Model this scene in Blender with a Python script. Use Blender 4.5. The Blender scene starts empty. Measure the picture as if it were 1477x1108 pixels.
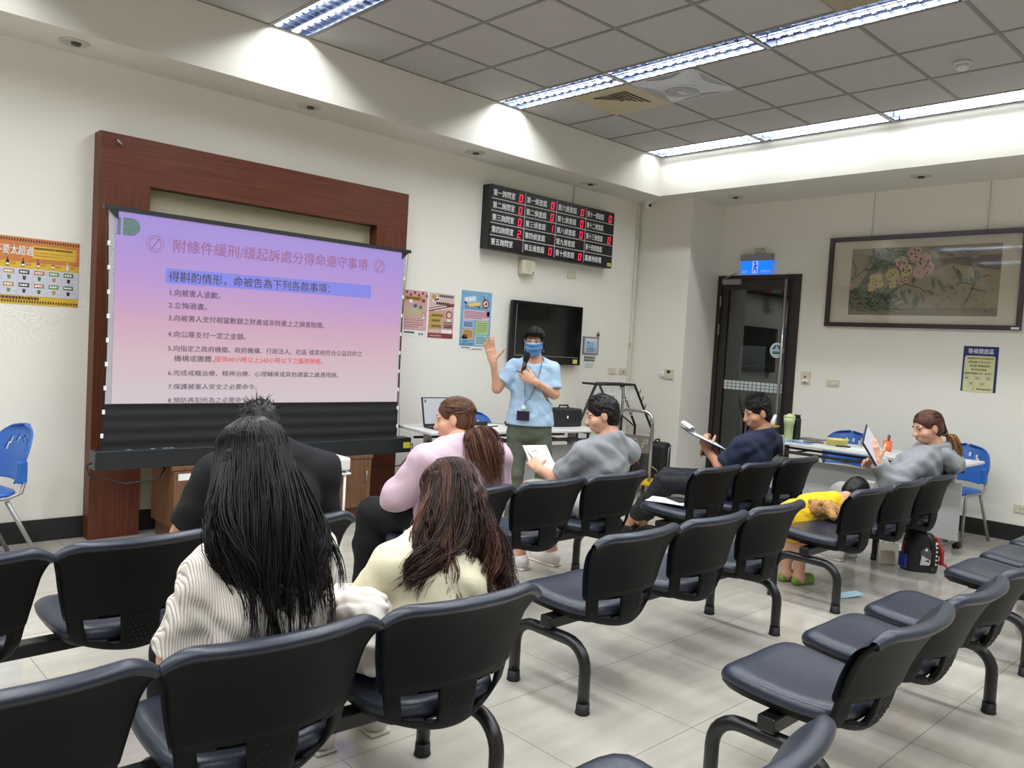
import bpy, bmesh, math, random
import numpy as np
from mathutils import Vector, Matrix, Euler
random.seed(7)
np.random.seed(7)
SC = bpy.context.scene
COL = SC.collection
PI = math.pi

# ---------------------------------------------------------------- camera
CAM_F, CAM_PITCH, CAM_ROLL, CAM_YAW, CAM_H = 1162.84, 0.0483, 0.0579, 0.7611, 1.45
ROOM_D, ROOM_R = 5.822, 8.003          # back wall (y) and right wall (x)
Z_SOFFIT, Z_CEIL = 3.150, 3.5625
COLX, COLY = 7.42, 5.108               # corner column faces
cam_data = bpy.data.cameras.new('camera')
cam = bpy.data.objects.new('camera', cam_data)
COL.objects.link(cam)
fw = Vector((math.sin(CAM_YAW)*math.cos(CAM_PITCH), math.cos(CAM_YAW)*math.cos(CAM_PITCH), -math.sin(CAM_PITCH)))
rt = Vector((math.cos(CAM_YAW), -math.sin(CAM_YAW), 0))
up = rt.cross(fw)
r2 = rt*math.cos(CAM_ROLL)+up*math.sin(CAM_ROLL)
u2 = -rt*math.sin(CAM_ROLL)+up*math.cos(CAM_ROLL)
cam.matrix_world = Matrix(((r2.x, u2.x, -fw.x, 0), (r2.y, u2.y, -fw.y, 0), (r2.z, u2.z, -fw.z, CAM_H), (0, 0, 0, 1)))
cam_data.sensor_width = 36.0
cam_data.lens = CAM_F/1477*36.0
cam_data.clip_start = 0.05
SC.camera = cam
# ---------------------------------------------------------------- view, world
SC.view_settings.view_transform = 'Standard'
SC.view_settings.look = 'None'
SC.view_settings.gamma = 1.0
SC.view_settings.use_curve_mapping = False
SC.view_settings.exposure = 0.0
SC.cycles.use_denoising = True
SC.cycles.max_bounces = 8
SC.cycles.diffuse_bounces = 4
SC.cycles.glossy_bounces = 3
SC.cycles.caustics_reflective = False
SC.cycles.caustics_refractive = False
SC.cycles.sample_clamp_indirect = 6.0
world = bpy.data.worlds.new('world')
SC.world = world
world.use_nodes = True
world.node_tree.nodes['Background'].inputs[0].default_value = (0.5, 0.55, 0.6, 1)
world.node_tree.nodes['Background'].inputs[1].default_value = 0.02
TUBE_POWER = 14.8                      # watts of each fluorescent tube's light

# ---------------------------------------------------------------- materials
def lin(c):
    return tuple((v/255/12.92 if v/255 <= 0.04045 else ((v/255+0.055)/1.055)**2.4) for v in c)
MATS = {}
def mat(name, rgb, rough=0.5, metal=0.0, vary=0.06, nscale=18.0, bump=0.0, bscale=120.0, emit=None, estr=0.0, spec=0.5, trans=0.0, alpha=1.0, coat=0.0, sheen=0.0):
    """principled material with procedural noise colour variation; rgb is sRGB 0-255"""
    if name in MATS: return MATS[name]
    m = bpy.data.materials.new(name); m.use_nodes = True
    nt = m.node_tree; N = nt.nodes; L = nt.links
    b = N['Principled BSDF']
    c = lin(rgb)
    tc = N.new('ShaderNodeTexCoord')
    nz = N.new('ShaderNodeTexNoise'); nz.inputs['Scale'].default_value = nscale; nz.inputs['Detail'].default_value = 4
    L.new(tc.outputs['Object'], nz.inputs['Vector'])
    mix = N.new('ShaderNodeMix'); mix.data_type = 'RGBA'
    mix.inputs[6].default_value = (*[max(0, v*(1-vary)) for v in c], 1)
    mix.inputs[7].default_value = (*[min(1, v*(1+vary)) for v in c], 1)
    L.new(nz.outputs['Fac'], mix.inputs[0]); L.new(mix.outputs[2], b.inputs['Base Color'])
    b.inputs['Roughness'].default_value = rough
    b.inputs['Metallic'].default_value = metal
    b.inputs['Specular IOR Level'].default_value = spec
    b.inputs['Transmission Weight'].default_value = trans
    b.inputs['Alpha'].default_value = alpha
    b.inputs['Coat Weight'].default_value = coat
    b.inputs['Sheen Weight'].default_value = sheen
    if emit is not None:
        b.inputs['Emission Color'].default_value = (*lin(emit), 1); b.inputs['Emission Strength'].default_value = estr
    if bump > 0:
        n2 = N.new('ShaderNodeTexNoise'); n2.inputs['Scale'].default_value = bscale; n2.inputs['Detail'].default_value = 3
        L.new(tc.outputs['Object'], n2.inputs['Vector'])
        bp = N.new('ShaderNodeBump'); bp.inputs['Strength'].default_value = bump; bp.inputs['Distance'].default_value = 0.004
        L.new(n2.outputs['Fac'], bp.inputs['Height']); L.new(bp.outputs['Normal'], b.inputs['Normal'])
    MATS[name] = m
    return m

# ---------------------------------------------------------------- mesh builder
class MB:
    """collects shapes and links them as ONE mesh object"""
    def __init__(s): s.v = []; s.f = []; s.m = []; s.mats = []; s.sm = []
    def mi(s, m):
        if m not in s.mats: s.mats.append(m)
        return s.mats.index(m)
    def add(s, verts, faces, m, M=None, smooth=False):
        o = len(s.v); k = s.mi(m)
        if M is not None: verts = [M @ Vector(p) for p in verts]
        s.v.extend([tuple(p) for p in verts])
        for f in faces: s.f.append(tuple(i+o for i in f)); s.m.append(k); s.sm.append(smooth)
        return s
    def box(s, lo, hi, m, M=None, bev=0.0):
        x0, y0, z0 = lo; x1, y1, z1 = hi
        if bev <= 0:
            V = [(x0,y0,z0),(x1,y0,z0),(x1,y1,z0),(x0,y1,z0),(x0,y0,z1),(x1,y0,z1),(x1,y1,z1),(x0,y1,z1)]
            F = [(0,3,2,1),(4,5,6,7),(0,1,5,4),(1,2,6,5),(2,3,7,6),(3,0,4,7)]
            return s.add(V, F, m, M)
        bm = bmesh.new(); bmesh.ops.create_cube(bm, size=1)
        bmesh.ops.scale(bm, vec=(x1-x0, y1-y0, z1-z0), verts=bm.verts)
        bmesh.ops.translate(bm, vec=((x0+x1)/2, (y0+y1)/2, (z0+z1)/2), verts=bm.verts)
        bmesh.ops.bevel(bm, geom=bm.edges[:], offset=bev, segments=2, affect='EDGES', profile=0.5)
        return s.bm(bm, m, M)
    def bm(s, bm, m, M=None, smooth=False):
        bm.verts.index_update()
        s.add([v.co.copy() for v in bm.verts], [[v.index for v in f.verts] for f in bm.faces], m, M, smooth); bm.free(); return s
    def tube(s, pts, r, m, seg=8, M=None, caps=True, radii=None, flat=1.0):
        P = [Vector(p) for p in pts]; n = len(P); V = []; F = []
        t0 = (P[1]-P[0]).normalized()
        a = t0.orthogonal().normalized()
        for i in range(n):
            t = (P[min(i+1, n-1)]-P[max(i-1, 0)]).normalized()
            a = (a - t*a.dot(t)).normalized(); b = t.cross(a)
            rr = radii[i] if radii else r
            for k in range(seg):
                an = 2*PI*k/seg
                V.append(P[i]+a*(rr*math.cos(an))+b*(rr*flat*math.sin(an)))
        for i in range(n-1):
            for k in range(seg):
                k2 = (k+1) % seg
                F.append((i*seg+k, i*seg+k2, (i+1)*seg+k2, (i+1)*seg+k))
        s.add(V, F, m, M, True)
        if caps:
            o = len(s.v)-len(V); km = s.mi(m)
            s.f.append(tuple(o+k for k in reversed(range(seg)))); s.m.append(km); s.sm.append(False)
            s.f.append(tuple(o+(n-1)*seg+k for k in range(seg))); s.m.append(km); s.sm.append(False)
        return s
    def lathe(s, prof, m, seg=24, M=None, smooth=True):
        V = []; F = []; n = len(prof)
        for (r, z) in prof:
            for k in range(seg):
                an = 2*PI*k/seg; V.append((max(r, 1e-4)*math.cos(an), max(r, 1e-4)*math.sin(an), z))
        for i in range(n-1):
            for k in range(seg):
                k2 = (k+1) % seg
                F.append((i*seg+k, i*seg+k2, (i+1)*seg+k2, (i+1)*seg+k))
        F.append(tuple(reversed(range(seg)))); F.append(tuple((n-1)*seg+k for k in range(seg)))
        return s.add(V, F, m, M, smooth)
    def prism(s, poly, y0, y1, m, M=None):
        """polygon in local x,z extruded along y"""
        n = len(poly)
        V = [(x, y0, z) for x, z in poly]+[(x, y1, z) for x, z in poly]
        F = [tuple(range(n)), tuple(range(2*n-1, n-1, -1))]+[(i, i+n, (i+1) % n+n, (i+1) % n) for i in range(n)]
        return s.add(V, F, m, M)
    def sphere(s, c, r, m, M=None, seg=12):
        bm = bmesh.new(); bmesh.ops.create_uvsphere(bm, u_segments=seg, v_segments=max(6, seg*2//3), radius=1)
        rr = r if hasattr(r, '__len__') else (r, r, r)
        bmesh.ops.scale(bm, vec=rr, verts=bm.verts); bmesh.ops.translate(bm, vec=c, verts=bm.verts)
        return s.bm(bm, m, M, True)
    def grid(s, fn, nu, nv, m, M=None, skip=None, closed_u=False):
        V = [fn(i/(nu if closed_u else nu-1), j/(nv-1)) for j in range(nv) for i in range(nu)]
        F = []
        for j in range(nv-1):
            for i in range(nu if closed_u else nu-1):
                if skip and skip((i+0.5)/(nu-1), (j+0.5)/(nv-1)): continue
                i2 = (i+1) % nu
                F.append((j*nu+i, j*nu+i2, (j+1)*nu+i2, (j+1)*nu+i))
        return s.add(V, F, m, M, True)
    # flat artwork in a local frame: u to the right, v up, raised towards -y
    def rect(s, u0, v0, u1, v1, layer, m, M=None):
        y = -0.0007*layer
        return s.add([(u0,y,v0),(u1,y,v0),(u1,y,v1),(u0,y,v1)], [(0,1,2,3)], m, M)
    def poly(s, pts, layer, m, M=None):
        y = -0.0007*layer
        return s.add([(a, y, b) for a, b in pts], [tuple(range(len(pts)))], m, M)
    def disc(s, u, v, r, layer, m, M=None, n=20, ry=None):
        return s.poly([(u+r*math.cos(2*PI*k/n), v+(ry or r)*math.sin(2*PI*k/n)) for k in range(n)], layer, m, M)
    def ring(s, u, v, r, w, layer, m, M=None, n=28):
        y = -0.0007*layer
        V = [(u+q*math.cos(2*PI*k/n), y, v+q*math.sin(2*PI*k/n)) for q in (r-w, r) for k in range(n)]
        return s.add(V, [(k, (k+1) % n, n+(k+1) % n, n+k) for k in range(n)], m, M)
    def text(s, body, u, v, h, layer, m, M=None, align='LEFT', xs=1.0, width=None, shear=0.0, bold=0.0):
        """lettering: h is roughly the full character height of a CJK glyph, v its lower edge"""
        V, F, w = glyphs(body, bold)
        if width: xs = width/(w*h/0.92) if w else 1
        k = h/0.92
        ox = {'LEFT': 0, 'CENTER': -w/2, 'RIGHT': -w}[align]
        y = -0.0007*layer
        half = len(V)//2 if bold else len(V)
        return s.add([(u+(a+ox+shear*b)*k*xs, y-(0.0004 if i >= half else 0), v+(b+0.09)*k) for i, (a, b) in enumerate(V)], F, m, M)
    def build(s, name, parent=None, loc=None, rot=None, autosmooth=None):
        me = bpy.data.meshes.new(name)
        me.from_pydata(s.v, [], s.f)
        for m in s.mats: me.materials.append(m)
        me.polygons.foreach_set('material_index', s.m)
        me.polygons.foreach_set('use_smooth', s.sm)
        me.update()
        o = bpy.data.objects.new(name, me); COL.objects.link(o)
        if parent is not None: o.parent = parent
        if loc is not None: o.location = loc
        if rot is not None: o.rotation_euler = rot
        return o
_gl = {}
def glyphs(body, bold=0.0):
    key = (body, bold)
    if key in _gl: return _gl[key]
    cu = bpy.data.curves.new('lettering', 'FONT'); cu.body = body; cu.size = 1.0; cu.resolution_u = 2
    cu.fill_mode = 'FRONT'
    ob = bpy.data.objects.new('lettering', cu); COL.objects.link(ob)
    dg = bpy.context.evaluated_depsgraph_get()
    me = bpy.data.meshes.new_from_object(ob.evaluated_get(dg))
    V = [(v.co.x, v.co.y) for v in me.vertices]; F = [tuple(p.vertices) for p in me.polygons]
    bpy.data.objects.remove(ob); bpy.data.curves.remove(cu); bpy.data.meshes.remove(me)
    w = max([a for a, b in V]) if V else 0
    if bold:                                   # heavier strokes: the same glyphs set twice, a hair apart
        n = len(V); V = V+[(a+bold, b+bold*0.5) for a, b in V]; F = F+[tuple(i+n for i in f) for f in F]; w += bold
    _gl[key] = (V, F, w)
    return _gl[key]

def tag(o, label, cat, group=None):
    o['label'] = label; o['category'] = cat
    if group: o['group'] = group
    return o
def thing(name, label, cat, loc=(0, 0, 0), rz=0.0, group=None):
    o = bpy.data.objects.new(name, None); COL.objects.link(o)
    o.empty_display_size = 0.1
    o.location = loc; o.rotation_euler = (0, 0, rz)
    return tag(o, label, cat, group)
def struct(o):
    o['kind'] = 'structure'; return o
def dup(root, loc=None, rz=None, label=None, group=None):
    r = root.copy(); COL.objects.link(r)
    if loc is not None: r.location = loc
    if rz is not None: r.rotation_euler = (0, 0, rz)
    if label: r['label'] = label
    if group: r['group'] = group
    for ch in list(root.children):
        c = ch.copy(); COL.objects.link(c); c.parent = r
        for g in list(ch.children):
            d = g.copy(); COL.objects.link(d); d.parent = c
    return r
RW = -PI/2        # rotation of a local artwork frame hung on the right wall

# ---------------------------------------------------------------- the setting
def tile_mat():
    m = bpy.data.materials.new('polished_floor_tile'); m.use_nodes = True
    N = m.node_tree.nodes; L = m.node_tree.links; b = N['Principled BSDF']
    tc = N.new('ShaderNodeTexCoord')
    sx = N.new('ShaderNodeSeparateXYZ'); L.new(tc.outputs['Object'], sx.inputs[0])
    lines = []
    for ax, off in (('X', 2.69), ('Y', 1.695)):
        a = N.new('ShaderNodeMath'); a.operation = 'SUBTRACT'; a.inputs[1].default_value = off-0.3-60; L.new(sx.outputs[ax], a.inputs[0])
        d = N.new('ShaderNodeMath'); d.operation = 'MODULO'; d.inputs[1].default_value = 0.6; L.new(a.outputs[0], d.inputs[0])
        e = N.new('ShaderNodeMath'); e.operation = 'SUBTRACT'; e.inputs[1].default_value = 0.3; L.new(d.outputs[0], e.inputs[0])
        f = N.new('ShaderNodeMath'); f.operation = 'ABSOLUTE'; L.new(e.outputs[0], f.inputs[0])
        lines.append(f)
    mn = N.new('ShaderNodeMath'); mn.operation = 'MINIMUM'; L.new(lines[0].outputs[0], mn.inputs[0]); L.new(lines[1].outputs[0], mn.inputs[1])
    lt = N.new('ShaderNodeMath'); lt.operation = 'LESS_THAN'; lt.inputs[1].default_value = 0.0016; L.new(mn.outputs[0], lt.inputs[0])
    nz = N.new('ShaderNodeTexNoise'); nz.inputs['Scale'].default_value = 3.0; nz.inputs['Detail'].default_value = 8; L.new(tc.outputs['Object'], nz.inputs['Vector'])
    mp = N.new('ShaderNodeMapping'); mp.inputs['Scale'].default_value = (1.2, 7.0, 1); L.new(tc.outputs['Object'], mp.inputs[0])
    n2 = N.new('ShaderNodeTexNoise'); n2.inputs['Scale'].default_value = 2.0; n2.inputs['Detail'].default_value = 5; L.new(mp.outputs[0], n2.inputs['Vector'])
    av = N.new('ShaderNodeMath'); av.operation = 'MULTIPLY'; L.new(nz.outputs['Fac'], av.inputs[0]); L.new(n2.outputs['Fac'], av.inputs[1])
    cr = N.new('ShaderNodeValToRGB'); cr.color_ramp.elements[0].position = 0.12; cr.color_ramp.elements[1].position = 0.45
    cr.color_ramp.elements[0].color = (*lin((170, 165, 154)), 1); cr.color_ramp.elements[1].color = (*lin((192, 187, 176)), 1)
    L.new(av.outputs[0], cr.inputs[0])
    mx = N.new('ShaderNodeMix'); mx.data_type = 'RGBA'; mx.inputs[7].default_value = (*lin((120, 112, 102)), 1)
    L.new(lt.outputs[0], mx.inputs[0]); L.new(cr.outputs[0], mx.inputs[6]); L.new(mx.outputs[2], b.inputs['Base Color'])
    b.inputs['Roughness'].default_value = 0.09
    b.inputs['Specular IOR Level'].default_value = 0.55
    return m
def wood_mat(name, c1, c2, rough=0.35, axis='X'):
    m = bpy.data.materials.new(name); m.use_nodes = True
    N = m.node_tree.nodes; L = m.node_tree.links; b = N['Principled BSDF']
    tc = N.new('ShaderNodeTexCoord'); mp = N.new('ShaderNodeMapping')
    mp.inputs['Scale'].default_value = {'X': (0.8, 22, 22), 'Z': (22, 22, 0.8)}[axis]
    L.new(tc.outputs['Object'], mp.inputs[0])
    nz = N.new('ShaderNodeTexNoise'); nz.inputs['Scale'].default_value = 4; nz.inputs['Detail'].default_value = 6; L.new(mp.outputs[0], nz.inputs['Vector'])
    cr = N.new('ShaderNodeValToRGB'); cr.color_ramp.elements[0].position = 0.3; cr.color_ramp.elements[1].position = 0.7
    cr.color_ramp.elements[0].color = (*lin(c1), 1); cr.color_ramp.elements[1].color = (*lin(c2), 1)
    L.new(nz.outputs['Fac'], cr.inputs[0]); L.new(cr.outputs[0], b.inputs['Base Color'])
    b.inputs['Roughness'].default_value = rough; b.inputs['Specular IOR Level'].default_value = 0.25
    return m
M_WALL = mat('cream_wall_paint', (238, 235, 225), 0.75, vary=0.025, nscale=1.3, bump=0.05, bscale=40)
M_SOFFIT = mat('white_soffit_paint', (226, 223, 213), 0.8, vary=0.015, nscale=1.5)
M_CTILE = mat('grey_white_ceiling_tile', (180, 177, 173), 0.95, vary=0.02, nscale=6, bump=0.15, bscale=260)
M_TBAR = mat('grey_ceiling_bar', (132, 129, 126), 0.6)
M_SKIRT = mat('black_skirting', (30, 29, 28), 0.45, vary=0.2)
M_FLOOR = tile_mat()
WX, WY = -3.6, -3.4                    # far left and rear walls behind the photographer
def plane_box(name, lo, hi, m, **k):
    return struct(MB().box(lo, hi, m).build(name, **k))
plane_box('floor', (WX, WY, -0.06), (ROOM_R+0.12, ROOM_D+0.12, 0), M_FLOOR)
plane_box('wall_back', (WX, ROOM_D, 0), (ROOM_R+0.12, ROOM_D+0.12, 3.7), M_WALL)
plane_box('wall_left', (WX-0.12, WY, 0), (WX, ROOM_D+0.12, 3.7), M_WALL)
plane_box('wall_front', (WX, WY-0.12, 0), (ROOM_R+0.12, WY, 3.7), M_WALL)
DY0, DY1, DZ = 4.10, 5.098, 2.366      # door opening in the right wall
w = MB()
w.box((ROOM_R, WY, 0), (ROOM_R+0.12, DY0, 3.7), M_WALL)
w.box((ROOM_R, DY1, 0), (ROOM_R+0.12, ROOM_D, 3.7), M_WALL)
w.box((ROOM_R, DY0, DZ), (ROOM_R+0.12, DY1, 3.7), M_WALL)
struct(w.build('wall_right'))
plane_box('trim_1', (COLX, COLY, 0), (ROOM_R, ROOM_D, Z_SOFFIT), M_WALL)            # corner column
SY, SX = 5.376, 7.155                  # inner edges of the soffit
w = MB()
w.box((WX, SY, Z_SOFFIT), (ROOM_R, ROOM_D, 3.7), M_SOFFIT)
w.box((SX, WY, Z_SOFFIT), (ROOM_R, SY, 3.7), M_SOFFIT)
struct(w.build('trim_2'))
H_SK = 0.144
plane_box('baseboard_back', (WX, ROOM_D-0.012, 0), (COLX, ROOM_D, H_SK), M_SKIRT)
plane_box('baseboard_right', (ROOM_R-0.012, WY, 0), (ROOM_R, DY0, H_SK), M_SKIRT)
w = MB(); w.box((COLX-0.012, COLY-0.012, 0), (COLX, ROOM_D-0.012, H_SK), M_SKIRT); w.box((COLX, COLY-0.012, 0), (ROOM_R-0.02, COLY, H_SK), M_SKIRT)
struct(w.build('baseboard_column'))
# suspended ceiling: 0.61 m module with three slots for the rows of lights
MOD = 0.61
cols = []
x = SX
slots = []
for k in range(5):
    slots.append((x-0.295, x)); x -= 0.295
    for j in range(3):
        x0 = x-MOD*(1 if True else 1); cols.append((x0, x)); x = x0
ys = [SY-MOD*k for k in range(15)]
HOLES = {}                              # cells taken by fittings, by lower corner
def cell_at(px, py):
    for a, b in cols:
        if a <= px < b:
            for k in range(len(ys)-1):
                if ys[k+1] <= py < ys[k]: return (a, ys[k+1], b, ys[k])
for nm, px, py in (('vent', 5.35, 4.45), ('fan', 5.35, 3.85), ('vent2', 4.55, 2.1)):
    HOLES[nm] = cell_at(px, py)
hv = set(HOLES.values())
w = MB(); g = MB()
for a, b in cols:
    for k in range(len(ys)-1):
        c = (a, ys[k+1], b, ys[k])
        if c in hv: continue
        w.box((c[0]+0.002, c[1]+0.002, Z_CEIL+0.004), (c[2]-0.002, c[3]-0.002, Z_CEIL+0.02), M_CTILE)
xs_lines = sorted({round(v, 4) for ab in cols+slots for v in ab})
for xl in xs_lines: g.box((xl-0.012, WY, Z_CEIL-0.001), (xl+0.012, SY, Z_CEIL+0.006), M_TBAR)
for yl in ys:
    for a, b in cols: g.box((a+0.0125, yl-0.012, Z_CEIL-0.001), (b-0.0125, yl+0.012, Z_CEIL+0.006), M_TBAR)
for a, b in slots:
    for k in range(0, len(ys), 2): g.box((a, ys[k]-0.014, Z_CEIL-0.002), (b, ys[k]+0.014, Z_CEIL+0.01), mat('pale_bar', (200, 198, 194), 0.6))
cl = struct(w.build('ceiling'))
g.build('ceiling_grid', parent=cl)
plane_box('trim_3', (WX, WY, 3.72), (ROOM_R+0.12, ROOM_D+0.12, 3.8), M_SOFFIT)      # slab above
if cols[-1][0] > WX:
    plane_box('trim_4', (WX, WY, Z_CEIL), (cols[-1][0], SY, Z_CEIL+0.02), M_CTILE)

# ---------------------------------------------------------------- fluorescent lights
M_LAMPW = mat('mirror_reflector', (150, 156, 172), 0.14, metal=1.0, vary=0.02)
M_LOUV = mat('mirror_louvre', (168, 176, 196), 0.10, metal=1.0, vary=0.02)
M_TUBE = mat('lit_fluorescent_tube', (255, 255, 255), 0.5, emit=(244, 250, 255), estr=7.0, vary=0.0)
def make_troffer():
    L_, Wd = 1.22, 0.295
    t = thing('ceiling_light', 'recessed fluorescent light', 'ceiling light', (0, 0, Z_CEIL), 0, 'fluorescent ceiling lights')
    b = MB(); hx, hy = Wd/2-0.008, L_/2-0.008
    # housing: inverted tray, open below
    b.box((-hx, -hy, 0.135), (hx, hy, 0.145), M_LAMPW)
    b.box((-hx, -hy, 0.0), (-hx+0.006, hy, 0.135), M_LAMPW); b.box((hx-0.006, -hy, 0), (hx, hy, 0.135), M_LAMPW)
    b.box((-hx, -hy, 0), (hx, -hy+0.02, 0.135), M_LAMPW); b.box((-hx, hy-0.02, 0), (hx, hy, 0.135), M_LAMPW)
    b.build('housing', t)
    lv = MB()
    for xx in (-hx+0.006, -0.006, hx-0.012):
        lv.prism([(xx-0.002, 0.002), (xx+0.008, 0.002), (xx+0.005, 0.028), (xx+0.001, 0.028)], -hy+0.02, hy-0.02, M_LOUV)
    n = 13
    for k in range(1, n):
        y = -hy+0.02+(2*hy-0.04)*k/n
        lv.box((-hx+0.008, y-0.0025, 0.004), (hx-0.008, y+0.0025, 0.026), M_LOUV)
    lv.build('louvre', t)
    for sx in (-1, 1):
        cx = sx*0.07
        tb = MB().tube([(cx, -hy+0.03, 0.052), (cx, hy-0.03, 0.052)], 0.013, M_TUBE, seg=10).build('tube', t)
        ld = bpy.data.lights.new('tube_light', 'AREA'); ld.shape = 'RECTANGLE'; ld.size = 0.035; ld.size_y = 1.12
        ld.energy = TUBE_POWER; ld.spread = math.radians(178); ld.color = (0.93, 0.97, 1.0)
        lo = bpy.data.objects.new('tube_light', ld); COL.objects.link(lo); lo.parent = tb
        lo.location = (cx, 0, 0.036)
    return t
proto = make_troffer()
lab_pos = {(1, 0): 'twin-tube ceiling light touching the soffit above the screen surround',
           (2, 0): 'twin-tube ceiling light beside the beige air vent', (2, 1): 'twin-tube ceiling light beside the ceiling fan',
           (2, 2): 'twin-tube ceiling light nearest the camera in the middle row',
           (3, 0): 'short-looking ceiling light in the corner where both soffits meet', (3, 1): 'ceiling light second from the corner along the right soffit',
           (3, 2): 'ceiling light at the right picture edge along the right soffit'}
first = True
rows = {2: slots[1], 1: slots[2], 0: slots[3], -1: slots[4], 3: slots[0]}
for r, (a, b) in rows.items():
    for k in range(6):
        loc = ((a+b)/2, SY-0.61-1.22*k, Z_CEIL)
        if loc[1]-0.6 < WY: continue
        lb = lab_pos.get((r, k), 'twin-tube ceiling light overhead beyond the top of the picture')
        if first: o = proto; o.location = loc; o['label'] = lb; first = False
        else: o = dup(proto, loc, 0, lb)
        if r == 3:                         # row turned down to keep the soffit from burning out, soffit side most
            for tb in [c for c in o.children if c.name.startswith('tube')]:
                for lt in tb.children:
                    if lt.type == 'LIGHT':
                        nm, pw = ('dim_tube', 0.06) if lt.location.x > 0 else ('lowered_tube', 0.62)
                        if nm not in bpy.data.lights:
                            dl = lt.data.copy(); dl.name = nm; dl.energy = TUBE_POWER*pw
                        lt.data = bpy.data.lights[nm]
# ---------------------------------------------------------------- beam seating
M_SHELL = mat('black_plastic_shell', (17, 17, 18), 0.5, spec=0.16, vary=0.08, bump=0.25, bscale=420)
M_VINYL = mat('navy_vinyl', (38, 43, 56), 0.34, vary=0.10, nscale=9, bump=0.12, bscale=240)
M_FRAME = mat('black_powder_coat', (22, 22, 23), 0.33, vary=0.05)
M_RUBBER = mat('black_rubber', (17, 17, 17), 0.6)
M_DIMPLE = mat('dark_hole', (8, 8, 8), 0.8)
def interp(tab, t):
    for (a, va), (b, vb) in zip(tab, tab[1:]):
        if t <= b:
            k = (t-a)/(b-a) if b > a else 0
            k = max(0, min(1, k))
            return tuple(p+(q-p)*k for p, q in zip(va, vb))
    return tab[-1][1]
def smooth_tab(tab, n=60):
    """Catmull-Rom resample of (t, values)"""
    out = []
    T = [t for t, _ in tab]; V = [np.array(v, float) for _, v in tab]
    for i in range(n+1):
        t = T[0]+(T[-1]-T[0])*i/n
        k = max(0, min(len(T)-2, next((j for j in range(len(T)-1) if t <= T[j+1]), len(T)-2)))
        u = (t-T[k])/(T[k+1]-T[k])
        p1, p2 = V[k], V[k+1]; p0 = V[k-1] if k else 2*p1-p2; p3 = V[k+2] if k+2 < len(V) else 2*p2-p1
        out.append((t, tuple(0.5*((2*p1)+(-p0+p2)*u+(2*p0-5*p1+4*p2-p3)*u*u+(-p0+3*p1-3*p2+p3)*u**3))))
    return out
# v -> (y, z, half width)
BACK = smooth_tab([(0, (-0.208, 0.325, 0.130)), (0.08, (-0.236, 0.336, 0.180)), (0.25, (-0.257, 0.400, 0.208)), (0.45, (-0.262, 0.476, 0.224)),
                   (0.65, (-0.272, 0.556, 0.241)), (0.82, (-0.292, 0.636, 0.256)), (0.93, (-0.314, 0.690, 0.267)), (1.0, (-0.336, 0.724, 0.276))])
def back_pt(u, v, off=0.0):
    """u -1..1, v 0..1 on the rear surface of the back shell; off moves forward"""
    y, z, w = interp(BACK, v)
    conc = (0.060+0.014*max(0, 1-v/0.5))*abs(u)**2.2
    zc = z
    # rounded upper corners and bowl-shaped lower edge
    if v > 0.8: zc -= 0.032*((v-0.8)/0.2)*max(0, (abs(u)-0.72)/0.28)**2
    if v < 0.3: zc += 0.035*(1-v/0.3)*abs(u)**2
    return Vector((u*w, y+conc+off, zc))
def in_hole(u, v):
    a = abs(u)
    return 0.30 < a < 0.82 and 0.135+0.07*a < v < 0.425-0.04*max(0, (a-0.5))
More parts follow.
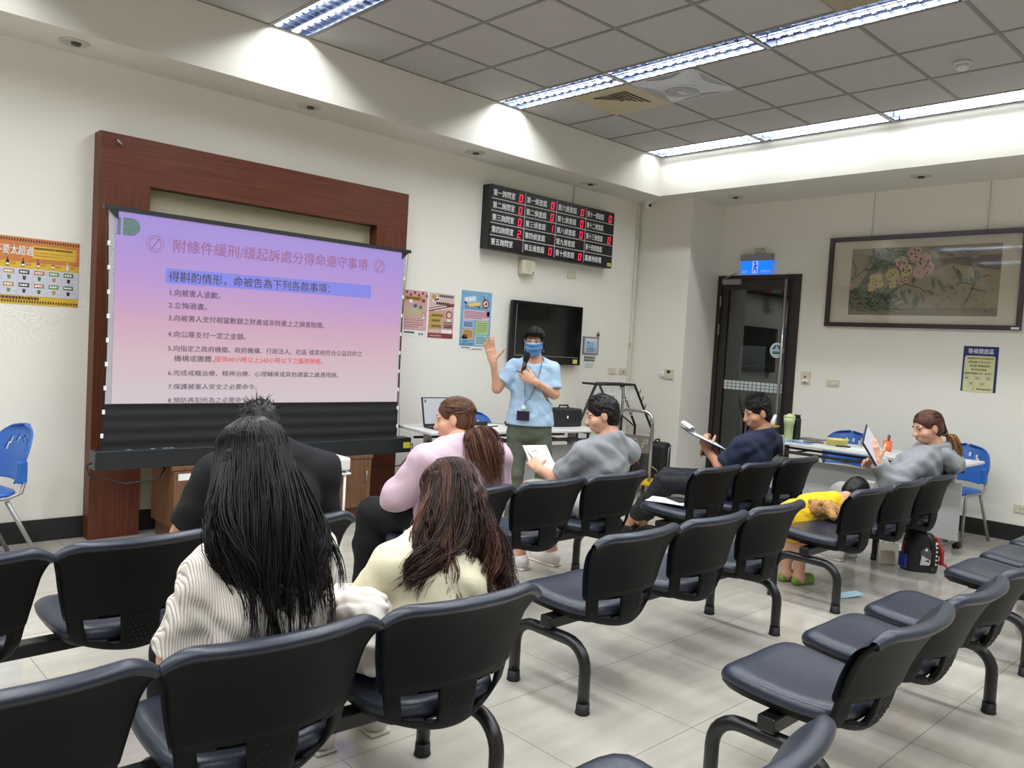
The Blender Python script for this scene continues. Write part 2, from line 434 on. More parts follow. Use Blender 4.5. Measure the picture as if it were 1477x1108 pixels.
def make_bench():
    t = thing('beam_seat', 'three-seat black and navy waiting bench', 'waiting bench', (0, 0, 0), 0, 'three-seat waiting benches')
    MB().box((-0.80, -0.03, 0.296), (0.80, 0.03, 0.345), M_FRAME, bev=0.006).build('beam', t)
    for sx in (-1, 1):
        X = sx*0.765
        pts = []
        R_ = 0.10; zt = 0.272
        pts.append((X, 0.20, 0.02)); pts.append((X, 0.20, zt-R_))
        for k in range(1, 7):
            a = PI/2*k/6; pts.append((X, 0.20-R_*(1-math.cos(a)), zt-R_+R_*math.sin(a)))
        for k in range(0, 7):
            a = PI/2*k/6; pts.append((X, -0.20+R_*(1-math.sin(a)), zt-R_+R_*math.cos(a)))
        pts.append((X, -0.20, 0.02))
        lg = MB().tube(pts, 0.0245, M_FRAME, seg=12).build('leg', t)
        for yy in (0.20, -0.20): MB().lathe([(0.028, 0), (0.031, 0.004), (0.028, 0.012), (0.0265, 0.045)], M_RUBBER, seg=14, M=Matrix.Translation((X, yy, 0))).build('foot_cap', lg)
    for s in (-1, 0, 1):
        X = s*0.56
        T = Matrix.Translation((X, 0, 0))
        # backrest: moulded shell with two openings beside a dotted spine
        nu, nv = 41, 45
        b = MB()
        def rear(i, j):
            u, v = 2*i-1, j
            ridge = -0.006 if v > 0.445+0.02*(1-u*u) else 0
            return T @ back_pt(u, v, ridge)
        b.grid(rear, nu, nv, M_SHELL, skip=lambda i, j: in_hole(2*i-1, j))
        for r_ in range(7):
            for c_ in range(5):
                u, v = -0.17+0.085*c_+(0.04 if r_ % 2 else 0), 0.135+0.042*r_
                p = T @ back_pt(u, v, -0.0008)
                b.disc(p.x, p.z, 0.0035, 0, M_DIMPLE, M=Matrix.Translation((0, p.y-0.0008, 0)), n=6)
        o = b.build('backrest', t)
        md = o.modifiers.new('thickness', 'SOLIDIFY'); md.thickness = 0.014; md.offset = 1.0 if False else -1.0
        # front pad wraps over the top edge
        loop = []
        nL = 30
        for k in range(nL+1): loop.append(('f', 0.40+0.60*k/nL))
        for k in range(1, 8): loop.append(('t', k/8))
        for k in range(0, 4): loop.append(('b', 1.0-0.045*k/3))
        prof = []
        def pad_pt(i, j):
            u = 2*i-1
            kind, val = loop[min(len(loop)-1, int(round(j*(len(loop)-1))))]
            e = 1-abs(u)**8
            if kind == 'f':
                lo = min(1, (val-0.40)/0.05)
                bulge = (0.010+0.030*math.sqrt(max(0, lo))*(0.35+0.65*e)) if val < 0.9 else (0.010+0.030*(0.35+0.65*e))
                p = back_pt(u*1.012, val, bulge)
            elif kind == 't':
                a = PI*val; f0 = back_pt(u*1.012, 1.0, 0.010+0.030*(0.35+0.65*e)); f1 = back_pt(u*1.012, 1.0, -0.009)
                c_ = (f0+f1)/2; h = (f0-f1)/2
                p = c_+h*math.cos(a)+Vector((0, 0, 0.018*math.sin(a)))
            else:
                p = back_pt(u*1.012, val, -0.009 if val > 0.96 else -0.003)
            return T @ p
        pd = MB().grid(pad_pt, 33, len(loop), M_VINYL)
        pd.build('back_pad', o)
        # seat: plastic pan and padded cushion
        def outline(a, k=1.0):
            ca, sa = math.cos(a), math.sin(a)
            n = 4.2
            r = (abs(ca)**n+abs(sa)**n)**(-1/n)
            x_, y_ = r*ca, r*sa
            wx = 0.228+0.012*y_
            return k*x_*wx, 0.002+k*y_*0.218
        def seat_top(i, j):
            a = 2*PI*i
            rings = [(0.0, 0.030), (0.35, 0.030), (0.6, 0.031), (0.78, 0.031), (0.88, 0.028), (0.95, 0.020), (0.99, 0.008), (1.0, -0.004), (0.985, -0.016)]
            k, h = rings[min(8, int(round(j*8)))]
            x_, y_ = outline(a, k)
            yy = y_-0.002
            z = 0.405+h-0.012*max(0, 1-(yy/0.2)**2)*k**0+0.012*yy/0.2-0.5*max(0, yy-0.12)**2*6+0.012*(x_/0.22)**2
            return T @ Vector((x_, y_, z))
        so = MB()
        def pan(i, j):
            a = 2*PI*i
            rings = [(0.985, 0.392), (0.98, 0.380), (0.9, 0.362), (0.6, 0.348), (0.0, 0.342)]
            k, h = rings[min(4, int(round(j*4)))]
            x_, y_ = outline(a, k); yy = y_-0.002
            return T @ Vector((x_, y_, h+0.012*yy/0.2-3*max(0, yy-0.12)**2+(0.012*(x_/0.22)**2 if k > 0.95 else 0)))
        so.grid(pan, 40, 5, M_SHELL, closed_u=True)
        so.box((-0.06, -0.10, 0.325), (0.06, 0.12, 0.362), M_FRAME, M=T)
        s_ = so.build('seat', t)
        MB().grid(seat_top, 40, 9, M_VINYL, closed_u=True).build('seat_cushion', s_)
    return t
bench = make_bench()
BENCHES = [  # centre x, y, yaw, label
    (3.195, 2.235, 0.0, 'empty three-seat bench in the middle of the room beside the open aisle floor'),
    (0.985, 3.07, 0.02, 'bench at the left below the projection screen, seating the man in black'),
    (0.955, 2.01, -0.06, 'nearest left bench carrying the two long-haired women'),
    (0.850, 1.055, 0.0, 'bench cut off by the bottom edge, one curved navy backrest showing'),
    (3.185, 3.245, 0.0, 'bench in front of the presenter, seating the pink top woman and the grey shirt man'),
    (3.10, 1.19, 0.0, 'empty bench at lower right with three large navy seats in view'),
    (5.180, 3.12, 0.0, 'bench facing the door, seating the man reading a clipboard'),
    (5.385, 2.21, 0.0, 'bench at right with the bent-over child and the grey hoodie woman'),
    (5.25, 1.21, 0.0, 'bench cut off by the right edge with only seat fronts showing')]
for k, (x_, y_, rz, lb) in enumerate(BENCHES):
    if k == 0: bench.location = (x_, y_, 0); bench.rotation_euler = (0, 0, rz); bench['label'] = lb
    else:
        r_ = dup(bench, (x_, y_, 0), rz, lb)
        if k in (3, 5):                         # these three backs have sagged and recline further
            pv = Matrix.Translation((0, -0.21, 0.40))
            for c_ in r_.children:
                if c_.name.startswith('backrest'): c_.matrix_local = pv @ Matrix.Rotation(math.radians(11), 4, 'X') @ pv.inverted()
def schlick(N, L, f0):
    lw = N.new('ShaderNodeLayerWeight'); lw.inputs[0].default_value = 0.5
    p = N.new('ShaderNodeMath'); p.operation = 'POWER'; p.inputs[1].default_value = 5; L.new(lw.outputs['Facing'], p.inputs[0])
    q = N.new('ShaderNodeMath'); q.operation = 'MULTIPLY_ADD'; q.inputs[1].default_value = 1-f0; q.inputs[2].default_value = f0; L.new(p.outputs[0], q.inputs[0])
    return q
# ---------------------------------------------------------------- plain colours used for print and fittings
def pm(rgb, rough=0.6, **k): return mat('paint_%d_%d_%d_%d' % (*rgb, int(rough*100)), rgb, rough, **k)
WHITE = pm((240, 240, 238)); PAPER = pm((232, 232, 230), 0.7); BLACK = pm((18, 18, 19), 0.4)
IVORY = mat('ivory_plastic', (214, 207, 184), 0.45); GREYP = mat('grey_plastic', (150, 150, 150), 0.45)
CHROME = mat('brushed_steel', (190, 190, 188), 0.28, metal=1.0, vary=0.03)
DKWOODX = wood_mat('red_brown_veneer_horizontal', (88, 46, 32), (108, 60, 43), 0.42, 'X')
DKWOODZ = wood_mat('red_brown_veneer_vertical', (86, 45, 31), (106, 58, 41), 0.42, 'Z')
CONWOOD = wood_mat('brown_console_veneer', (98, 68, 50), (126, 92, 69), 0.42, 'Z')
M_BACKP = mat('beige_fabric_panel', (196, 186, 160), 0.85, vary=0.04, bump=0.2, bscale=500)
YD = ROOM_D

# wooden surround
t = thing('wooden_surround', 'large red-brown wooden surround framing the projection screen', 'wooden frame', (2.87, YD, 0))
X0, X1, XI0, XI1, ZT, ZI = 1.645-2.87, 4.09-2.87, 1.967-2.87, 3.785-2.87, 2.68, 2.372
DP = -0.12
for a, b in ((X0, XI0), (XI1, X1)):
    p = MB().box((a, DP, 0), (b, -0.0005, ZT if False else ZI), DKWOODZ)
    p.build('post', t)
MB().box((X0, DP, ZI+0.0005), (X1, -0.0005, ZT), DKWOODX).build('lintel', t)
MB().box((XI0+0.001, -0.02, 0.15), (XI1-0.001, -0.0005, ZI-0.001), M_BACKP).build('back_panel', t)
hk = MB(); hk.tube([(X0+0.1, DP-0.002, ZT-0.03), (X0+0.1, DP-0.02, ZT-0.05), (X0+0.13, DP-0.02, ZT-0.075)], 0.007, CHROME)
hk.build('hook', t)

# console under the screen
t = thing('console_cabinet', 'long low brown wooden cabinet below the projection screen', 'cabinet', (2.81, 5.50, 0))
b = MB(); hw = 0.77
b.box((-hw, -0.18, 0.115), (hw, 0.185, 0.495), CONWOOD)
b.build('body', t)
MB().box((-hw-0.012, -0.195, 0.495), (hw+0.012, 0.19, 0.524), CONWOOD, bev=0.003).build('top', t)
MB().box((-hw+0.03, -0.12, 0), (hw-0.03, 0.18, 0.115), CONWOOD).build('plinth', t)
for k in range(3):
    a = -hw+0.006+k*(2*hw/3); c = a+2*hw/3-0.012
    d = MB().box((a, -0.197, 0.12), (c, -0.1805, 0.490), CONWOOD, bev=0.002).build('door', t)
    MB().tube([(c-0.05, -0.198, 0.40), (c-0.05, -0.215, 0.40), (c-0.05, -0.215, 0.32), (c-0.05, -0.198, 0.32)], 0.004, CHROME, seg=6).build('handle', d)
MB().rect(-hw+0.03, 0.43, -hw+0.13, 0.475, 0, PAPER, M=Matrix.Translation((0, -0.1985, 0))).build('sticker', t)

# pull-up projection screen
SYF = 5.38
M_SCRBLK = mat('black_screen_fabric', (20, 20, 22), 0.75, vary=0.1)
M_HOUS = mat('black_aluminium_housing', (34, 37, 40), 0.35, vary=0.05)
t = thing('projection_screen', 'pull-up projection screen showing a purple slide of Chinese text', 'projection screen', (2.765, SYF, 0.5245))
ox, oz = -2.765, -0.5245
b = MB(); b.box((1.565+ox, -0.06, 0.0), (3.965+ox, 0.06, 0.12), M_HOUS, bev=0.004)
h = b.build('housing', t)
MB().rect(3.885+ox, 0.035, 3.955+ox, 0.085, 0, pm((222, 214, 60)), M=Matrix.Translation((0, -0.0612, 0))).build('yellow_sticker', h)
for xx in (1.75, 1.90, 1.98, 2.02):
    MB().box((xx+ox, -0.045, 0.1202), (xx+0.03+ox, -0.03, 0.1225), GREYP).build('switch', h)
def scr(u, v):   # fabric outline, tab tensioned: waist in the middle
    e = 0.018*math.sin(PI*v)
    x_ = 1.612+e+(3.862-1.612-2*e)*u
    return x_
Z0f, Z1f, Z2f = 0.12, 0.934-0.5245, 2.146-0.5245
lo_ = MB().grid(lambda u, v: Vector((scr(u, v*0.3)+ox, 0.004*math.sin(v*23), Z0f+(Z1f-Z0f)*v)), 12, 16, M_SCRBLK)
lo_.build('black_border', t)
MB().grid(lambda u, v: Vector((scr(u, 0.3+0.7*v)+ox, 0.0, Z1f+(Z2f-Z1f)*v)), 12, 12, mat('matt_white_screen', (176, 176, 182), 0.9)).build('fabric', t)
b = MB(); b.box((1.583+ox, -0.012, Z2f-0.002), (3.903+ox, 0.012, Z2f+0.022), M_HOUS)
for s_, xx in ((1, 1.583), (-1, 3.903)):
    b.prism([(xx+ox, Z2f+0.02), (xx+s_*0.085+ox, Z2f+0.02), (xx+s_*0.085+ox, Z2f-0.06)], -0.01, 0.01, M_HOUS)
b.build('top_bar', t)
for s_ in (0, 1):
    for k in range(9):
        v = 0.06+k/9.0*0.9; zz = Z0f+(Z2f-Z0f)*v; xx = scr(s_, v)
        MB().box((xx-0.008+ox, -0.004, zz-0.014), (xx+0.008+ox, 0.002, zz+0.014), WHITE).build('tension_tab', t)
for s_ in (0, 1):
    MB().tube([((1.60 if s_ == 0 else 3.885)+ox, 0.004, Z2f), (scr(s_, 0.5)+(-0.006 if s_ == 0 else 0.006)+ox, 0.004, (Z0f+Z2f)/2), ((1.597 if s_ == 0 else 3.885)+ox, 0.004, Z0f)], 0.002, BLACK, seg=5).build('tension_cord', t)
tag(MB().tube([(1.558, SYF, 0.565), (1.53, SYF-0.01, 0.555), (1.54, SYF-0.03, 0.50), (1.75, SYF-0.05, 0.43), (1.95, SYF-0.05, 0.45), (2.01, SYF+0.0, 0.50), (2.018, SYF+0.2, 0.55)], 0.006, BLACK, seg=6).build('black_cord'), 'black cord sagging below the left end of the screen housing', 'cord')
tag(MB().tube([(3.972, SYF, 0.575), (4.01, SYF-0.02, 0.585), (4.02, SYF, 0.52), (3.95, SYF+0.05, 0.40), (3.75, SYF+0.18, 0.35), (3.62, SYF+0.20, 0.40)], 0.005, BLACK, seg=6).build('signal_cord'), 'black cord looping from the right end of the screen housing', 'cord')
# the slide itself: light thrown on the fabric
ms = bpy.data.materials.new('projected_slide'); ms.use_nodes = True
N = ms.node_tree.nodes; L = ms.node_tree.links; bs = N['Principled BSDF']
tc = N.new('ShaderNodeTexCoord'); sp = N.new('ShaderNodeSeparateXYZ'); L.new(tc.outputs['Object'], sp.inputs[0])
mr = N.new('ShaderNodeMapRange'); mr.inputs[1].default_value = Z1f; mr.inputs[2].default_value = Z2f; L.new(sp.outputs['Z'], mr.inputs[0])
nz = N.new('ShaderNodeTexNoise'); nz.inputs['Scale'].default_value = 1.1; L.new(tc.outputs['Object'], nz.inputs['Vector'])
ma = N.new('ShaderNodeMath'); ma.operation = 'MULTIPLY_ADD'; ma.inputs[1].default_value = 0.12; L.new(nz.outputs['Fac'], ma.inputs[0]); L.new(mr.outputs[0], ma.inputs[2])
cr = N.new('ShaderNodeValToRGB'); L.new(ma.outputs[0], cr.inputs[0])
stops = [(0.06, (212, 198, 206)), (0.30, (216, 182, 192)), (0.52, (208, 158, 190)), (0.72, (186, 140, 212)), (0.95, (164, 134, 222))]
el = cr.color_ramp.elements
while len(el) < len(stops): el.new(0.5)
SLIDE_DIM = 0.80
for e, (p_, c_) in zip(el, stops): e.position = p_; e.color = (*lin(c_), 1)
bs.inputs['Base Color'].default_value = (0.10, 0.10, 0.10, 1); bs.inputs['Roughness'].default_value = 0.9
L.new(cr.outputs[0], bs.inputs['Emission Color']); bs.inputs['Emission Strength'].default_value = SLIDE_DIM
def key(v): return 0.026*max(0, (v-0.95)/1.05)
class Slide(MB):
    def add(s, verts, faces, m, M=None, smooth=False):
        vv = [(p[0]+ox, -0.0035+p[1], p[2]+(p[0]-2.0)*key(p[2])+oz) for p in verts]
        return MB.add(s, vv, faces, m, None, smooth)
b = MB(); xa, xb = 1.655, 3.845
b.grid(lambda u, v: Vector(((xa+0.01*(1-v))+((xb-xa)-0.02*math.sin(PI*(0.3+0.6*v)))*u+ox, -0.003, Z1f+0.003+(Z2f-Z1f-0.012)*v)), 6, 10, ms)
sl = b.build('slide', t)
TXT = mat('slide_text_grey', (84, 76, 92), 0.9, vary=0); TTL = mat('slide_title_mauve', (120, 80, 104), 0.9, vary=0, emit=(140, 92, 124), estr=0.6)
RED = mat('slide_text_red', (190, 70, 74), 0.9, vary=0, emit=(200, 76, 80), estr=0.4)
BND = mat('slide_band_blue', (96, 100, 170), 0.9, vary=0, emit=(124, 124, 206), estr=0.62)
GRN = mat('slide_mark_green', (90, 110, 110), 0.9, vary=0, emit=(84, 112, 108), estr=0.4)
s = Slide(); s.rect(1.967, 1.722, 3.542, 1.818, 0.4, BND); s.build('heading_band', sl)
s = Slide(); s.text('附條件緩刑/緩起訴處分得命遵守事項', 2.003, 1.925, 0.085, 1.0, TTL, width=1.495, bold=0.004); s.build('lettering', sl)
s = Slide(); s.text('得斟酌情形，命被告為下列各款事項：', 1.985, 1.735, 0.066, 1.0, TXT, width=1.19, bold=0.012); s.build('lettering', sl)
for txt, u, v, hh, wd in (('1.向被害人道歉。', 1.99, 1.640, 0.045, 0.345), ('2.立悔過書。', 1.992, 1.560, 0.042, 0.255), ('3.向被害人支付相當數額之財產或非財產上之損害賠償。', 1.993, 1.477, 0.042, 1.15),
                      ('4.向公庫支付一定之金額。', 1.995, 1.371, 0.043, 0.535), ('5.向指定之政府機關、政府機構、行政法人、社區 或其他符合公益目的之', 1.998, 1.279, 0.040, 1.49), ('機構或團體，', 2.04, 1.213, 0.041, 0.27),
                      ('6.完成戒癮治療、精神治療、心理輔導或其他適當之處遇措施。', 2.004, 1.119, 0.037, 1.28), ('7.保護被害人安全之必要命令。', 2.008, 1.029, 0.037, 0.62), ('8.預防再犯所為之必要命令。', 2.011, 0.938, 0.037, 0.57)):
    s = Slide(); s.text(txt, u, v, hh, 1.0, TXT, width=wd, bold=0.014); s.build('lettering', sl)
s = Slide(); s.text('提供40小時以上240小時以下之義務勞務。', 2.314, 1.214, 0.041, 1.0, RED, width=0.83, bold=0.014); s.build('lettering', sl)
for cu, cv, r_ in ((1.896, 1.967, 0.055), (3.609, 1.965, 0.052)):
    s = Slide(); s.ring(cu, cv, r_, 0.004, 1, TTL); s.ring(cu, cv, r_*0.72, 0.004, 1, TTL)
    s.poly([(cu-0.028, cv-0.033), (cu-0.022, cv-0.036), (cu+0.028, cv+0.033), (cu+0.022, cv+0.036)], 1, TTL); s.build('circle_mark', sl)
s = Slide(); s.rect(1.664, 2.003, 1.684, 2.112, 1, GRN)
s.poly([(1.698, 2.003), (1.745, 2.003)]+[(1.745+0.055*math.cos(a), 2.058+0.055*math.sin(a)) for a in [-PI/2+PI*k/14 for k in range(1, 14)]]+[(1.745, 2.113), (1.698, 2.113)], 1, GRN); s.build('green_mark', sl)

# projector on its stand in front of the cabinet
M_PRJ = mat('white_projector_plastic', (226, 227, 228), 0.4)
t = thing('projector', 'white short-throw projector in front of the brown cabinet', 'projector', (3.03, 5.15, 0.452))
b = MB(); b.box((-0.18, -0.13, 0.012), (0.18, 0.13, 0.112), M_PRJ, bev=0.018); b.build('body', t)
MB().box((-0.15, 0.02, 0.1115), (0.12, 0.11, 0.116), mat('dark_lens_window', (40, 40, 44), 0.15)).build('lens_window', t)
for sx in (-0.14, 0.14):
    for sy in (-0.1, 0.1): MB().lathe([(0.013, 0.0), (0.013, 0.014)], BLACK, seg=10, M=Matrix.Translation((sx, sy, 0))).build('foot', t)
MB().box((-0.1, -0.131, 0.03), (0.02, -0.1295, 0.075), mat('grey_vent', (170, 172, 174), 0.5)).build('vent', t)
t = thing('projector_stand', 'small white stand carrying the projector', 'stand', (3.03, 5.15, 0))
MB().box((-0.19, -0.12, 0.436), (0.19, 0.12, 0.4515), WHITE, bev=0.003).build('shelf', t)
for sx in (-0.15, 0.15):
    for sy in (-0.1, 0.1): MB().tube([(sx, sy, 0), (sx, sy, 0.436)], 0.01, WHITE, seg=8).build('leg', t)

# call-number board
M_BOARD = mat('black_board_face', (24, 25, 27), 0.35, vary=0.05)
M_LED = mat('red_led_segment', (255, 40, 80), 0.5, emit=(255, 36, 78), estr=1.4, vary=0)
M_LEDOFF = mat('dark_led_window', (44, 18, 24), 0.3)
t = thing('call_number_board', 'wide black call board of room names with red numerals', 'display board', (5.93, YD, 2.345))
bx, bz = 5.93, 2.345
MB().box((5.02-bx, -0.11, 0.0), (6.835-bx, -0.001, 0.597), BLACK, bev=0.004).build('case', t)
fa = MB().box((5.035-bx, -0.1135, 0.012), (6.822-bx, -0.1102, 0.585), M_BOARD).build('face', t)
TF = Matrix.Translation((-bx, -0.1142, -bz))
LN = mat('silver_divider', (190, 190, 192), 0.4)
d = MB()
rowz = [2.93, 2.814, 2.700, 2.587, 2.472, 2.357]
for zz in rowz[1:5]: d.rect(5.037, zz-0.004, 6.82, zz+0.004, 0.3, LN, TF)
colx = [5.037, 5.475, 5.918, 6.366, 6.82]
for xx in colx[1:4]: d.rect(xx-0.004, 2.36, xx+0.004, 2.928, 0.4, LN, TF)
d.build('divider_lines', t)
SEG = {'0': 'abcdef', '1': 'bc', '2': 'abged'}
def digit(mb, ch, u, v, w_, h_, m):
    sl_ = 0.12; th = 0.0075
    def q(pts): mb.poly([(a+sl_*(c-v), c) for a, c in pts], 1.2, m, TF)
    S = {'a': [(u, v+h_-th), (u+w_, v+h_-th), (u+w_, v+h_), (u, v+h_)], 'd': [(u, v), (u+w_, v), (u+w_, v+th), (u, v+th)], 'g': [(u, v+h_/2-th/2), (u+w_, v+h_/2-th/2), (u+w_, v+h_/2+th/2), (u, v+h_/2+th/2)],
         'f': [(u, v+h_/2), (u+th, v+h_/2), (u+th, v+h_), (u, v+h_)], 'b': [(u+w_-th, v+h_/2), (u+w_, v+h_/2), (u+w_, v+h_), (u+w_-th, v+h_)],
         'e': [(u, v), (u+th, v), (u+th, v+h_/2), (u, v+h_/2)], 'c': [(u+w_-th, v), (u+w_, v), (u+w_, v+h_/2), (u+w_-th, v+h_/2)]}
    for k in SEG[ch]: q(S[k])
names = [['第一詢問室', '第二詢問室', '第三詢問室', '第四詢問室', '第五詢問室'], ['第一偵查庭', '第二偵查庭', '第三偵查庭', '第四偵查庭', '第五偵查庭'],
         ['第六偵查庭', '第七偵查庭', '第八偵查庭', '第九偵查庭', '第十偵查庭'], ['第十一偵查庭', '第十二偵查庭', '第十三偵查庭', '第十四偵查庭', '嘉義地檢署']]
vals = [['0', '0', '0', '2', ' '], ['0', '0', '1', ' ', '0'], ['0', '0', '0', ' ', '0'], ['0', ' ', '0', ' ', None]]
for ci in range(4):
    for ri in range(5):
        z1 = rowz[ri]; u0 = colx[ci]+0.016
        s = MB(); s.text(names[ci][ri], u0, z1-0.092, 0.062, 1, mat('white_lettering', (236, 236, 234), 0.6, vary=0, emit=(255, 255, 255), estr=0.10), TF, width=0.285 if ci < 3 else 0.27, bold=0.012)
        s.build('lettering', fa)
        vv = vals[ci][ri]
        if vv is None: continue
        du = colx[ci+1]-0.085
        s = MB(); s.rect(du-0.012, z1-0.105, du+0.07, z1-0.022, 0.4, M_LEDOFF, TF)
        wn = s.build('numeral_window', t)
        if vv != ' ':
            s = MB(); digit(s, vv, du, z1-0.098, 0.042, 0.070, M_LED); s.build('red_numeral', wn)
s = MB(); s.rect(6.752, 2.362, 6.815, 2.398, 1, pm((226, 222, 120)), TF); s.rect(6.762, 2.372, 6.785, 2.389, 1.5, pm((150, 150, 60)), TF); s.build('yellow_sticker', t)

# television
t = thing('television', 'black flat television on the wall behind the presenter', 'television', (5.945, YD, 1.272))
MB().box((-0.515, -0.075, 0), (0.515, -0.03, 0.622), mat('gloss_black_bezel', (16, 16, 18), 0.18), bev=0.008).build('case', t)
MB().box((-0.46, -0.0765, 0.085), (0.47, -0.0752, 0.585), mat('dark_screen_glass', (12, 13, 14), 0.10)).build('screen', t)
MB().box((-0.2, -0.03, 0.15), (0.2, -0.001, 0.45), BLACK).build('wall_mount', t)
s = MB(); s.rect(0.395, 0.018, 0.465, 0.062, 0, pm((222, 216, 96)), Matrix.Translation((0, -0.0762, 0))); s.build('yellow_sticker', t)
d = MB().rect(-0.462, 0.080, 0.472, 0.086, 0, GREYP, Matrix.Translation((0, -0.0764, 0))); d.rect(-0.466, 0.083, -0.460, 0.587, 0, GREYP, Matrix.Translation((0, -0.0764, 0))); d.build('screen_trim', t)

# wall speaker, plates, switches on the back wall
t = thing('wall_speaker', 'small ivory wall speaker below the call board', 'speaker', (5.622, YD, 2.155))
MB().box((-0.09, -0.07, 0), (0.09, -0.001, 0.145), IVORY, bev=0.012).build('case', t)
b = MB()
for r_ in (0.015, 0.03, 0.045): b.ring(-0.005, 0.078, r_, 0.006, 0.3, pm((184, 176, 150)), Matrix.Translation((0, -0.0705, 0)))
b.build('grille', t)
MB().disc(0.06, 0.025, 0.008, 0, BLACK, Matrix.Translation((0, -0.0712, 0))).build('volume_knob', t)
def plate(name, label, cat, u, z, w_, h_, right=False, deco=None, group=None):
    o = thing(name, label, cat, (ROOM_R, u, z) if right else (u, YD, z), RW if right else 0, group)
    MB().box((-w_/2, -0.012, 0), (w_/2, -0.001, h_), IVORY, bev=0.003).build('plate', o)
    if deco == 'rocker': MB().box((-w_*0.1, -0.016, h_*0.32), (w_*0.36, -0.0121, h_*0.62), pm((226, 220, 200)), bev=0.001).build('rocker', o)
    elif deco == 'dial': MB().lathe([(0.018, 0), (0.016, 0.012)], pm((196, 188, 160)), seg=14, M=Matrix.Translation((0.005, -0.0121, h_*0.5)) @ Matrix.Rotation(PI/2, 4, 'X')).build('dial', o)
    elif deco == 'socket':
        b_ = MB()
        for q in (-0.012, 0.012): b_.rect(q-0.002, h_*0.42, q+0.002, h_*0.62, 0, BLACK, Matrix.Translation((0, -0.0125, 0)))
        b_.build('slots', o)
    elif deco == 'hole': MB().disc(w_*0.2, h_*0.75, 0.008, 0, BLACK, Matrix.Translation((0, -0.0125, 0)), n=10).build('hole', o)
    return o
plate('junction_plate', 'blank ivory plate on the wall under the call board right half', 'wall plate', 6.317, 2.19, 0.125, 0.07)
plate('light_switch', 'left of the two ivory switches by the column', 'switch', 7.086, 1.19, 0.13, 0.068, deco='rocker')
plate('light_switch', 'right ivory switch with a dial by the column', 'switch', 7.275, 1.19, 0.125, 0.068, deco='dial')
plate('wall_plate', 'ivory plate with a dark hole above the exit sign', 'wall plate', 4.60, 2.60, 0.125, 0.065, True, 'hole')
plate('wall_socket', 'ivory plate on the white wall right of the door call device', 'wall plate', 3.683, 1.222, 0.128, 0.066, True, 'rocker')
plate('wall_socket', 'low ivory socket above the black skirting at the right edge', 'socket', 1.93, 0.255, 0.12, 0.07, True, 'socket')
# thermostat and socket on the corner column face
o = thing('thermostat', 'ivory thermostat with dark display on the column', 'thermostat', (COLX, 5.27, 1.178), RW)
MB().box((-0.058, -0.025, 0), (0.058, -0.001, 0.108), IVORY, bev=0.004).build('case', o)
MB().box((-0.02, -0.0265, 0.062), (0.022, -0.0252, 0.092), BLACK).build('display', o)
o = thing('wall_socket', 'round white socket left of the thermostat', 'socket', (COLX, 5.368, 1.175), RW)
MB().lathe([(0.036, 0), (0.034, 0.012), (0.02, 0.014)], WHITE, seg=20, M=Matrix.Translation((0, -0.001, 0.04)) @ Matrix.Rotation(PI/2, 4, 'X')).build('cover', o)
b = MB()
for a, c in ((-0.012, 0.05), (0.012, 0.05), (0.0, 0.028)): b.disc(a, c, 0.005, 0, BLACK, Matrix.Translation((0, -0.0155, 0)), n=8)
b.build('pin_holes', o)
# conduit in the corner
o = thing('cable_trunking', 'thin white cable trunking running up the wall beside the column', 'cable trunking', (7.385, YD, 0.15))
MB().box((-0.03, -0.022, 0), (0.006, -0.001, 2.995), pm((226, 222, 210)), bev=0.002).build('cover', o)
MB().rect(0.0, 1.345, 0.0, 1.345, 0, IVORY)
tag(MB().box((7.34, YD-0.028, 1.50), (7.36, YD-0.0225, 1.555), pm((180, 168, 60))).build('yellow_tag'), 'small yellow tag stuck on the cable trunking', 'tag')
tag(MB().box((6.265, YD-0.012, 2.94), (6.285, YD-0.001, 3.149), pm((212, 208, 196))).build('cable_cover'), 'short vertical cable cover above the call board', 'cable cover')
# security camera
o = thing('security_camera', 'small white dome camera at the soffit corner', 'camera', (7.30, 5.62, Z_SOFFIT))
MB().lathe([(0.045, -0.001), (0.045, -0.02), (0.03, -0.03)], WHITE, seg=18).build('base', o)
hd = MB().sphere((-0.005, -0.01, -0.055), 0.038, WHITE).build('head', o)
MB().lathe([(0.02, 0), (0.018, 0.012)], BLACK, seg=14, M=Matrix.Translation((-0.022, -0.034, -0.062)) @ Matrix.Rotation(PI/2+0.3, 4, 'X') @ Matrix.Rotation(0, 4, 'Y')).build('lens', hd)

# ---------------------------------------------------------------- printed notices
def bars(mb, u0, v1, u1, n, step, th, m, T, layer=2, ragged=True, seed=1):
    rnd = random.Random(seed)
    for k in range(n):
        e = u1-(rnd.random()*0.35*(u1-u0) if ragged and k == n-1 else rnd.random()*0.06*(u1-u0))
        x_ = u0
        while x_ < e:
            l_ = th*(0.7+rnd.random()*0.35)
            mb.rect(x_, v1-k*step-th, min(e, x_+l_), v1-k*step, layer, m, T); x_ += l_+th*0.25
def rrect(mb, u0, v0, u1, v1, r, layer, m, T=None):
    P = []
    for cx, cy, a0 in ((u1-r, v0+r, -PI/2), (u1-r, v1-r, 0), (u0+r, v1-r, PI/2), (u0+r, v0+r, PI)):
        for k in range(5): P.append((cx+r*math.cos(a0+PI/2*k/4), cy+r*math.sin(a0+PI/2*k/4)))
    mb.poly(P, layer, m, T)
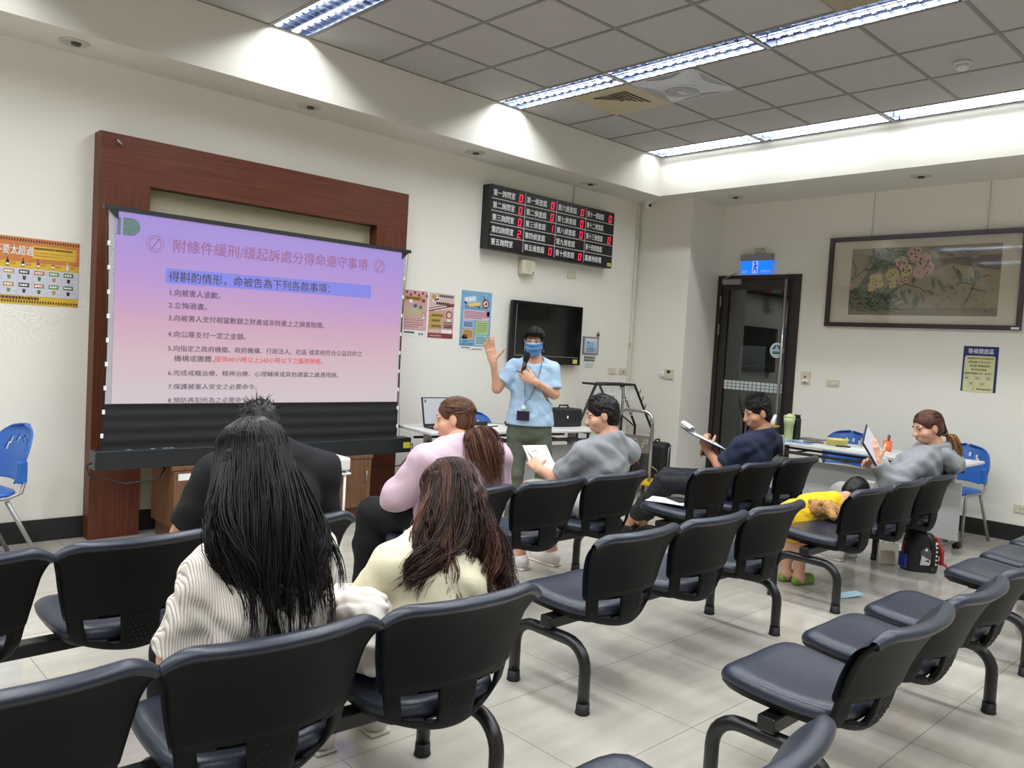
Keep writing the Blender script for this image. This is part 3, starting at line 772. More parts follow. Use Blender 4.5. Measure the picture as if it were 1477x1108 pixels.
# alcohol poster, partly outside the left edge
w_ = MB(); W, Hh = 0.78, 0.418
OR = pm((206, 128, 72)); YE = pm((222, 184, 60)); DKS = pm((84, 52, 40)); LAV = pm((208, 208, 222))
w_.rect(0, 0, W, Hh, 1, YE); w_.rect(0, Hh-0.15, W, Hh-0.0, 2, OR)
for k in range(52):
    for vv in (Hh-0.026, 0.010):
        w_.poly([(k*0.015, vv), (k*0.015+0.008, vv), (k*0.015+0.013, vv+0.016), (k*0.015+0.005, vv+0.016)], 3, DKS)
w_.text('喝酒不要太超過', 0.215, Hh-0.112, 0.058, 4, WHITE, width=0.30, bold=0.03)
w_.rect(0.51, Hh-0.125, 0.762, Hh-0.045, 3, YE); bars(w_, 0.52, Hh-0.055, 0.75, 1, 0.02, 0.012, DKS, None, 4); bars(w_, 0.52, Hh-0.085, 0.75, 2, 0.018, 0.006, OR, None, 4)
w_.rect(0, 0.055, W, 0.225, 2, LAV)
pal = [pm((96, 150, 60)), pm((60, 60, 60)), pm((64, 110, 62)), pm((196, 140, 60)), pm((40, 34, 32)), pm((60, 34, 30)), pm((150, 60, 60)), pm((190, 120, 70)), pm((222, 214, 200))]
for k in range(9):
    u_ = 0.03+k*0.084
    m_ = pal[k]
    w_.poly([(u_, 0.235), (u_+0.018, 0.235), (u_+0.018, 0.262), (u_+0.012, 0.272), (u_+0.012, 0.288), (u_+0.006, 0.288), (u_+0.006, 0.272), (u_, 0.262)], 3, m_)
    w_.rect(u_+0.001, 0.24, u_+0.017, 0.252, 4, WHITE)
    bars(w_, u_+0.025, 0.275, u_+0.06, 2, 0.018, 0.009, OR, None, 4)
    for vv in (0.190, 0.108):
        rrect(w_, u_-0.012, vv, u_+0.046, vv+0.026, 0.004, 3, pal[(k*2+4) % 9]); bars(w_, u_-0.006, vv+0.019, u_+0.040, 1, 0.01, 0.012, WHITE, None, 4)
        w_.poly([(u_+0.008, vv-0.012), (u_+0.011, vv-0.036), (u_+0.025, vv-0.036), (u_+0.028, vv-0.012)], 3, pal[(k+5) % 9])
    w_.rect(u_-0.022, 0.055, u_-0.0205, 0.225, 3, pm((184, 184, 200)))
bars(w_, 0.02, 0.048, 0.70, 1, 0.02, 0.016, DKS, None, 4, seed=5)
tag(w_.build('alcohol_poster', loc=(0.795, YD-0.001, 1.528)), 'orange and yellow poster of bottles and glasses at the left edge', 'poster')

# pink and olive prize poster nearest the screen
w_ = MB(); PK = pm((206, 158, 160)); RB = pm((134, 52, 60)); OL = pm((178, 156, 54)); BE = pm((196, 176, 150))
W, Hh = 0.25, 0.41
w_.rect(0, 0, W, Hh, 1, PAPER); w_.rect(0, 0.06, W, Hh, 2, PK); w_.rect(0, Hh-0.09, W-0.06, Hh-0.05, 3, OL)
w_.rect(0, 0.17, W-0.01, 0.27, 3, BE)
for k in range(6): w_.disc(0.02+k*0.044, Hh-0.02-(k % 2)*0.02, 0.013, 4, RB, n=10)
bars(w_, 0.01, Hh-0.06, 0.18, 1, 0.02, 0.022, RB, None, 5)
for a, c, m_ in ((0.05, 0.30, WHITE), (0.10, 0.26, pm((70, 90, 140))), (0.16, 0.25, pm((100, 130, 60))), (0.19, 0.31, RB)): w_.rect(a, c, a+0.035, c+0.03, 4, m_)
w_.rect(0, 0.07, W-0.01, 0.155, 3, pm((220, 176, 178)))
bars(w_, 0.01, 0.15, 0.22, 4, 0.02, 0.006, RB, None, 4)
w_.disc(0.215, 0.20, 0.018, 4, RB, n=12); w_.disc(0.215, 0.20, 0.011, 5, WHITE, n=12); w_.rect(0.203, 0.165, 0.227, 0.187, 4, WHITE)
bars(w_, 0.01, 0.045, 0.13, 1, 0.02, 0.014, BLACK, None, 4); w_.rect(0.17, 0.018, 0.185, 0.034, 4, BLACK); w_.rect(0.20, 0.018, 0.215, 0.034, 4, BLACK)
tag(w_.build('pink_poster', loc=(4.185, YD-0.001, 1.473)), 'pink poster half hidden by the right edge of the screen surround', 'poster')
# pink poster with yellow boxes
w_ = MB(); W, Hh = 0.29, 0.405
w_.rect(0, 0, W, Hh, 1, PK); w_.rect(0, Hh-0.15, W, Hh, 2, pm((214, 188, 178)))
w_.disc(0.05, Hh-0.035, 0.022, 3, OL, n=12); bars(w_, 0.11, Hh-0.012, 0.285, 1, 0.02, 0.02, pm((60, 70, 90)), None, 4)
w_.poly([(0.04, 0.32), (0.12, 0.345), (0.12, 0.375), (0.04, 0.35)], 3, WHITE); w_.poly([(0.055, 0.33), (0.11, 0.347), (0.11, 0.365), (0.055, 0.348)], 4, RB)
bars(w_, 0.08, 0.325, 0.25, 1, 0.02, 0.022, BLACK, None, 4, seed=3)
w_.poly([(0, 0.235), (W, 0.295), (W, 0.325), (0, 0.265)], 3, RB); w_.poly([(0.0, 0.248), (0.2, 0.29), (0.2, 0.299), (0.0, 0.257)], 4, WHITE)
w_.poly([(0.06, 0.24), (0.26, 0.282), (0.26, 0.290), (0.06, 0.248)], 5, WHITE)
for v0, u1 in ((0.185, 0.175), (0.138, 0.14), (0.088, 0.155)):
    rrect(w_, 0.01, v0, u1, v0+0.04, 0.008, 3, OL); bars(w_, 0.04, v0+0.026, u1-0.01, 1, 0.02, 0.013, DKS, None, 4)
w_.disc(0.235, 0.215, 0.037, 3, RB, n=16); w_.disc(0.235, 0.215, 0.026, 4, pm((230, 190, 176)), n=16); w_.rect(0.215, 0.155, 0.255, 0.180, 4, WHITE)
w_.rect(0.17, 0.135, 0.28, 0.150, 3, pm((120, 140, 70))); bars(w_, 0.18, 0.125, 0.28, 2, 0.018, 0.012, DKS, None, 4)
w_.rect(0, 0.0, W, 0.042, 3, RB); bars(w_, 0.02, 0.027, 0.16, 1, 0.02, 0.014, PK, None, 4)
w_.rect(0.01, 0.047, 0.13, 0.075, 3, pm((210, 196, 160))); w_.rect(0.15, 0.047, 0.275, 0.078, 3, WHITE)
tag(w_.build('pink_poster', loc=(4.458, YD-0.001, 1.475)), 'pink poster with three yellow boxes, left of the tall blue poster', 'poster')
# blue poster
w_ = MB(); W, Hh = 0.405, 0.555; BL = pm((120, 172, 206)); LB = pm((170, 200, 224))
w_.rect(0, 0, W, Hh, 1, PAPER); w_.rect(0, 0.035, W-0.025, Hh, 2, BL)
for a, c, r_ in ((0.05, 0.42, 0.03), (0.30, 0.52, 0.02), (0.35, 0.35, 0.03), (0.06, 0.1, 0.04)): w_.disc(a, c, r_, 3, pm((138, 184, 214)), n=14)
for txt, u_, v_, m_, sh in (('交流', 0.04, 0.455, WHITE, 0), ('保護', 0.12, 0.475, pm((236, 190, 206)), 0)):
    pass
T_ = Matrix.Translation((0.085, 0, -0.022)) @ Matrix.Rotation(-0.17, 4, 'Y')
rrect(w_, 0.03, 0.452, 0.19, 0.515, 0.02, 3, LB, T_ ); rrect(w_, 0.07, 0.415, 0.25, 0.45, 0.015, 3, pm((226, 170, 130)), T_)
bars(w_, 0.045, 0.505, 0.18, 1, 0.05, 0.036, WHITE, T_, 4); bars(w_, 0.085, 0.445, 0.23, 1, 0.05, 0.026, pm((244, 214, 130)), T_, 4)
w_.rect(0.05, 0.395, 0.23, 0.415, 3, pm((40, 44, 52))); bars(w_, 0.06, 0.410, 0.22, 1, 0.02, 0.011, LB, None, 4)
w_.disc(0.305, 0.445, 0.044, 3, RB, n=16); w_.disc(0.305, 0.445, 0.030, 4, WHITE, n=16); w_.poly([(0.27, 0.52), (0.278, 0.52), (0.30, 0.46), (0.29, 0.46)], 5, BLACK); w_.poly([(0.285, 0.425), (0.325, 0.435), (0.32, 0.465), (0.30, 0.455)], 5, RB)
w_.rect(0.24, 0.395, 0.33, 0.408, 3, pm((110, 160, 110)))
for (u0, v0, u1, v1, m_, n_, tm) in ((0.03, 0.28, 0.36, 0.375, pm((224, 190, 206)), 5, RB), (0.03, 0.205, 0.17, 0.275, pm((176, 200, 232)), 5, pm((60, 70, 110))), (0.195, 0.15, 0.355, 0.272, pm((188, 212, 140)), 6, pm((84, 110, 70))), (0.03, 0.10, 0.17, 0.195, pm((226, 180, 120)), 6, pm((120, 80, 50))), (0.19, 0.045, 0.345, 0.14, pm((176, 214, 214)), 5, pm((60, 90, 100)))):
    rrect(w_, u0, v0, u1, v1, 0.012, 3, m_); bars(w_, u0+0.014, v1-0.012, u1-0.012, n_, (v1-v0-0.02)/n_, 0.007, tm, None, 4, seed=n_)
bars(w_, 0.04, 0.086, 0.10, 1, 0.02, 0.013, pm((80, 80, 84)), None, 4); bars(w_, 0.02, 0.06, 0.18, 2, 0.014, 0.006, pm((70, 100, 140)), None, 4)
bars(w_, 0.03, 0.024, 0.14, 1, 0.02, 0.009, pm((50, 60, 80)), None, 4); bars(w_, 0.16, 0.012, 0.30, 1, 0.02, 0.006, RB, None, 4)
tag(w_.build('blue_poster', loc=(4.83, YD-0.001, 1.382)), 'tall blue poster with pastel text boxes left of the television', 'poster')
# framed notice, pen holder, notes right of the television
o = thing('framed_notice', 'small grey framed notice right of the television', 'notice', (6.69, YD, 1.398))
MB().box((-0.125, -0.014, 0), (0.125, -0.001, 0.19), mat('grey_frame', (128, 130, 134), 0.4)).build('frame', o)
s = MB(); T_ = Matrix.Translation((0, -0.0145, 0)); s.rect(-0.105, 0.015, 0.105, 0.175, 0, pm((190, 208, 222)), T_); s.rect(-0.07, 0.05, 0.04, 0.13, 1, pm((146, 186, 214)), T_)
bars(s, -0.08, 0.165, 0.09, 1, 0.02, 0.018, WHITE, T_, 2); bars(s, -0.08, 0.065, 0.08, 3, 0.016, 0.008, pm((70, 100, 130)), T_, 2); s.disc(-0.05, 0.128, 0.01, 2, BLACK, T_)
s.build('notice_sheet', o)
o = thing('key_hook', 'little dark object hanging above the framed notice', 'hook', (6.795, YD, 1.60))
MB().sphere((0, -0.018, 0.015), (0.018, 0.014, 0.022), mat('dark_grey_plastic', (70, 70, 72), 0.5)).build('body', o)
MB().tube([(0.004, -0.012, 0.03), (0.016, -0.008, 0.055)], 0.005, GREYP, seg=6).build('hook', o)
s = MB(); s.rect(-0.10, 0, 0.10, 0.062, 1, PAPER); s.text('請勿拍照', -0.085, 0.034, 0.026, 2, BLACK, width=0.17, bold=0.02) if False else None
bars(s, -0.09, 0.058, 0.09, 2, 0.030, 0.024, pm((60, 60, 64)), None, 2)
tag(s.build('paper_note', loc=(6.693, YD-0.001, 1.315)), 'white note in bold black print right under the framed notice', 'note')
s = MB(); s.rect(-0.078, 0, 0.078, 0.06, 1, PAPER); bars(s, -0.07, 0.054, 0.07, 3, 0.018, 0.007, GREYP, None, 2)
tag(s.build('paper_note', loc=(6.692, YD-0.001, 1.24)), 'small note with faint grey print, lower of two under the frame', 'note')

# ---------------------------------------------------------------- right wall
# glazed door with a dim lobby beyond
M_DOORF = mat('dark_brown_door_frame', (42, 34, 31), 0.35, vary=0.12)
d = bpy.data.objects.new('door_1', None); COL.objects.link(d); d.location = (ROOM_R, 4.599, 0); d.rotation_euler = (0, 0, RW); struct(d)
hw = 0.499
for a, c in ((-hw, -hw+0.05), (hw-0.05, hw)): MB().box((a, -0.012, 0), (c, 0.112, DZ-0.0), M_DOORF).build('jamb', d)
MB().box((-hw+0.05, -0.012, DZ-0.05), (hw-0.05, 0.112, DZ), M_DOORF).build('head', d)
lf = MB(); lf.box((-hw+0.052, 0.005, 0.01), (-0.362, 0.05, DZ-0.052), M_DOORF); lf.box((0.362, 0.005, 0.01), (hw-0.052, 0.05, DZ-0.052), M_DOORF)
lf.box((-0.362, 0.005, DZ-0.155), (0.362, 0.05, DZ-0.052), M_DOORF); lf.box((-0.362, 0.005, 0.01), (0.362, 0.05, 0.15), M_DOORF)
leaf = lf.build('leaf', d)
gm = bpy.data.materials.new('door_glass'); gm.use_nodes = True
N = gm.node_tree.nodes; L = gm.node_tree.links
for n_ in list(N): N.remove(n_)
out = N.new('ShaderNodeOutputMaterial'); tr = N.new('ShaderNodeBsdfTransparent'); tr.inputs[0].default_value = (0.40, 0.43, 0.43, 1)
gl = N.new('ShaderNodeBsdfGlossy'); gl.inputs['Roughness'].default_value = 0.02; gl.inputs[0].default_value = (1, 1, 1, 1)
fr = schlick(N, L, 0.10); mxs = N.new('ShaderNodeMixShader')
L.new(fr.outputs[0], mxs.inputs[0]); L.new(tr.outputs[0], mxs.inputs[1]); L.new(gl.outputs[0], mxs.inputs[2]); L.new(mxs.outputs[0], out.inputs[0])
MB().box((-0.362, 0.024, 0.15), (0.362, 0.030, DZ-0.155), gm).build('glass', leaf)
b = MB(); FR = pm((196, 204, 204), 0.6)
nc = 14
for r_ in range(3):
    for c_ in range(nc):
        a = -0.358+c_*0.716/nc
        b.rect(a+0.004, 1.098+r_*0.035, a+0.716/nc-0.004, 1.098+r_*0.035+0.029, 0, FR, Matrix.Translation((0, 0.0235, 0)))
b.build('frosted_squares', leaf)
TG = Matrix.Translation((0, 0.0235, 0))
b = MB(); cy = 4.599-4.340
b.disc(cy, 1.557, 0.08, 0, WHITE, TG, ry=0.082); b.poly([(cy-0.058, 1.565), (cy+0.058, 1.565), (cy+0.03, 1.607), (cy, 1.618), (cy-0.03, 1.607)], 1, pm((44, 106, 160)), TG)
b.poly([(cy-0.035, 1.555), (cy+0.035, 1.555), (cy+0.008, 1.60), (cy, 1.612), (cy-0.008, 1.60)], 2, pm((178, 212, 234)), TG); b.rect(cy-0.05, 1.515, cy+0.05, 1.548, 1, pm((74, 110, 108)), TG); b.rect(cy-0.05, 1.532, cy+0.05, 1.548, 2, pm((96, 150, 184)), TG)
bars(b, cy-0.035, 1.505, cy+0.035, 1, 0.01, 0.008, GREYP, TG, 1)
b.build('round_sticker', leaf)
b = MB(); uh = 4.599-4.246
b.tube([(uh, -0.05, 0.55), (uh, -0.05, 2.31)], 0.016, CHROME, seg=14)
for zz in (0.75, 2.1): b.tube([(uh, -0.05, zz), (uh, 0.004, zz)], 0.010, CHROME, seg=8)
b.build('pull_bar', leaf)
b = MB(); b.box((4.599-5.026-0.0+0.0, -0.045, 2.265), (4.599-4.802, 0.004, 2.325), mat('grey_closer', (150, 148, 144), 0.4), bev=0.004)
b.tube([(-0.41, -0.03, 2.33), (-0.33, -0.05, 2.36), (-0.26, -0.03, 2.385)], 0.007, GREYP, seg=6)
b.build('door_closer', leaf)
for zz in (2.02, 1.70, 0.4): MB().box((-hw+0.044, -0.018, zz), (-hw+0.058, -0.0125, zz+0.12), CHROME).build('hinge', d)
# lobby behind the door
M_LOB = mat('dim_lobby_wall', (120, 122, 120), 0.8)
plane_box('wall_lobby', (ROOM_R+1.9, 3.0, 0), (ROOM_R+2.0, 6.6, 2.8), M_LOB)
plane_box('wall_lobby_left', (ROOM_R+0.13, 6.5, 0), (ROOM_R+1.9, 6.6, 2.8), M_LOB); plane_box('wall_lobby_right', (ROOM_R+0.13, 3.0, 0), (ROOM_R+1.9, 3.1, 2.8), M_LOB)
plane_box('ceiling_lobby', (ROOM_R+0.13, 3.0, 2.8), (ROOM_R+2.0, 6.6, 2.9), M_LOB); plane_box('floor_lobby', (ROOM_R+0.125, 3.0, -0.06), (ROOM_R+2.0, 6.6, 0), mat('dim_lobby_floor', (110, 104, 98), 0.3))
NPY, NPZ = 5.17, 1.39
o = thing('notice_panel', 'white panel seen through the door glass', 'panel', (ROOM_R+1.0, NPY, 0.0), RW)
MB().box((-0.17, -0.02, NPZ-0.22), (0.17, 0.0, NPZ+0.22), pm((206, 210, 208))).build('board', o)
MB().tube([(0, 0.02, 0.02), (0, 0.02, NPZ+0.2)], 0.018, GREYP, seg=8).build('post', o)
MB().box((-0.2, -0.15, 0), (0.2, 0.15, 0.02), GREYP).build('base', o)
o = thing('downlight', 'lobby spotlight shining on the white panel behind the glass door', 'downlight', (ROOM_R+0.45, NPY-0.1, 2.80))  # added lamp, invented to brighten the panel in the otherwise unlit lobby
MB().lathe([(0.06, -0.0005), (0.06, -0.012), (0.045, -0.012)], WHITE, seg=20).build('ring', o)
sl_ = bpy.data.lights.new('added_spot', 'SPOT'); sl_.energy = 45; sl_.spot_size = math.radians(34); sl_.spot_blend = 0.6; sl_.shadow_soft_size = 0.04
so_ = bpy.data.objects.new('added_spot', sl_); COL.objects.link(so_); so_.parent = o; so_.location = (0, 0, -0.03)
so_.rotation_euler = (Vector((0.55, 0.1, NPZ-2.77))).to_track_quat('-Z', 'Y').to_euler()
# exit sign
o = thing('exit_sign', 'lit blue exit sign above the glass door', 'exit sign', (ROOM_R, 4.615, 2.378), RW)
MB().box((-0.185, -0.07, 0.14), (0.185, -0.001, 0.208), mat('silver_case', (150, 148, 150), 0.4), bev=0.004).build('case', o)
pn = MB().box((-0.183, -0.05, 0), (0.183, -0.03, 0.142), mat('lit_blue_panel', (30, 130, 240), 0.4, emit=(20, 128, 250), estr=0.8, vary=0.03)).build('light_panel', o)
s = MB(); T_ = Matrix.Translation((0, -0.0505, 0)); LV = mat('lit_pale_mark', (150, 170, 255), 0.4, emit=(150, 170, 255), estr=0.8, vary=0)
s.text('EXIT', -0.165, 0.004, 0.036, 1, LV, T_, width=0.075); s.text('緊急出口', 0.06, 0.010, 0.028, 1, LV, T_, width=0.115)
s.rect(-0.045, 0.003, 0.025, 0.135, 0.5, LV, T_); DB = mat('dark_figure', (30, 70, 190), 0.4, emit=(24, 60, 190), estr=0.5, vary=0)
s.disc(-0.012, 0.117, 0.012, 1, DB, T_, n=12); s.poly([(-0.03, 0.07), (-0.012, 0.1), (0.004, 0.1), (0.016, 0.075), (0.010, 0.07), (0.0, 0.088), (-0.004, 0.06), (0.012, 0.045), (0.006, 0.015), (-0.002, 0.015), (0.0, 0.04), (-0.014, 0.05), (-0.03, 0.02), (-0.038, 0.024), (-0.022, 0.058), (-0.014, 0.085), (-0.024, 0.068)], 1, DB, T_)
s.build('running_figure', pn)
# call device
o = thing('call_button', 'small ivory push device with red mark right of the door', 'wall device', (ROOM_R, 3.975, 1.228), RW)
MB().box((-0.048, -0.022, 0), (0.048, -0.001, 0.122), IVORY, bev=0.004).build('case', o)
s = MB(); T_ = Matrix.Translation((0, -0.0225, 0)); s.disc(0, 0.068, 0.013, 0, pm((176, 60, 44)), T_); s.rect(-0.035, 0.02, 0.03, 0.042, 0, WHITE, T_); s.build('red_mark', o)
MB().rect(-0.02, 0.006, 0.02, 0.014, 0, BLACK, T_).build('slot', o)
# framed painting
o = thing('framed_painting', 'wide framed ink painting of flowers and leaves hanging on wires', 'painting', (ROOM_R, 2.93, 1.827), RW)
MF = mat('dark_mahogany_frame', (52, 30, 27), 0.35, vary=0.1)
PW, PH = 0.878, 0.889
for a, c, e, g_ in ((-PW, 0, PW, 0.042), (-PW, PH-0.042, PW, PH), (-PW, 0.042, -PW+0.042, PH-0.042), (PW-0.042, 0.042, PW, PH-0.042)):
    pass
fb = MB()
fb.box((-PW, -0.04, 0), (PW, -0.012, 0.042), MF); fb.box((-PW, -0.04, PH-0.042), (PW, -0.012, PH), MF)
fb.box((-PW, -0.04, 0.042), (-PW+0.042, -0.012, PH-0.042), MF); fb.box((PW-0.042, -0.04, 0.042), (PW, -0.012, PH-0.042), MF)
fb.build('frame', o)
MB().box((-PW+0.01, -0.012, 0.01), (PW-0.01, -0.004, PH-0.01), mat('cream_mount', (216, 209, 190), 0.7, vary=0.02)).build('mount', o)
s = MB(); T_ = Matrix.Translation((0, -0.0125, 0))
INK = lambda c: pm(c, 0.75)
aw0, aw1, ah0, ah1 = -0.652, 0.680, 0.120, 0.770
s.rect(aw0, ah0, aw1, ah1, 0, mat('aged_silk', (158, 147, 122), 0.75, vary=0.16, nscale=5), T_)
s.rect(aw0, ah0, aw1, ah0+0.075, 1, mat('grey_wash', (134, 127, 112), 0.75, vary=0.2, nscale=6), T_)
rnd = random.Random(11)
def leaf_(x_, y_, l_, a, wd, m, ly):
    c_, s__ = math.cos(a), math.sin(a); P = []
    for k in range(7):
        f = k/6; P.append((f*l_, wd*math.sin(PI*f)*(1-0.3*f)))
    for k in range(5, 0, -1):
        f = k/6; P.append((f*l_, -wd*0.6*math.sin(PI*f)))
    Q = [(x_+p*c_-q*s__, y_+p*s__+q*c_) for p, q in P]
    Q = [(max(aw0, min(aw1, p)), max(ah0, min(ah1, q))) for p, q in Q]
    s.poly(Q, ly, m, T_)
def branch(pts, wd, m, ly):
    for (a, b2), (c_, d2) in zip(pts, pts[1:]):
        L_ = math.hypot(c_-a, d2-b2) or 1; nx, ny = -(d2-b2)/L_*wd, (c_-a)/L_*wd
        s.poly([(a-nx, b2-ny), (c_-nx*0.8, d2-ny*0.8), (c_+nx*0.8, d2+ny*0.8), (a+nx, b2+ny)], ly, m, T_)
TRK = INK((112, 104, 94)); GR1, GR2, GR3 = INK((92, 110, 92)), INK((120, 134, 112)), INK((70, 86, 74))
U = lambda px: aw0+(px-195)/(1310-195)*(aw1-aw0)
V = lambda py: ah1-(py-160)/(670-160)*(ah1-ah0)
s.poly([(U(230), V(520)), (U(320), V(360)), (U(400), V(230)), (U(480), V(180)), (U(500), V(230)), (U(400), V(340)), (U(330), V(470)), (U(300), V(560))], 2, TRK, T_)
s.poly([(U(800), V(250)), (U(920), V(255)), (U(1310), V(235)), (U(1310), V(350)), (U(1180), V(330)), (U(960), V(290)), (U(870), V(340)), (U(810), V(320))], 2, TRK, T_)
for pts in ([(200, 400), (250, 370), (330, 300), (350, 250)], [(205, 250), (240, 320), (230, 370)], [(900, 450), (1010, 480)], [(980, 310), (1050, 430), (1150, 450)], [(1080, 280), (1130, 330), (1150, 430), (1110, 530), (1070, 600)], [(620, 430), (760, 470), (800, 500)], [(540, 500), (650, 430)], [(1110, 470), (1230, 500)], [(1150, 400), (1240, 380)]):
    branch([(U(a), V(b2)) for a, b2 in pts], 0.005, INK((84, 74, 64)), 4)
for k in range(210):
    a = rnd.uniform(190, 560); b2 = rnd.uniform(500, 640); leaf_(U(a), V(b2), rnd.uniform(0.06, 0.16), rnd.uniform(-0.6, 2.6), 0.008, rnd.choice([GR1, GR2, GR3]), 3+(k % 5)*0.2)
for k in range(150):
    a = rnd.uniform(370, 640); b2 = rnd.uniform(180, 330); leaf_(U(a), V(b2), rnd.uniform(0.05, 0.12), rnd.uniform(0, 6.28), 0.010, rnd.choice([GR1, GR2, GR3]), 3+(k % 5)*0.2)
for k in range(26):
    a = rnd.uniform(780, 1120); b2 = rnd.uniform(180, 240); leaf_(U(a), V(b2), rnd.uniform(0.06, 0.14), rnd.uniform(-0.8, 0.5), 0.012, rnd.choice([GR2, INK((150, 156, 140))]), 3)
for a, b2, l_, an in ((830, 380, .14, -1.3), (870, 400, .16, -1.0), (600, 500, .16, -0.9), (640, 480, .10, -1.9), (740, 500, .13, -1.9), (760, 500, .11, -1.2), (700, 380, .08, -1.6), (1010, 330, .12, -1.2), (1060, 400, .10, -2.2), (1100, 390, .10, -1.0), (1140, 330, .14, -1.3), (800, 480, .10, -0.6), (610, 480, .07, -1.4), (660, 470, .06, -1.0), (760, 520, .16, -2.0)):
    leaf_(U(a), V(b2), l_, an, 0.024, rnd.choice([GR1, GR3]), 5); leaf_(U(a), V(b2), l_, an, 0.006, GR2, 5.5)
def flower(px, py, r_, m1, m2, n_=9):
    for k in range(n_):
        an = 2*PI*k/n_+rnd.random()*0.3; q = r_*(0.75+rnd.random()*0.4)
        s.disc(U(px)+q*0.6*math.cos(an), V(py)+q*0.6*math.sin(an), q*0.42, 6+0.1*k, m1, T_, n=9)
    for k in range(7):
        an = rnd.random()*6.28; s.disc(U(px)+r_*0.5*math.cos(an), V(py)+r_*0.5*math.sin(an), r_*0.16, 7.2+0.1*k, m2, T_, n=7)
PKF, CRM, RDF = INK((204, 172, 158)), INK((206, 190, 142)), INK((136, 62, 80))
for a in ((700, 210, .07, PKF, RDF), (770, 270, .075, PKF, RDF), (600, 270, .055, PKF, RDF), (800, 330, .065, PKF, RDF), (740, 350, .06, PKF, PKF), (410, 410, .075, CRM, INK((180, 160, 110))), (380, 450, .05, CRM, CRM), (540, 370, .07, CRM, INK((176, 150, 100))), (640, 330, .06, CRM, RDF), (620, 400, .05, PKF, INK((120, 80, 70))), (540, 440, .04, CRM, CRM), (210, 450, .03, PKF, INK((150, 70, 70)))): flower(*a)
for k in range(46):
    a, b2 = rnd.uniform(850, 1280), rnd.uniform(390, 640)
    s.disc(U(a), V(b2), 0.006+0.006*rnd.random(), 4+0.05*k, INK((122, 106, 92)) if k % 3 else INK((150, 110, 100)), T_, n=6)
leaf_(U(965), V(450), 0.06, -0.55, 0.014, INK((98, 92, 44)), 8); leaf_(U(1010), V(490), 0.035, -1.1, 0.005, INK((60, 52, 46)), 8)
s.text('花開富貴', U(1262), V(500), 0.02, 4, INK((110, 104, 94)), T_, xs=0.0 if False else 1.0) if False else None
s.build('picture', o)
gp = bpy.data.materials.new('picture_glass'); gp.use_nodes = True
N = gp.node_tree.nodes; L = gp.node_tree.links
for n_ in list(N): N.remove(n_)
out = N.new('ShaderNodeOutputMaterial'); tr = N.new('ShaderNodeBsdfTransparent'); gl = N.new('ShaderNodeBsdfGlossy'); gl.inputs['Roughness'].default_value = 0.03
fr = schlick(N, L, 0.045); mxs = N.new('ShaderNodeMixShader')
L.new(fr.outputs[0], mxs.inputs[0]); L.new(tr.outputs[0], mxs.inputs[1]); L.new(gl.outputs[0], mxs.inputs[2]); L.new(mxs.outputs[0], out.inputs[0])
MB().box((-PW+0.035, -0.028, 0.035), (PW-0.035, -0.025, PH-0.035), gp).build('glass', o)
for yy, wz in ((3.40, 0.39), (2.383, 0.39)):
    u_ = 2.93-yy; MB().tube([(u_, -0.025, PH-0.0), (u_, -0.015, Z_SOFFIT-1.827-0.001)], 0.0025, GREYP, seg=5).build('hanging_wire', o)
MB().rect(PW-0.075, 0.008, PW-0.01, 0.028, 0, PAPER, Matrix.Translation((0, -0.041, 0))).build('label', o)
# waiting area sign
s = MB(); NB = pm((28, 44, 104)); CR = pm((214, 212, 160)); W, Hh = 0.285, 0.407
s.rect(0, 0, W, Hh, 1, NB); rrect(s, 0.016, -0.004, W-0.022, Hh-0.085, 0.018, 2, CR); 
s.text('等候開庭區', W/2, Hh-0.070, 0.046, 3, WHITE, width=0.205, align='CENTER', bold=0.02) if False else s.text('等候開庭區', 0.038, Hh-0.068, 0.046, 3, WHITE, width=0.21, bold=0.02)
ink = pm((70, 74, 50))
for k, (a, c, tx) in enumerate(((0.035, 0.25, '為維護民眾安全及開庭品質'), (0.045, 0.12, '本署偵查庭'), (0.06, 0.225, '請勿攜行動電話錄音'), (0.075, 0.2, '配合防疫措施'), (0.022, 0.25, '健康管理靠大家一起努力'))):
    wd = (c-a)
    s.text(tx, a, Hh-0.117-k*0.034, 0.019, 3, ink, width=wd, bold=0.015)
    if k == 1: s.text('先走在前面', 0.128, Hh-0.117-k*0.034, 0.019, 3, pm((176, 110, 70)), width=0.1, bold=0.015)
for a, c in ((0.02, 0.108), (0.105, 0.108), (0.195, 0.108), (0.06, 0.058), (0.15, 0.058)):
    rrect(s, a, c, a+0.048, c+0.026, 0.004, 3, pm((150, 130, 140))); rrect(s, a+0.003, c+0.003, a+0.045, c+0.023, 0.003, 4, pm((228, 222, 200))); bars(s, a+0.011, c+0.019, a+0.038, 1, 0.01, 0.011, ink, None, 5)
s.rect(0.02, 0.140, 0.255, 0.1415, 3, GREYP); s.rect(0.02, 0.042, 0.255, 0.0435, 3, GREYP); bars(s, 0.13, 0.030, 0.255, 1, 0.01, 0.012, ink, None, 3); s.disc(0.105, 0.024, 0.012, 3, pm((196, 184, 110)), n=12)
tag(s.build('waiting_area_sign', loc=(ROOM_R-0.001, 2.498, 1.272), rot=(0, 0, RW)), 'navy and cream waiting area sign below the painting', 'sign')

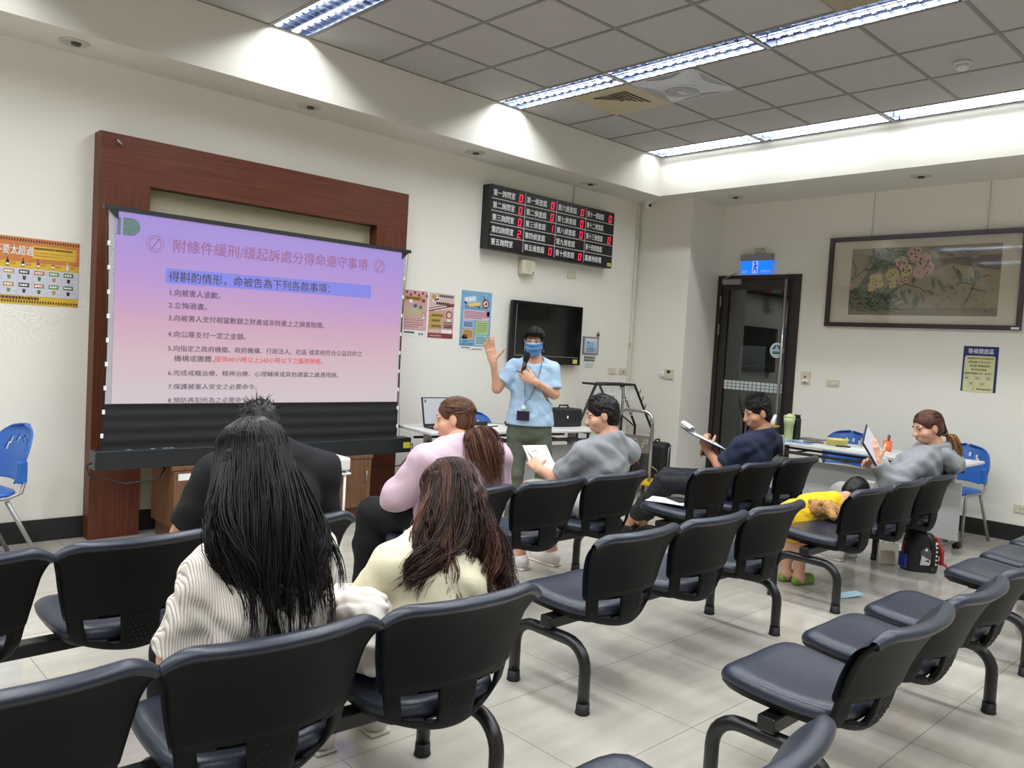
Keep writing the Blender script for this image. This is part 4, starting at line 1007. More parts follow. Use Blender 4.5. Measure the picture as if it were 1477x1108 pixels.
# ---------------------------------------------------------------- ceiling fittings
def downlight(x_, y_, lb):
    o = thing('downlight', lb, 'downlight', (x_, y_, Z_SOFFIT), 0, 'unlit downlights in the soffit')
    MB().lathe([(0.088, -0.0005), (0.088, -0.006), (0.07, -0.010), (0.066, -0.003)], mat('white_ring', (206, 203, 196), 0.45), seg=24).build('ring', o)
    c_ = MB().lathe([(0.066, -0.002), (0.060, -0.0015)], mat('grey_reflector', (120, 118, 112), 0.3, metal=0.6), seg=24).build('reflector', o)
    MB().lathe([(0.030, -0.004), (0.026, -0.016), (0.001, -0.018)], mat('dark_bulb', (70, 70, 68), 0.3), seg=16, M=Matrix.Translation((0.012, 0, 0))).build('bulb', o)
    return o
for x_, y_, lb in ((1.445, 5.59, 'downlight at far left of the soffit above the yellow poster'), (3.052, 5.585, 'downlight above the middle of the wooden surround'), (4.716, 5.605, 'downlight left of the call board'),
                   (6.274, 5.60, 'downlight above the right half of the call board'), (7.573, 4.70, 'downlight on the right soffit near the column'), (7.523, 2.816, 'downlight on the right soffit above the painting')):
    downlight(x_, y_, lb)
def cell_thing(key, name, label, cat):
    c_ = HOLES[key]; o = thing(name, label, cat, ((c_[0]+c_[2])/2, (c_[1]+c_[3])/2, Z_CEIL)); return o, (c_[2]-c_[0])/2-0.003, (c_[3]-c_[1])/2-0.003
for key, lb, colr in (('vent', 'square beige ceiling air vent beside the fan', (192, 178, 146)), ('vent2', 'ceiling air vent cut by the top edge of the picture', (160, 148, 122))):
    o, hx, hy = cell_thing(key, 'air_vent', lb, 'air vent')
    VM = mat('beige_vent_'+key, colr, 0.5); VD = mat('vent_shadow_gap', (40, 36, 30), 0.8)
    fr_ = MB(); q = 0.2
    for a in ((-hx, -hy, hx, -q), (-hx, q, hx, hy), (-hx, -q, -q, q), (q, -q, hx, q)): fr_.box((a[0], a[1], -0.006), (a[2], a[3], 0.012), VM)
    fr_.build('plate', o)
    MB().box((-q, -q, 0.09), (q, q, 0.1), VD).build('duct', o)
    for k in range(5):
        r1 = 0.198-k*0.038; r0 = r1-0.026
        if r0 < 0.015: r0 = 0.0
        V_ = []; F_ = []
        for rr, zz in ((r1, -0.006), (r0, -0.001)): V_ += [(-rr, -rr, zz), (rr, -rr, zz), (rr, rr, zz), (-rr, rr, zz)]
        F_ = [(i, (i+1) % 4, 4+(i+1) % 4, 4+i) for i in range(4)]
        MB().add(V_, F_, VM).build('blade', o)
# ceiling fan set into one tile
o, hx, hy = cell_thing('fan', 'ceiling_fan', 'square white recessed fan with round grille in the ceiling', 'ceiling fan')
FM = mat('white_fan_plastic', (205, 206, 210), 0.35); FD = mat('dark_fan_cavity', (52, 52, 54), 0.8)
def star(i, j):
    an = 2*PI*i
    ca, sa = math.cos(an), math.sin(an)
    sq = 1/max(abs(ca), abs(sa))                       # square outline
    diag = (abs(math.sin(2*an)))**3.0
    outer = (0.62+0.38*diag)*hx*(0.66+0.34*diag)*sq*1.0
    outer = hx*(0.70*(1-diag)+sq*diag)
    r_ = 0.150+(outer-0.150)*j
    return Vector((r_*ca, r_*sa, -0.034+0.034*j**0.9))
MB().grid(star, 96, 8, FM, closed_u=True).build('cover', o)
b = MB(); b.box((-hx, -hy, 0.05), (hx, hy, 0.056), FD)
for a in ((-hx, -hy, hx, -hy+0.014), (-hx, hy-0.014, hx, hy), (-hx, -hy, -hx+0.014, hy), (hx-0.014, -hy, hx, hy)): b.box((a[0], a[1], -0.004), (a[2], a[3], 0.05), FM)
b.build('frame', o)
b = MB()
for k in range(28):
    q = -hx+0.03+k*(2*hx-0.06)/27
    for sgn in (-1, 1):
        lim = 0.36*hx+0.5*abs(q)
        if abs(q) < hx-0.05:
            b.box((q-0.003, min(sgn*(hx-0.012), sgn*(0.50*hx+0.46*abs(q))), 0.0), (q+0.003, max(sgn*(hx-0.012), sgn*(0.50*hx+0.46*abs(q))), 0.006), FM)
            b.box((min(sgn*(hx-0.012), sgn*(0.50*hx+0.46*abs(q))), q-0.003, 0.0), (max(sgn*(hx-0.012), sgn*(0.50*hx+0.46*abs(q))), q+0.003, 0.006), FM)
b.build('side_grille', o)
b = MB(); b.lathe([(0.150, -0.02), (0.153, -0.040), (0.143, -0.048), (0.135, -0.038)], FM, seg=40)
gr_ = b.build('grille_ring', o)
b = MB()
for k in range(15):
    q = -0.130+k*0.0186; l_ = math.sqrt(max(0.0001, 0.138**2-q*q))
    b.tube([(q, -l_, -0.040), (q, 0, -0.046), (q, l_, -0.040)], 0.0032, FM, seg=5)
b.build('grille_bars', gr_)
MB().box((-0.045, -0.025, -0.053), (0.045, 0.025, -0.044), FM, bev=0.004).build('badge', gr_)
MB().lathe([(0.138, -0.018), (0.138, -0.012)], FD, seg=30).build('cavity', gr_)
# smoke detector
o = thing('smoke_detector', 'round white smoke detector on a ceiling tile', 'smoke detector', (6.034, 2.042, Z_CEIL+0.003))
MB().lathe([(0.056, 0.0), (0.056, -0.018), (0.05, -0.022)], FM, seg=24).build('base', o)
MB().lathe([(0.042, -0.022), (0.040, -0.045), (0.028, -0.055), (0.001, -0.057)], FM, seg=24).build('sensor', o)
# ---------------------------------------------------------------- tables, chairs, trolley and small things
M_TTOP = mat('pale_grey_laminate', (214, 214, 212), 0.35, vary=0.03); M_TPANEL = mat('grey_steel_panel', (176, 176, 176), 0.45, vary=0.03)
M_TMET = mat('grey_table_steel', (120, 118, 116), 0.4, metal=0.5); M_DKBAR = mat('dark_table_rail', (74, 68, 64), 0.4, metal=0.4)
def make_table():
    """long along local x; the panel faces -y"""
    t = thing('folding_table', 'folding table', 'table', (0, 0, 0), 0, 'grey folding tables')
    b = MB(); b.box((-0.9, -0.30, 0.710), (0.9, 0.30, 0.735), M_TTOP, bev=0.008); b.build('tabletop', t)
    MB().box((-0.86, -0.085, 0.12), (0.86, -0.07, 0.575), M_TPANEL).build('modesty_panel', t)
    for s_ in (-1, 1):
        X = s_*0.76
        l = MB(); l.box((X-0.025, -0.03, 0.09), (X+0.025, 0.03, 0.70), M_TPANEL, bev=0.004)
        l.box((X-0.025, -0.24, 0.065), (X+0.025, 0.26, 0.095), M_TMET, bev=0.006); l.box((X-0.02, -0.24, 0.69), (X+0.02, 0.24, 0.7105), M_DKBAR)
        lo = l.build('leg', t)
        for yy in (-0.21, 0.23):
            for q in (-0.014, 0.014):
                MB().lathe([(0.028, -0.009), (0.03, -0.006), (0.03, 0.006), (0.028, 0.009)], M_RUBBER, seg=18, M=Matrix.Translation((X+q, yy, 0.030)) @ Matrix.Rotation(PI/2, 4, 'Y')).build('caster', lo)
    for yy, zz in ((-0.22, 0.640), (-0.05, 0.625), (0.16, 0.640)):
        MB().box((-0.80, yy-0.012, zz-0.010), (0.80, yy+0.012, zz+0.010), M_DKBAR, bev=0.004).build('shelf_rail', t)
    for xx in (-0.55, 0.0, 0.55): MB().box((xx-0.01, -0.24, 0.622), (xx+0.01, 0.20, 0.634), M_DKBAR).build('shelf_crossbar', t)
    return t
tb = make_table(); tb.location = (4.79, 5.09, 0); tb.rotation_euler = (0, 0, -0.144); tb['label'] = 'grey folding table behind the presenter with laptop and black case'
dup(tb, (6.95, 2.935, 0), -PI/2, 'grey folding table along the right wall with tumbler and yellow bowl')

M_BLUE = mat('blue_plastic', (42, 98, 178), 0.4, vary=0.05); M_LEGST = mat('grey_chair_steel', (146, 146, 146), 0.35, metal=0.6)
def make_blue_chair():
    """faces local -y... seat in front, back behind at +y"""
    t = thing('blue_chair', 'blue plastic chair', 'chair', (0, 0, 0), 0, 'blue plastic chairs')
    BP = smooth_tab([(0, (0.205, 0.50, 0.17)), (0.25, (0.215, 0.57, 0.215)), (0.5, (0.235, 0.66, 0.225)), (0.75, (0.262, 0.745, 0.20)), (0.9, (0.285, 0.79, 0.14)), (1.0, (0.298, 0.812, 0.02))])
    def bp(i, j):
        u = 2*i-1; y, z, w_ = interp(BP, j); return Vector((u*w_, y-0.06*u*u*(1-0.4*j), z))
    holes = [(-0.45, 0.66), (-0.16, 0.72), (0.16, 0.72), (0.45, 0.66), (-0.5, 0.56), (0.5, 0.56)]
    def sk(i, j): return any((2*i-1-a)**2*3.0+(j-b_)**2*4 < 0.0045*4 for a, b_ in holes)
    o = MB().grid(bp, 37, 41, M_BLUE, skip=sk).build('backrest', t)
    m_ = o.modifiers.new('thickness', 'SOLIDIFY'); m_.thickness = 0.010
    for s_ in (-1, 1): MB().box((s_*0.196-0.022, 0.150, 0.50), (s_*0.196+0.022, 0.205, 0.63), M_BLUE, bev=0.012).build('bracket', o)
    def st(i, j):
        a = 2*PI*i; n_ = 3.6; ca, sa = math.cos(a), math.sin(a); r_ = (abs(ca)**n_+abs(sa)**n_)**(-1/n_)
        k, h = [(0, 0.0), (0.5, 0.002), (0.85, 0.008), (1.0, 0.006), (1.0, -0.012), (0.85, -0.010), (0, -0.014)][int(round(j*6))]
        return Vector((0.22*k*r_*ca, -0.02+0.205*k*r_*sa, 0.445+h-0.03*max(0, -r_*sa*k)**4))
    MB().grid(st, 32, 7, M_BLUE, closed_u=True).build('seat', t)
    for s_ in (-1, 1):
        X = s_*0.215
        MB().tube([(X+s_*0.01, -0.235, 0.0), (X, -0.19, 0.40), (X, -0.165, 0.425), (X, 0.10, 0.425), (X, 0.17, 0.45), (X-s_*0.012, 0.195, 0.52), (X-s_*0.02, 0.20, 0.60)], 0.0125, M_LEGST, seg=10, flat=0.8).build('front_leg', t)
        MB().tube([(X+s_*0.01, 0.30, 0.0), (X-s_*0.005, 0.10, 0.405)], 0.0125, M_LEGST, seg=10).build('rear_leg', t)
    MB().tube([(-0.215, -0.12, 0.425), (0.215, -0.12, 0.425)], 0.010, M_LEGST).build('crossbar', t)
    return t
bc = make_blue_chair(); bc.location = (4.83, 5.40, 0); bc.rotation_euler = (0, 0, -0.15); bc['label'] = 'blue chair behind the presenter table, only the top of its back showing'
dup(bc, (7.43, 3.33, 0), -PI/2, 'blue chair with its back to the right wall behind the yellow bowl')
dup(bc, (7.50, 2.36, 0), -PI/2-0.1, 'blue chair at the right end of the side table next to the wall')
dup(bc, (0.93, 5.36, 0), -PI/2+0.2, 'blue chair at the left picture edge, side view of its back')
# things on the front table
RT = Matrix.Rotation(-0.144, 4, 'Z')
def ft(x_, y_): v_ = RT @ Vector((x_-0.0, y_, 0)); return (4.79+v_.x, 5.09+v_.y, 0.7352)
o = thing('laptop', 'open laptop on the front table behind the pink top woman', 'laptop', ft(-0.62, -0.07), -0.10)
MB().box((-0.16, -0.11, 0), (0.16, 0.11, 0.016), mat('dark_laptop_body', (40, 40, 42), 0.4), bev=0.004).build('base', o)
L_ = MB(); TL = Matrix.Translation((0, 0.105, 0.016)) @ Matrix.Rotation(-0.25, 4, 'X')
L_.box((-0.162, -0.004, 0), (0.162, 0.006, 0.235), mat('dark_laptop_lid', (34, 34, 36), 0.4), M=TL); lid = L_.build('lid', o)
s = MB(); s.rect(-0.152, 0.014, 0.152, 0.226, 1, mat('lit_laptop_screen', (150, 152, 156), 0.4, emit=(176, 178, 184), estr=0.45), TL @ Matrix.Translation((0, -0.0045, 0))); s.rect(-0.14, 0.19, -0.125, 0.215, 2, pm((90, 90, 96)), TL @ Matrix.Translation((0, -0.0045, 0))); s.build('screen', lid)
kb = MB()
for r_ in range(4):
    for c_ in range(11): kb.box((-0.14+c_*0.0255, -0.02+r_*0.024, 0.016), (-0.118+c_*0.0255, -0.001+r_*0.024, 0.018), pm((60, 60, 62)))
kb.build('keyboard', o)
o = thing('computer_mouse', 'black mouse on the front table beside the presenter', 'mouse', ft(0.10, 0.10), -0.6)
MB().sphere((0, 0, 0.022), (0.032, 0.052, 0.0215), M_FRAME).build('body', o)
MB().tube([(0, 0.05, 0.012), (-0.03, 0.10, 0.0035), (-0.10, 0.12, 0.0035), (-0.18, 0.08, 0.0035)], 0.0022, BLACK, seg=5).build('cord', o)
tag(MB().box((-0.09, -0.03, 0), (0.09, 0.03, 0.035), BLACK, bev=0.006).build('power_adapter', loc=ft(-0.19, 0.12), rot=(0, 0, 0.2)), 'black box lying on the front table left of the mouse', 'adapter')
tag(MB().box((-0.11, -0.08, 0), (0.11, 0.08, 0.006), PAPER).build('paper', loc=ft(-0.20, -0.02), rot=(0, 0, -0.1)), 'white paper under the pen on the front table', 'paper')
tag(MB().tube([(-0.07, 0, 0.005), (0.06, 0, 0.005), (0.072, 0, 0.005)], 0.005, BLACK, seg=8, radii=[0.005, 0.005, 0.001]).build('pen', loc=(ft(-0.16, -0.05)[0], ft(-0.16, -0.05)[1], 0.7415), rot=(0, 0, 0.1)), 'black pen lying on the front table paper', 'pen')
o = thing('carry_case', 'black hard case standing on the front table right of the presenter', 'case', ft(0.66, 0.02), -0.12)
MB().box((-0.16, -0.09, 0), (0.16, 0.09, 0.165), mat('black_case', (26, 26, 28), 0.5), bev=0.015).build('body', o)
MB().tube([(-0.055, 0, 0.165), (-0.05, 0, 0.19), (0.05, 0, 0.19), (0.055, 0, 0.165)], 0.008, BLACK).build('handle', o)
MB().disc(-0.02, 0.09, 0.010, 0, PAPER, Matrix.Translation((0, -0.0915, 0)), ry=0.014).build('pale_mark', o)
# things on the side table (top at z 0.735)
ZS = 0.7352
M_TUM = mat('pale_green_tumbler', (190, 202, 146), 0.4, vary=0.03)
o = thing('tumbler', 'pale green tumbler with a domed lid on the side table', 'tumbler', (6.90, 3.555, ZS))
MB().lathe([(0.034, 0), (0.036, 0.004), (0.042, 0.14), (0.046, 0.142), (0.051, 0.205)], M_TUM, seg=28).build('cup', o)
MB().lathe([(0.052, 0.203), (0.053, 0.209), (0.046, 0.220), (0.020, 0.228), (0.018, 0.236), (0.001, 0.238)], M_TUM, seg=28).build('lid', o)
o = thing('water_bottle', 'black bottle behind the pale green tumbler', 'bottle', (7.0, 3.53, ZS))
MB().lathe([(0.034, 0), (0.036, 0.004), (0.036, 0.185), (0.031, 0.197)], mat('black_bottle', (28, 29, 31), 0.35), seg=26).build('body', o)
MB().lathe([(0.027, 0.197), (0.027, 0.222), (0.024, 0.228)], BLACK, seg=20).build('cap', o)
o = thing('plastic_bowl', 'shallow translucent yellow bowl on the side table', 'bowl', (6.96, 3.13, ZS))
MB().lathe([(0.075, 0), (0.085, 0.003), (0.096, 0.05), (0.102, 0.054), (0.100, 0.056), (0.092, 0.05), (0.080, 0.008), (0.001, 0.006)], mat('yellow_plastic', (230, 216, 120), 0.35, trans=0.15), seg=32).build('bowl', o)
YC = mat('yellow_lacquer', (214, 176, 50), 0.4)
o = thing('stationery_tray', 'yellow tray with purple, pink and white items at the tumbler left', 'tray', (6.80, 3.74, ZS))
b = MB(); b.box((-0.10, -0.08, 0), (0.10, 0.08, 0.10), mat('dark_tray', (60, 48, 40), 0.5)); b.build('box', o)
MB().box((-0.11, -0.09, 0.10), (0.11, 0.09, 0.118), YC, bev=0.004).build('rim', o)
for k, (c_, dx) in enumerate((((72, 40, 150), -0.072), ((226, 170, 200), -0.022), ((200, 110, 160), 0.026), ((236, 236, 236), 0.075))):
    tag(MB().tube([(6.80, 3.74+dx*-1, ZS+0.1192), (6.815, 3.735-dx*0.9, ZS+0.17), (6.84, 3.72-dx*0.8, ZS+0.215)], 0.02, pm(c_, 0.4), seg=12, radii=[0.019, 0.021, 0.012]).build('tissue_packet'), ('purple', 'pale pink', 'mauve', 'white')[k]+' soft packet leaning in the yellow tray', 'packet', 'packets in the yellow tray')
def sheet(name, lb, cat, x_, y_, w_, h_, rz, m, z=ZS, th=0.0012):
    return tag(MB().box((-w_/2, -h_/2, 0), (w_/2, h_/2, th), m).build(name, loc=(x_, y_, z), rot=(0, 0, rz)), lb, cat)
sheet('paper', 'white sheet of paper on the side table right of the yellow bowl', 'paper', 6.88, 2.82, 0.21, 0.30, 0.25, PAPER)
sheet('paper', 'white paper at the far right end of the side table', 'paper', 7.0, 2.16, 0.22, 0.15, 0.1, PAPER)
sheet('blue_folder', 'blue folder lying at the front edge below the keys', 'folder', 6.74, 3.38, 0.13, 0.24, 0.05, pm((96, 146, 200)), th=0.004)
sheet('notebook', 'closed grey notebook behind the black bottle', 'notebook', 7.12, 3.45, 0.16, 0.2, -0.3, pm((120, 120, 122)), th=0.014)
sheet('mobile_phone', 'dark flat phone lying between the keys and bowl', 'phone', 6.92, 3.32, 0.08, 0.16, 0.9, pm((66, 60, 58), 0.3), th=0.009)
o = thing('key_bunch', 'bunch of keys on the blue folder edge', 'keys', (6.80, 3.42, ZS+0.0042), 0.4)
MB().tube([(0.02*math.cos(a), 0.02*math.sin(a), 0.003) for a in [2*PI*k/12 for k in range(13)]], 0.002, CHROME, seg=5).build('ring', o)
for k in range(4):
    a = 0.6+k*0.7
    MB().box((0.02, -0.004, 0.001), (0.065, 0.004, 0.003), CHROME, M=Matrix.Rotation(a, 4, 'Z')).build('key', o)
tag(MB().tube([(0, -0.06, 0.006), (0.0, 0.06, 0.006)], 0.006, BLACK, seg=8).build('marker_pen', loc=(6.87, 3.03, ZS), rot=(0, 0, 0.5)), 'black marker lying right of the yellow bowl', 'pen')
o = thing('small_bottle', 'clear small bottle with a blue cap beyond the papers', 'bottle', (7.16, 2.98, ZS))
MB().lathe([(0.022, 0), (0.024, 0.003), (0.024, 0.065), (0.016, 0.075)], mat('cloudy_plastic', (200, 206, 220), 0.25, trans=0.4), seg=20).build('body', o)
MB().lathe([(0.018, 0.075), (0.018, 0.098), (0.015, 0.101)], pm((60, 80, 190), 0.4), seg=16).build('cap', o)
o = thing('pencil_cup', 'orange cup with pens behind the tablet', 'pen cup', (7.02, 2.72, ZS))
MB().lathe([(0.03, 0), (0.034, 0.004), (0.036, 0.09), (0.033, 0.088), (0.028, 0.006), (0.001, 0.005)], pm((232, 112, 62), 0.45), seg=20).build('cup', o)
for k, c_ in enumerate(((40, 40, 44), (180, 60, 50), (70, 90, 160))): MB().tube([(0.006*k-0.006, 0.004*k, 0.006), (0.03*(k-1), -0.03+0.02*k, 0.14)], 0.004, pm(c_), seg=6).build('pen', o)

# trolley, rack and bags by the column
M_YEL = mat('yellow_trolley_plastic', (226, 178, 38), 0.4, vary=0.06); M_PLATE = mat('brown_grey_plate', (120, 112, 104), 0.4)
o = thing('platform_trolley', 'yellow platform trolley with steel push handle by the column', 'trolley', (6.62, 4.93, 0), 0.2)
b = MB(); b.box((-0.30, -0.2, 0.155), (0.42, 0.2, 0.205), M_YEL, bev=0.014); b.build('platform', o)
for xx in (-0.22, 0.34):
    for yy in (-0.15, 0.15):
        w_ = MB(); w_.box((xx-0.02, yy-0.025, 0.09), (xx+0.02, yy+0.025, 0.155), CHROME); fk = w_.build('fork', o)
        MB().lathe([(0.045, -0.014), (0.05, -0.01), (0.05, 0.01), (0.045, 0.014)], mat('grey_wheel', (110, 106, 104), 0.5), seg=22, M=Matrix.Translation((xx, yy, 0.05)) @ Matrix.Rotation(PI/2, 4, 'X')).build('wheel', fk)
hp = [(-0.28, -0.185, 0.20), (-0.28, -0.185, 0.78)]
for k in range(1, 6): a = PI/2*k/6; hp.append((-0.28, -0.185+0.1*(1-math.cos(a)), 0.78+0.1*math.sin(a)))
for k in range(0, 6): a = PI/2*k/6; hp.append((-0.28, 0.085+0.1*math.sin(a), 0.78+0.1*math.cos(a)))
hp += [(-0.28, 0.185, 0.78), (-0.28, 0.185, 0.20)]
MB().tube(hp, 0.015, CHROME, seg=12).build('push_handle', o)
pl = MB().box((-0.287, -0.172, 0.47), (-0.273, 0.172, 0.64), M_PLATE).build('handle_plate', o)
MW = pm((220, 216, 210)); TP_ = Matrix.Translation((-0.2875, 0, 0)) @ Matrix.Rotation(-PI/2, 4, 'Z')
s = MB()
def ln(x0, z0, x1, z1, w_=0.004):
    L2 = math.hypot(x1-x0, z1-z0); nx, nz_ = -(z1-z0)/L2*w_/2, (x1-x0)/L2*w_/2
    s.poly([(x0-nx, z0-nz_), (x1-nx, z1-nz_), (x1+nx, z1+nz_), (x0+nx, z0+nz_)], 1, MW, TP_)
for q in ((-0.10, 0.60, 0.03, 0.60), (0.03, 0.60, 0.06, 0.52), (0.06, 0.52, -0.07, 0.52), (-0.07, 0.52, -0.10, 0.60), (-0.115, 0.60, -0.085, 0.52), (0.08, 0.56, 0.11, 0.56), (0.11, 0.56, 0.085, 0.53), (0.085, 0.53, 0.115, 0.53)): ln(*q)
s.ring(0.13, 0.585, 0.022, 0.004, 1, MW, TP_); s.build('white_drawing', pl)
o = thing('duffel_bag', 'upright black bag on the yellow trolley', 'bag', (6.86, 4.97, 0.2055), 0.25)
M_BAG = mat('black_nylon', (24, 24, 26), 0.6, bump=0.3, bscale=300)
b = MB(); b.box((-0.10, -0.13, 0), (0.10, 0.13, 0.33), M_BAG, bev=0.04); b.build('body', o)
MB().tube([(-0.02, -0.134, 0.06), (-0.02, -0.14, 0.28), (0.07, -0.134, 0.30)], 0.006, GREYP, seg=6).build('zip', o)
MB().tube([(-0.06, 0, 0.33), (-0.05, 0, 0.355), (0.05, 0, 0.355), (0.06, 0, 0.33)], 0.008, BLACK).build('handle', o)
o = thing('cloth_bag', 'slumped black bag with grey strap left of the upright bag', 'bag', (6.56, 4.90, 0.2055), 0.3)
b = MB(); b.grid(lambda i, j: Vector((math.cos(2*PI*i)*(0.12*math.sin(PI*min(1, 0.55+j*0.45)) if j else 0.12)*(1-0.25*j)*(1 if j < 1 else 0.02), math.sin(2*PI*i)*0.12*(1-0.35*j)*(1 if j < 1 else 0.02), 0.26*j**0.9+0.012*math.sin(9*i*PI)*j)), 20, 9, M_BAG, closed_u=True); b.build('body', o)
MB().tube([(-0.08, -0.12, 0.12), (0.0, -0.14, 0.08), (0.08, -0.12, 0.05)], 0.012, GREYP, seg=6, flat=0.4).build('strap', o)
o = thing('display_rack', 'black frame rack with a white wire basket leaning by the column', 'rack', (6.83, 5.42, 0))
fx = lambda v_: v_-6.83
for k, (yy, pts) in enumerate(((0.0, [(6.28, 0.0), (6.28, 0.95), (6.37, 1.095), (7.0, 1.095), (7.36, 0.60), (7.36, 0.0)]), (0.22, [(6.36, 0.0), (6.36, 0.62), (6.62, 1.095), (7.02, 1.095), (7.34, 0.62), (7.34, 0.0)]))):
    MB().tube([(fx(a), yy, c_) for a, c_ in pts], 0.014, BLACK, seg=8).build('frame', o)
MB().tube([(fx(6.40), -0.02, 1.08), (fx(6.72), -0.06, 0.60), (fx(6.80), -0.06, 0.35)], 0.012, BLACK, seg=8).build('brace', o)
MB().tube([(fx(6.95), 0.11, 1.09), (fx(6.95), 0.11, 0.02)], 0.014, BLACK, seg=8).build('post', o)
for xx in (6.40, 7.0): MB().tube([(fx(xx), 0, 1.095), (fx(xx), 0.22, 1.095)], 0.012, BLACK, seg=8).build('top_bar', o)
b = MB(); WM = pm((246, 246, 244), 0.4)
for k in range(20):
    xx = 6.45+k*0.031; b.tube([(fx(xx), 0.03, 0.76), (fx(xx), 0.03, 1.06)], 0.0036, WM, seg=5)
for zz in (0.76, 0.80, 0.93, 1.06): b.tube([(fx(6.44), 0.03, zz), (fx(7.06), 0.03, zz)], 0.0035, WM, seg=5)
b.build('wire_basket', o)
for k in range(5):
    f = 0.2+k*0.16; xx = 7.0+0.36*f; zz = 1.095-0.495*f
    MB().tube([(fx(xx), 0, zz), (fx(xx)+0.03, 0, zz+0.01), (fx(xx)+0.035, 0, zz+0.05)], 0.005, BLACK, seg=6).build('hook', o)
for k, (xx, hh) in enumerate(((6.72, 0.72), (6.80, 0.66))):
    tag(MB().lathe([(0.035, 0), (0.035, hh), (0.028, hh), (0.028, hh-0.01)], PAPER, seg=18).build('paper_roll', loc=(xx, 5.50+0.03*k, 0)), ('taller', 'shorter')[k]+' white paper roll standing inside the black rack', 'paper roll')
tag(MB().tube([(0, 0, 0), (0.34, -0.03, -0.20)], 0.008, BLACK, seg=6).build('umbrella_stick', loc=(6.56, 5.34, 0.86)), 'thin dark stick lying across the rack above the trolley handle', 'stick')

# children's backpack, transparent tote and face mask on the floor
o = thing('backpack', 'black and red backpack with a toothy face on the floor', 'backpack', (6.16, 2.10, 0), -0.75)
M_BKB = mat('black_backpack_cloth', (28, 27, 29), 0.7, bump=0.3, bscale=350); M_RED = mat('red_backpack_cloth', (172, 32, 44), 0.6)
def bag(i, j):
    a = 2*PI*i; ca, sa = math.cos(a), math.sin(a); n_ = 3.0; r_ = (abs(ca)**n_+abs(sa)**n_)**(-1/n_)
    k = [1.0, 1.03, 1.04, 1.0, 0.94, 0.82, 0.6, 0.0][int(round(j*7))]; z_ = [0, 0.03, 0.10, 0.17, 0.215, 0.25, 0.27, 0.275][int(round(j*7))]
    return Vector((0.115*k*r_*ca, 0.085*k*r_*sa, z_))
MB().grid(bag, 32, 8, M_BKB, closed_u=True).build('body', o)
s = MB(); TF_ = Matrix.Translation((0, -0.089, 0))
s.poly([(-0.03, 0.06), (0.02, 0.05), (0.05, 0.09), (0.045, 0.15), (0.0, 0.19), (-0.04, 0.15)], 1, pm((84, 82, 84)), TF_)
s.disc(0.0, 0.165, 0.010, 2, WHITE, TF_); s.poly([(-0.04, 0.055), (0.03, 0.055), (0.035, 0.09), (-0.03, 0.125)], 2, pm((206, 206, 206)), TF_); s.poly([(-0.012, 0.088), (0.025, 0.075), (0.022, 0.094)], 3, BLACK, TF_)
for k in range(6):
    zz = 0.05+k*0.03; s.poly([(0.062, zz), (0.085, zz+0.014), (0.062, zz+0.028)], 3, WHITE, TF_)
s.build('face', o)
MB().box((-0.128, -0.05, 0.015), (-0.112, 0.05, 0.12), mat('blue_printed_pouch', (34, 56, 150), 0.5, vary=0.3, nscale=40), bev=0.004).build('side_pouch', o)
MB().tube([(0.02, 0.0, 0.27), (0.085, -0.06, 0.24), (0.118, -0.08, 0.15), (0.118, -0.085, 0.06)], 0.014, M_RED, seg=8).build('red_crest', o)
MB().tube([(-0.114, 0.02, 0.02), (-0.118, 0.01, 0.15), (-0.09, 0.0, 0.235), (0.0, -0.01, 0.272)], 0.012, M_RED, seg=8).build('red_trim', o)
MB().tube([(0.11, -0.02, 0.07), (0.17, -0.04, 0.05), (0.20, -0.06, 0.012), (0.15, -0.08, 0.010)], 0.014, M_RED, seg=8, flat=0.4).build('strap', o)
MB().tube([(-0.02, 0.06, 0.268), (0.0, 0.06, 0.295), (0.03, 0.055, 0.262)], 0.007, M_RED, seg=6).build('grab_loop', o)
M_CLR = mat('clear_plastic', (236, 232, 220), 0.12, alpha=0.35, vary=0.02)
o = thing('clear_bag', 'small see-through plastic bag on the floor left of the backpack', 'bag', (6.10, 2.30, 0), -0.75)
MB().box((-0.07, -0.03, 0), (0.07, 0.03, 0.16), M_CLR, bev=0.012).build('body', o)
MB().tube([(-0.04, 0, 0.155), (-0.03, 0, 0.20), (0.03, 0, 0.20), (0.04, 0, 0.155)], 0.004, mat('pale_handle', (226, 220, 204), 0.4), seg=6).build('handle', o)
MB().box((-0.05, -0.02, 0.006), (0.05, 0.02, 0.10), mat('beige_contents', (214, 200, 166), 0.7), bev=0.008).build('contents', o)
M_MASK = mat('pale_blue_mask', (176, 208, 226), 0.8, vary=0.03)
o = thing('face_mask', 'crumpled pale blue face mask dropped on the floor', 'mask', (5.02, 2.11, 0), -0.5)
MB().grid(lambda i, j: Vector((-0.085+0.17*i, -0.04+0.08*j, 0.004+0.012*abs(math.sin(3*PI*j))*math.sin(PI*i)+0.02*i*i)), 14, 13, M_MASK).build('sheet', o).modifiers.new('thickness', 'SOLIDIFY').thickness = 0.0015
for s_ in (-1, 1): MB().tube([(-0.08, s_*0.03, 0.005), (-0.13, s_*0.04, 0.003), (-0.15, s_*0.01, 0.003), (-0.09, 0.0, 0.004)], 0.0015, WHITE, seg=5).build('ear_loop', o)
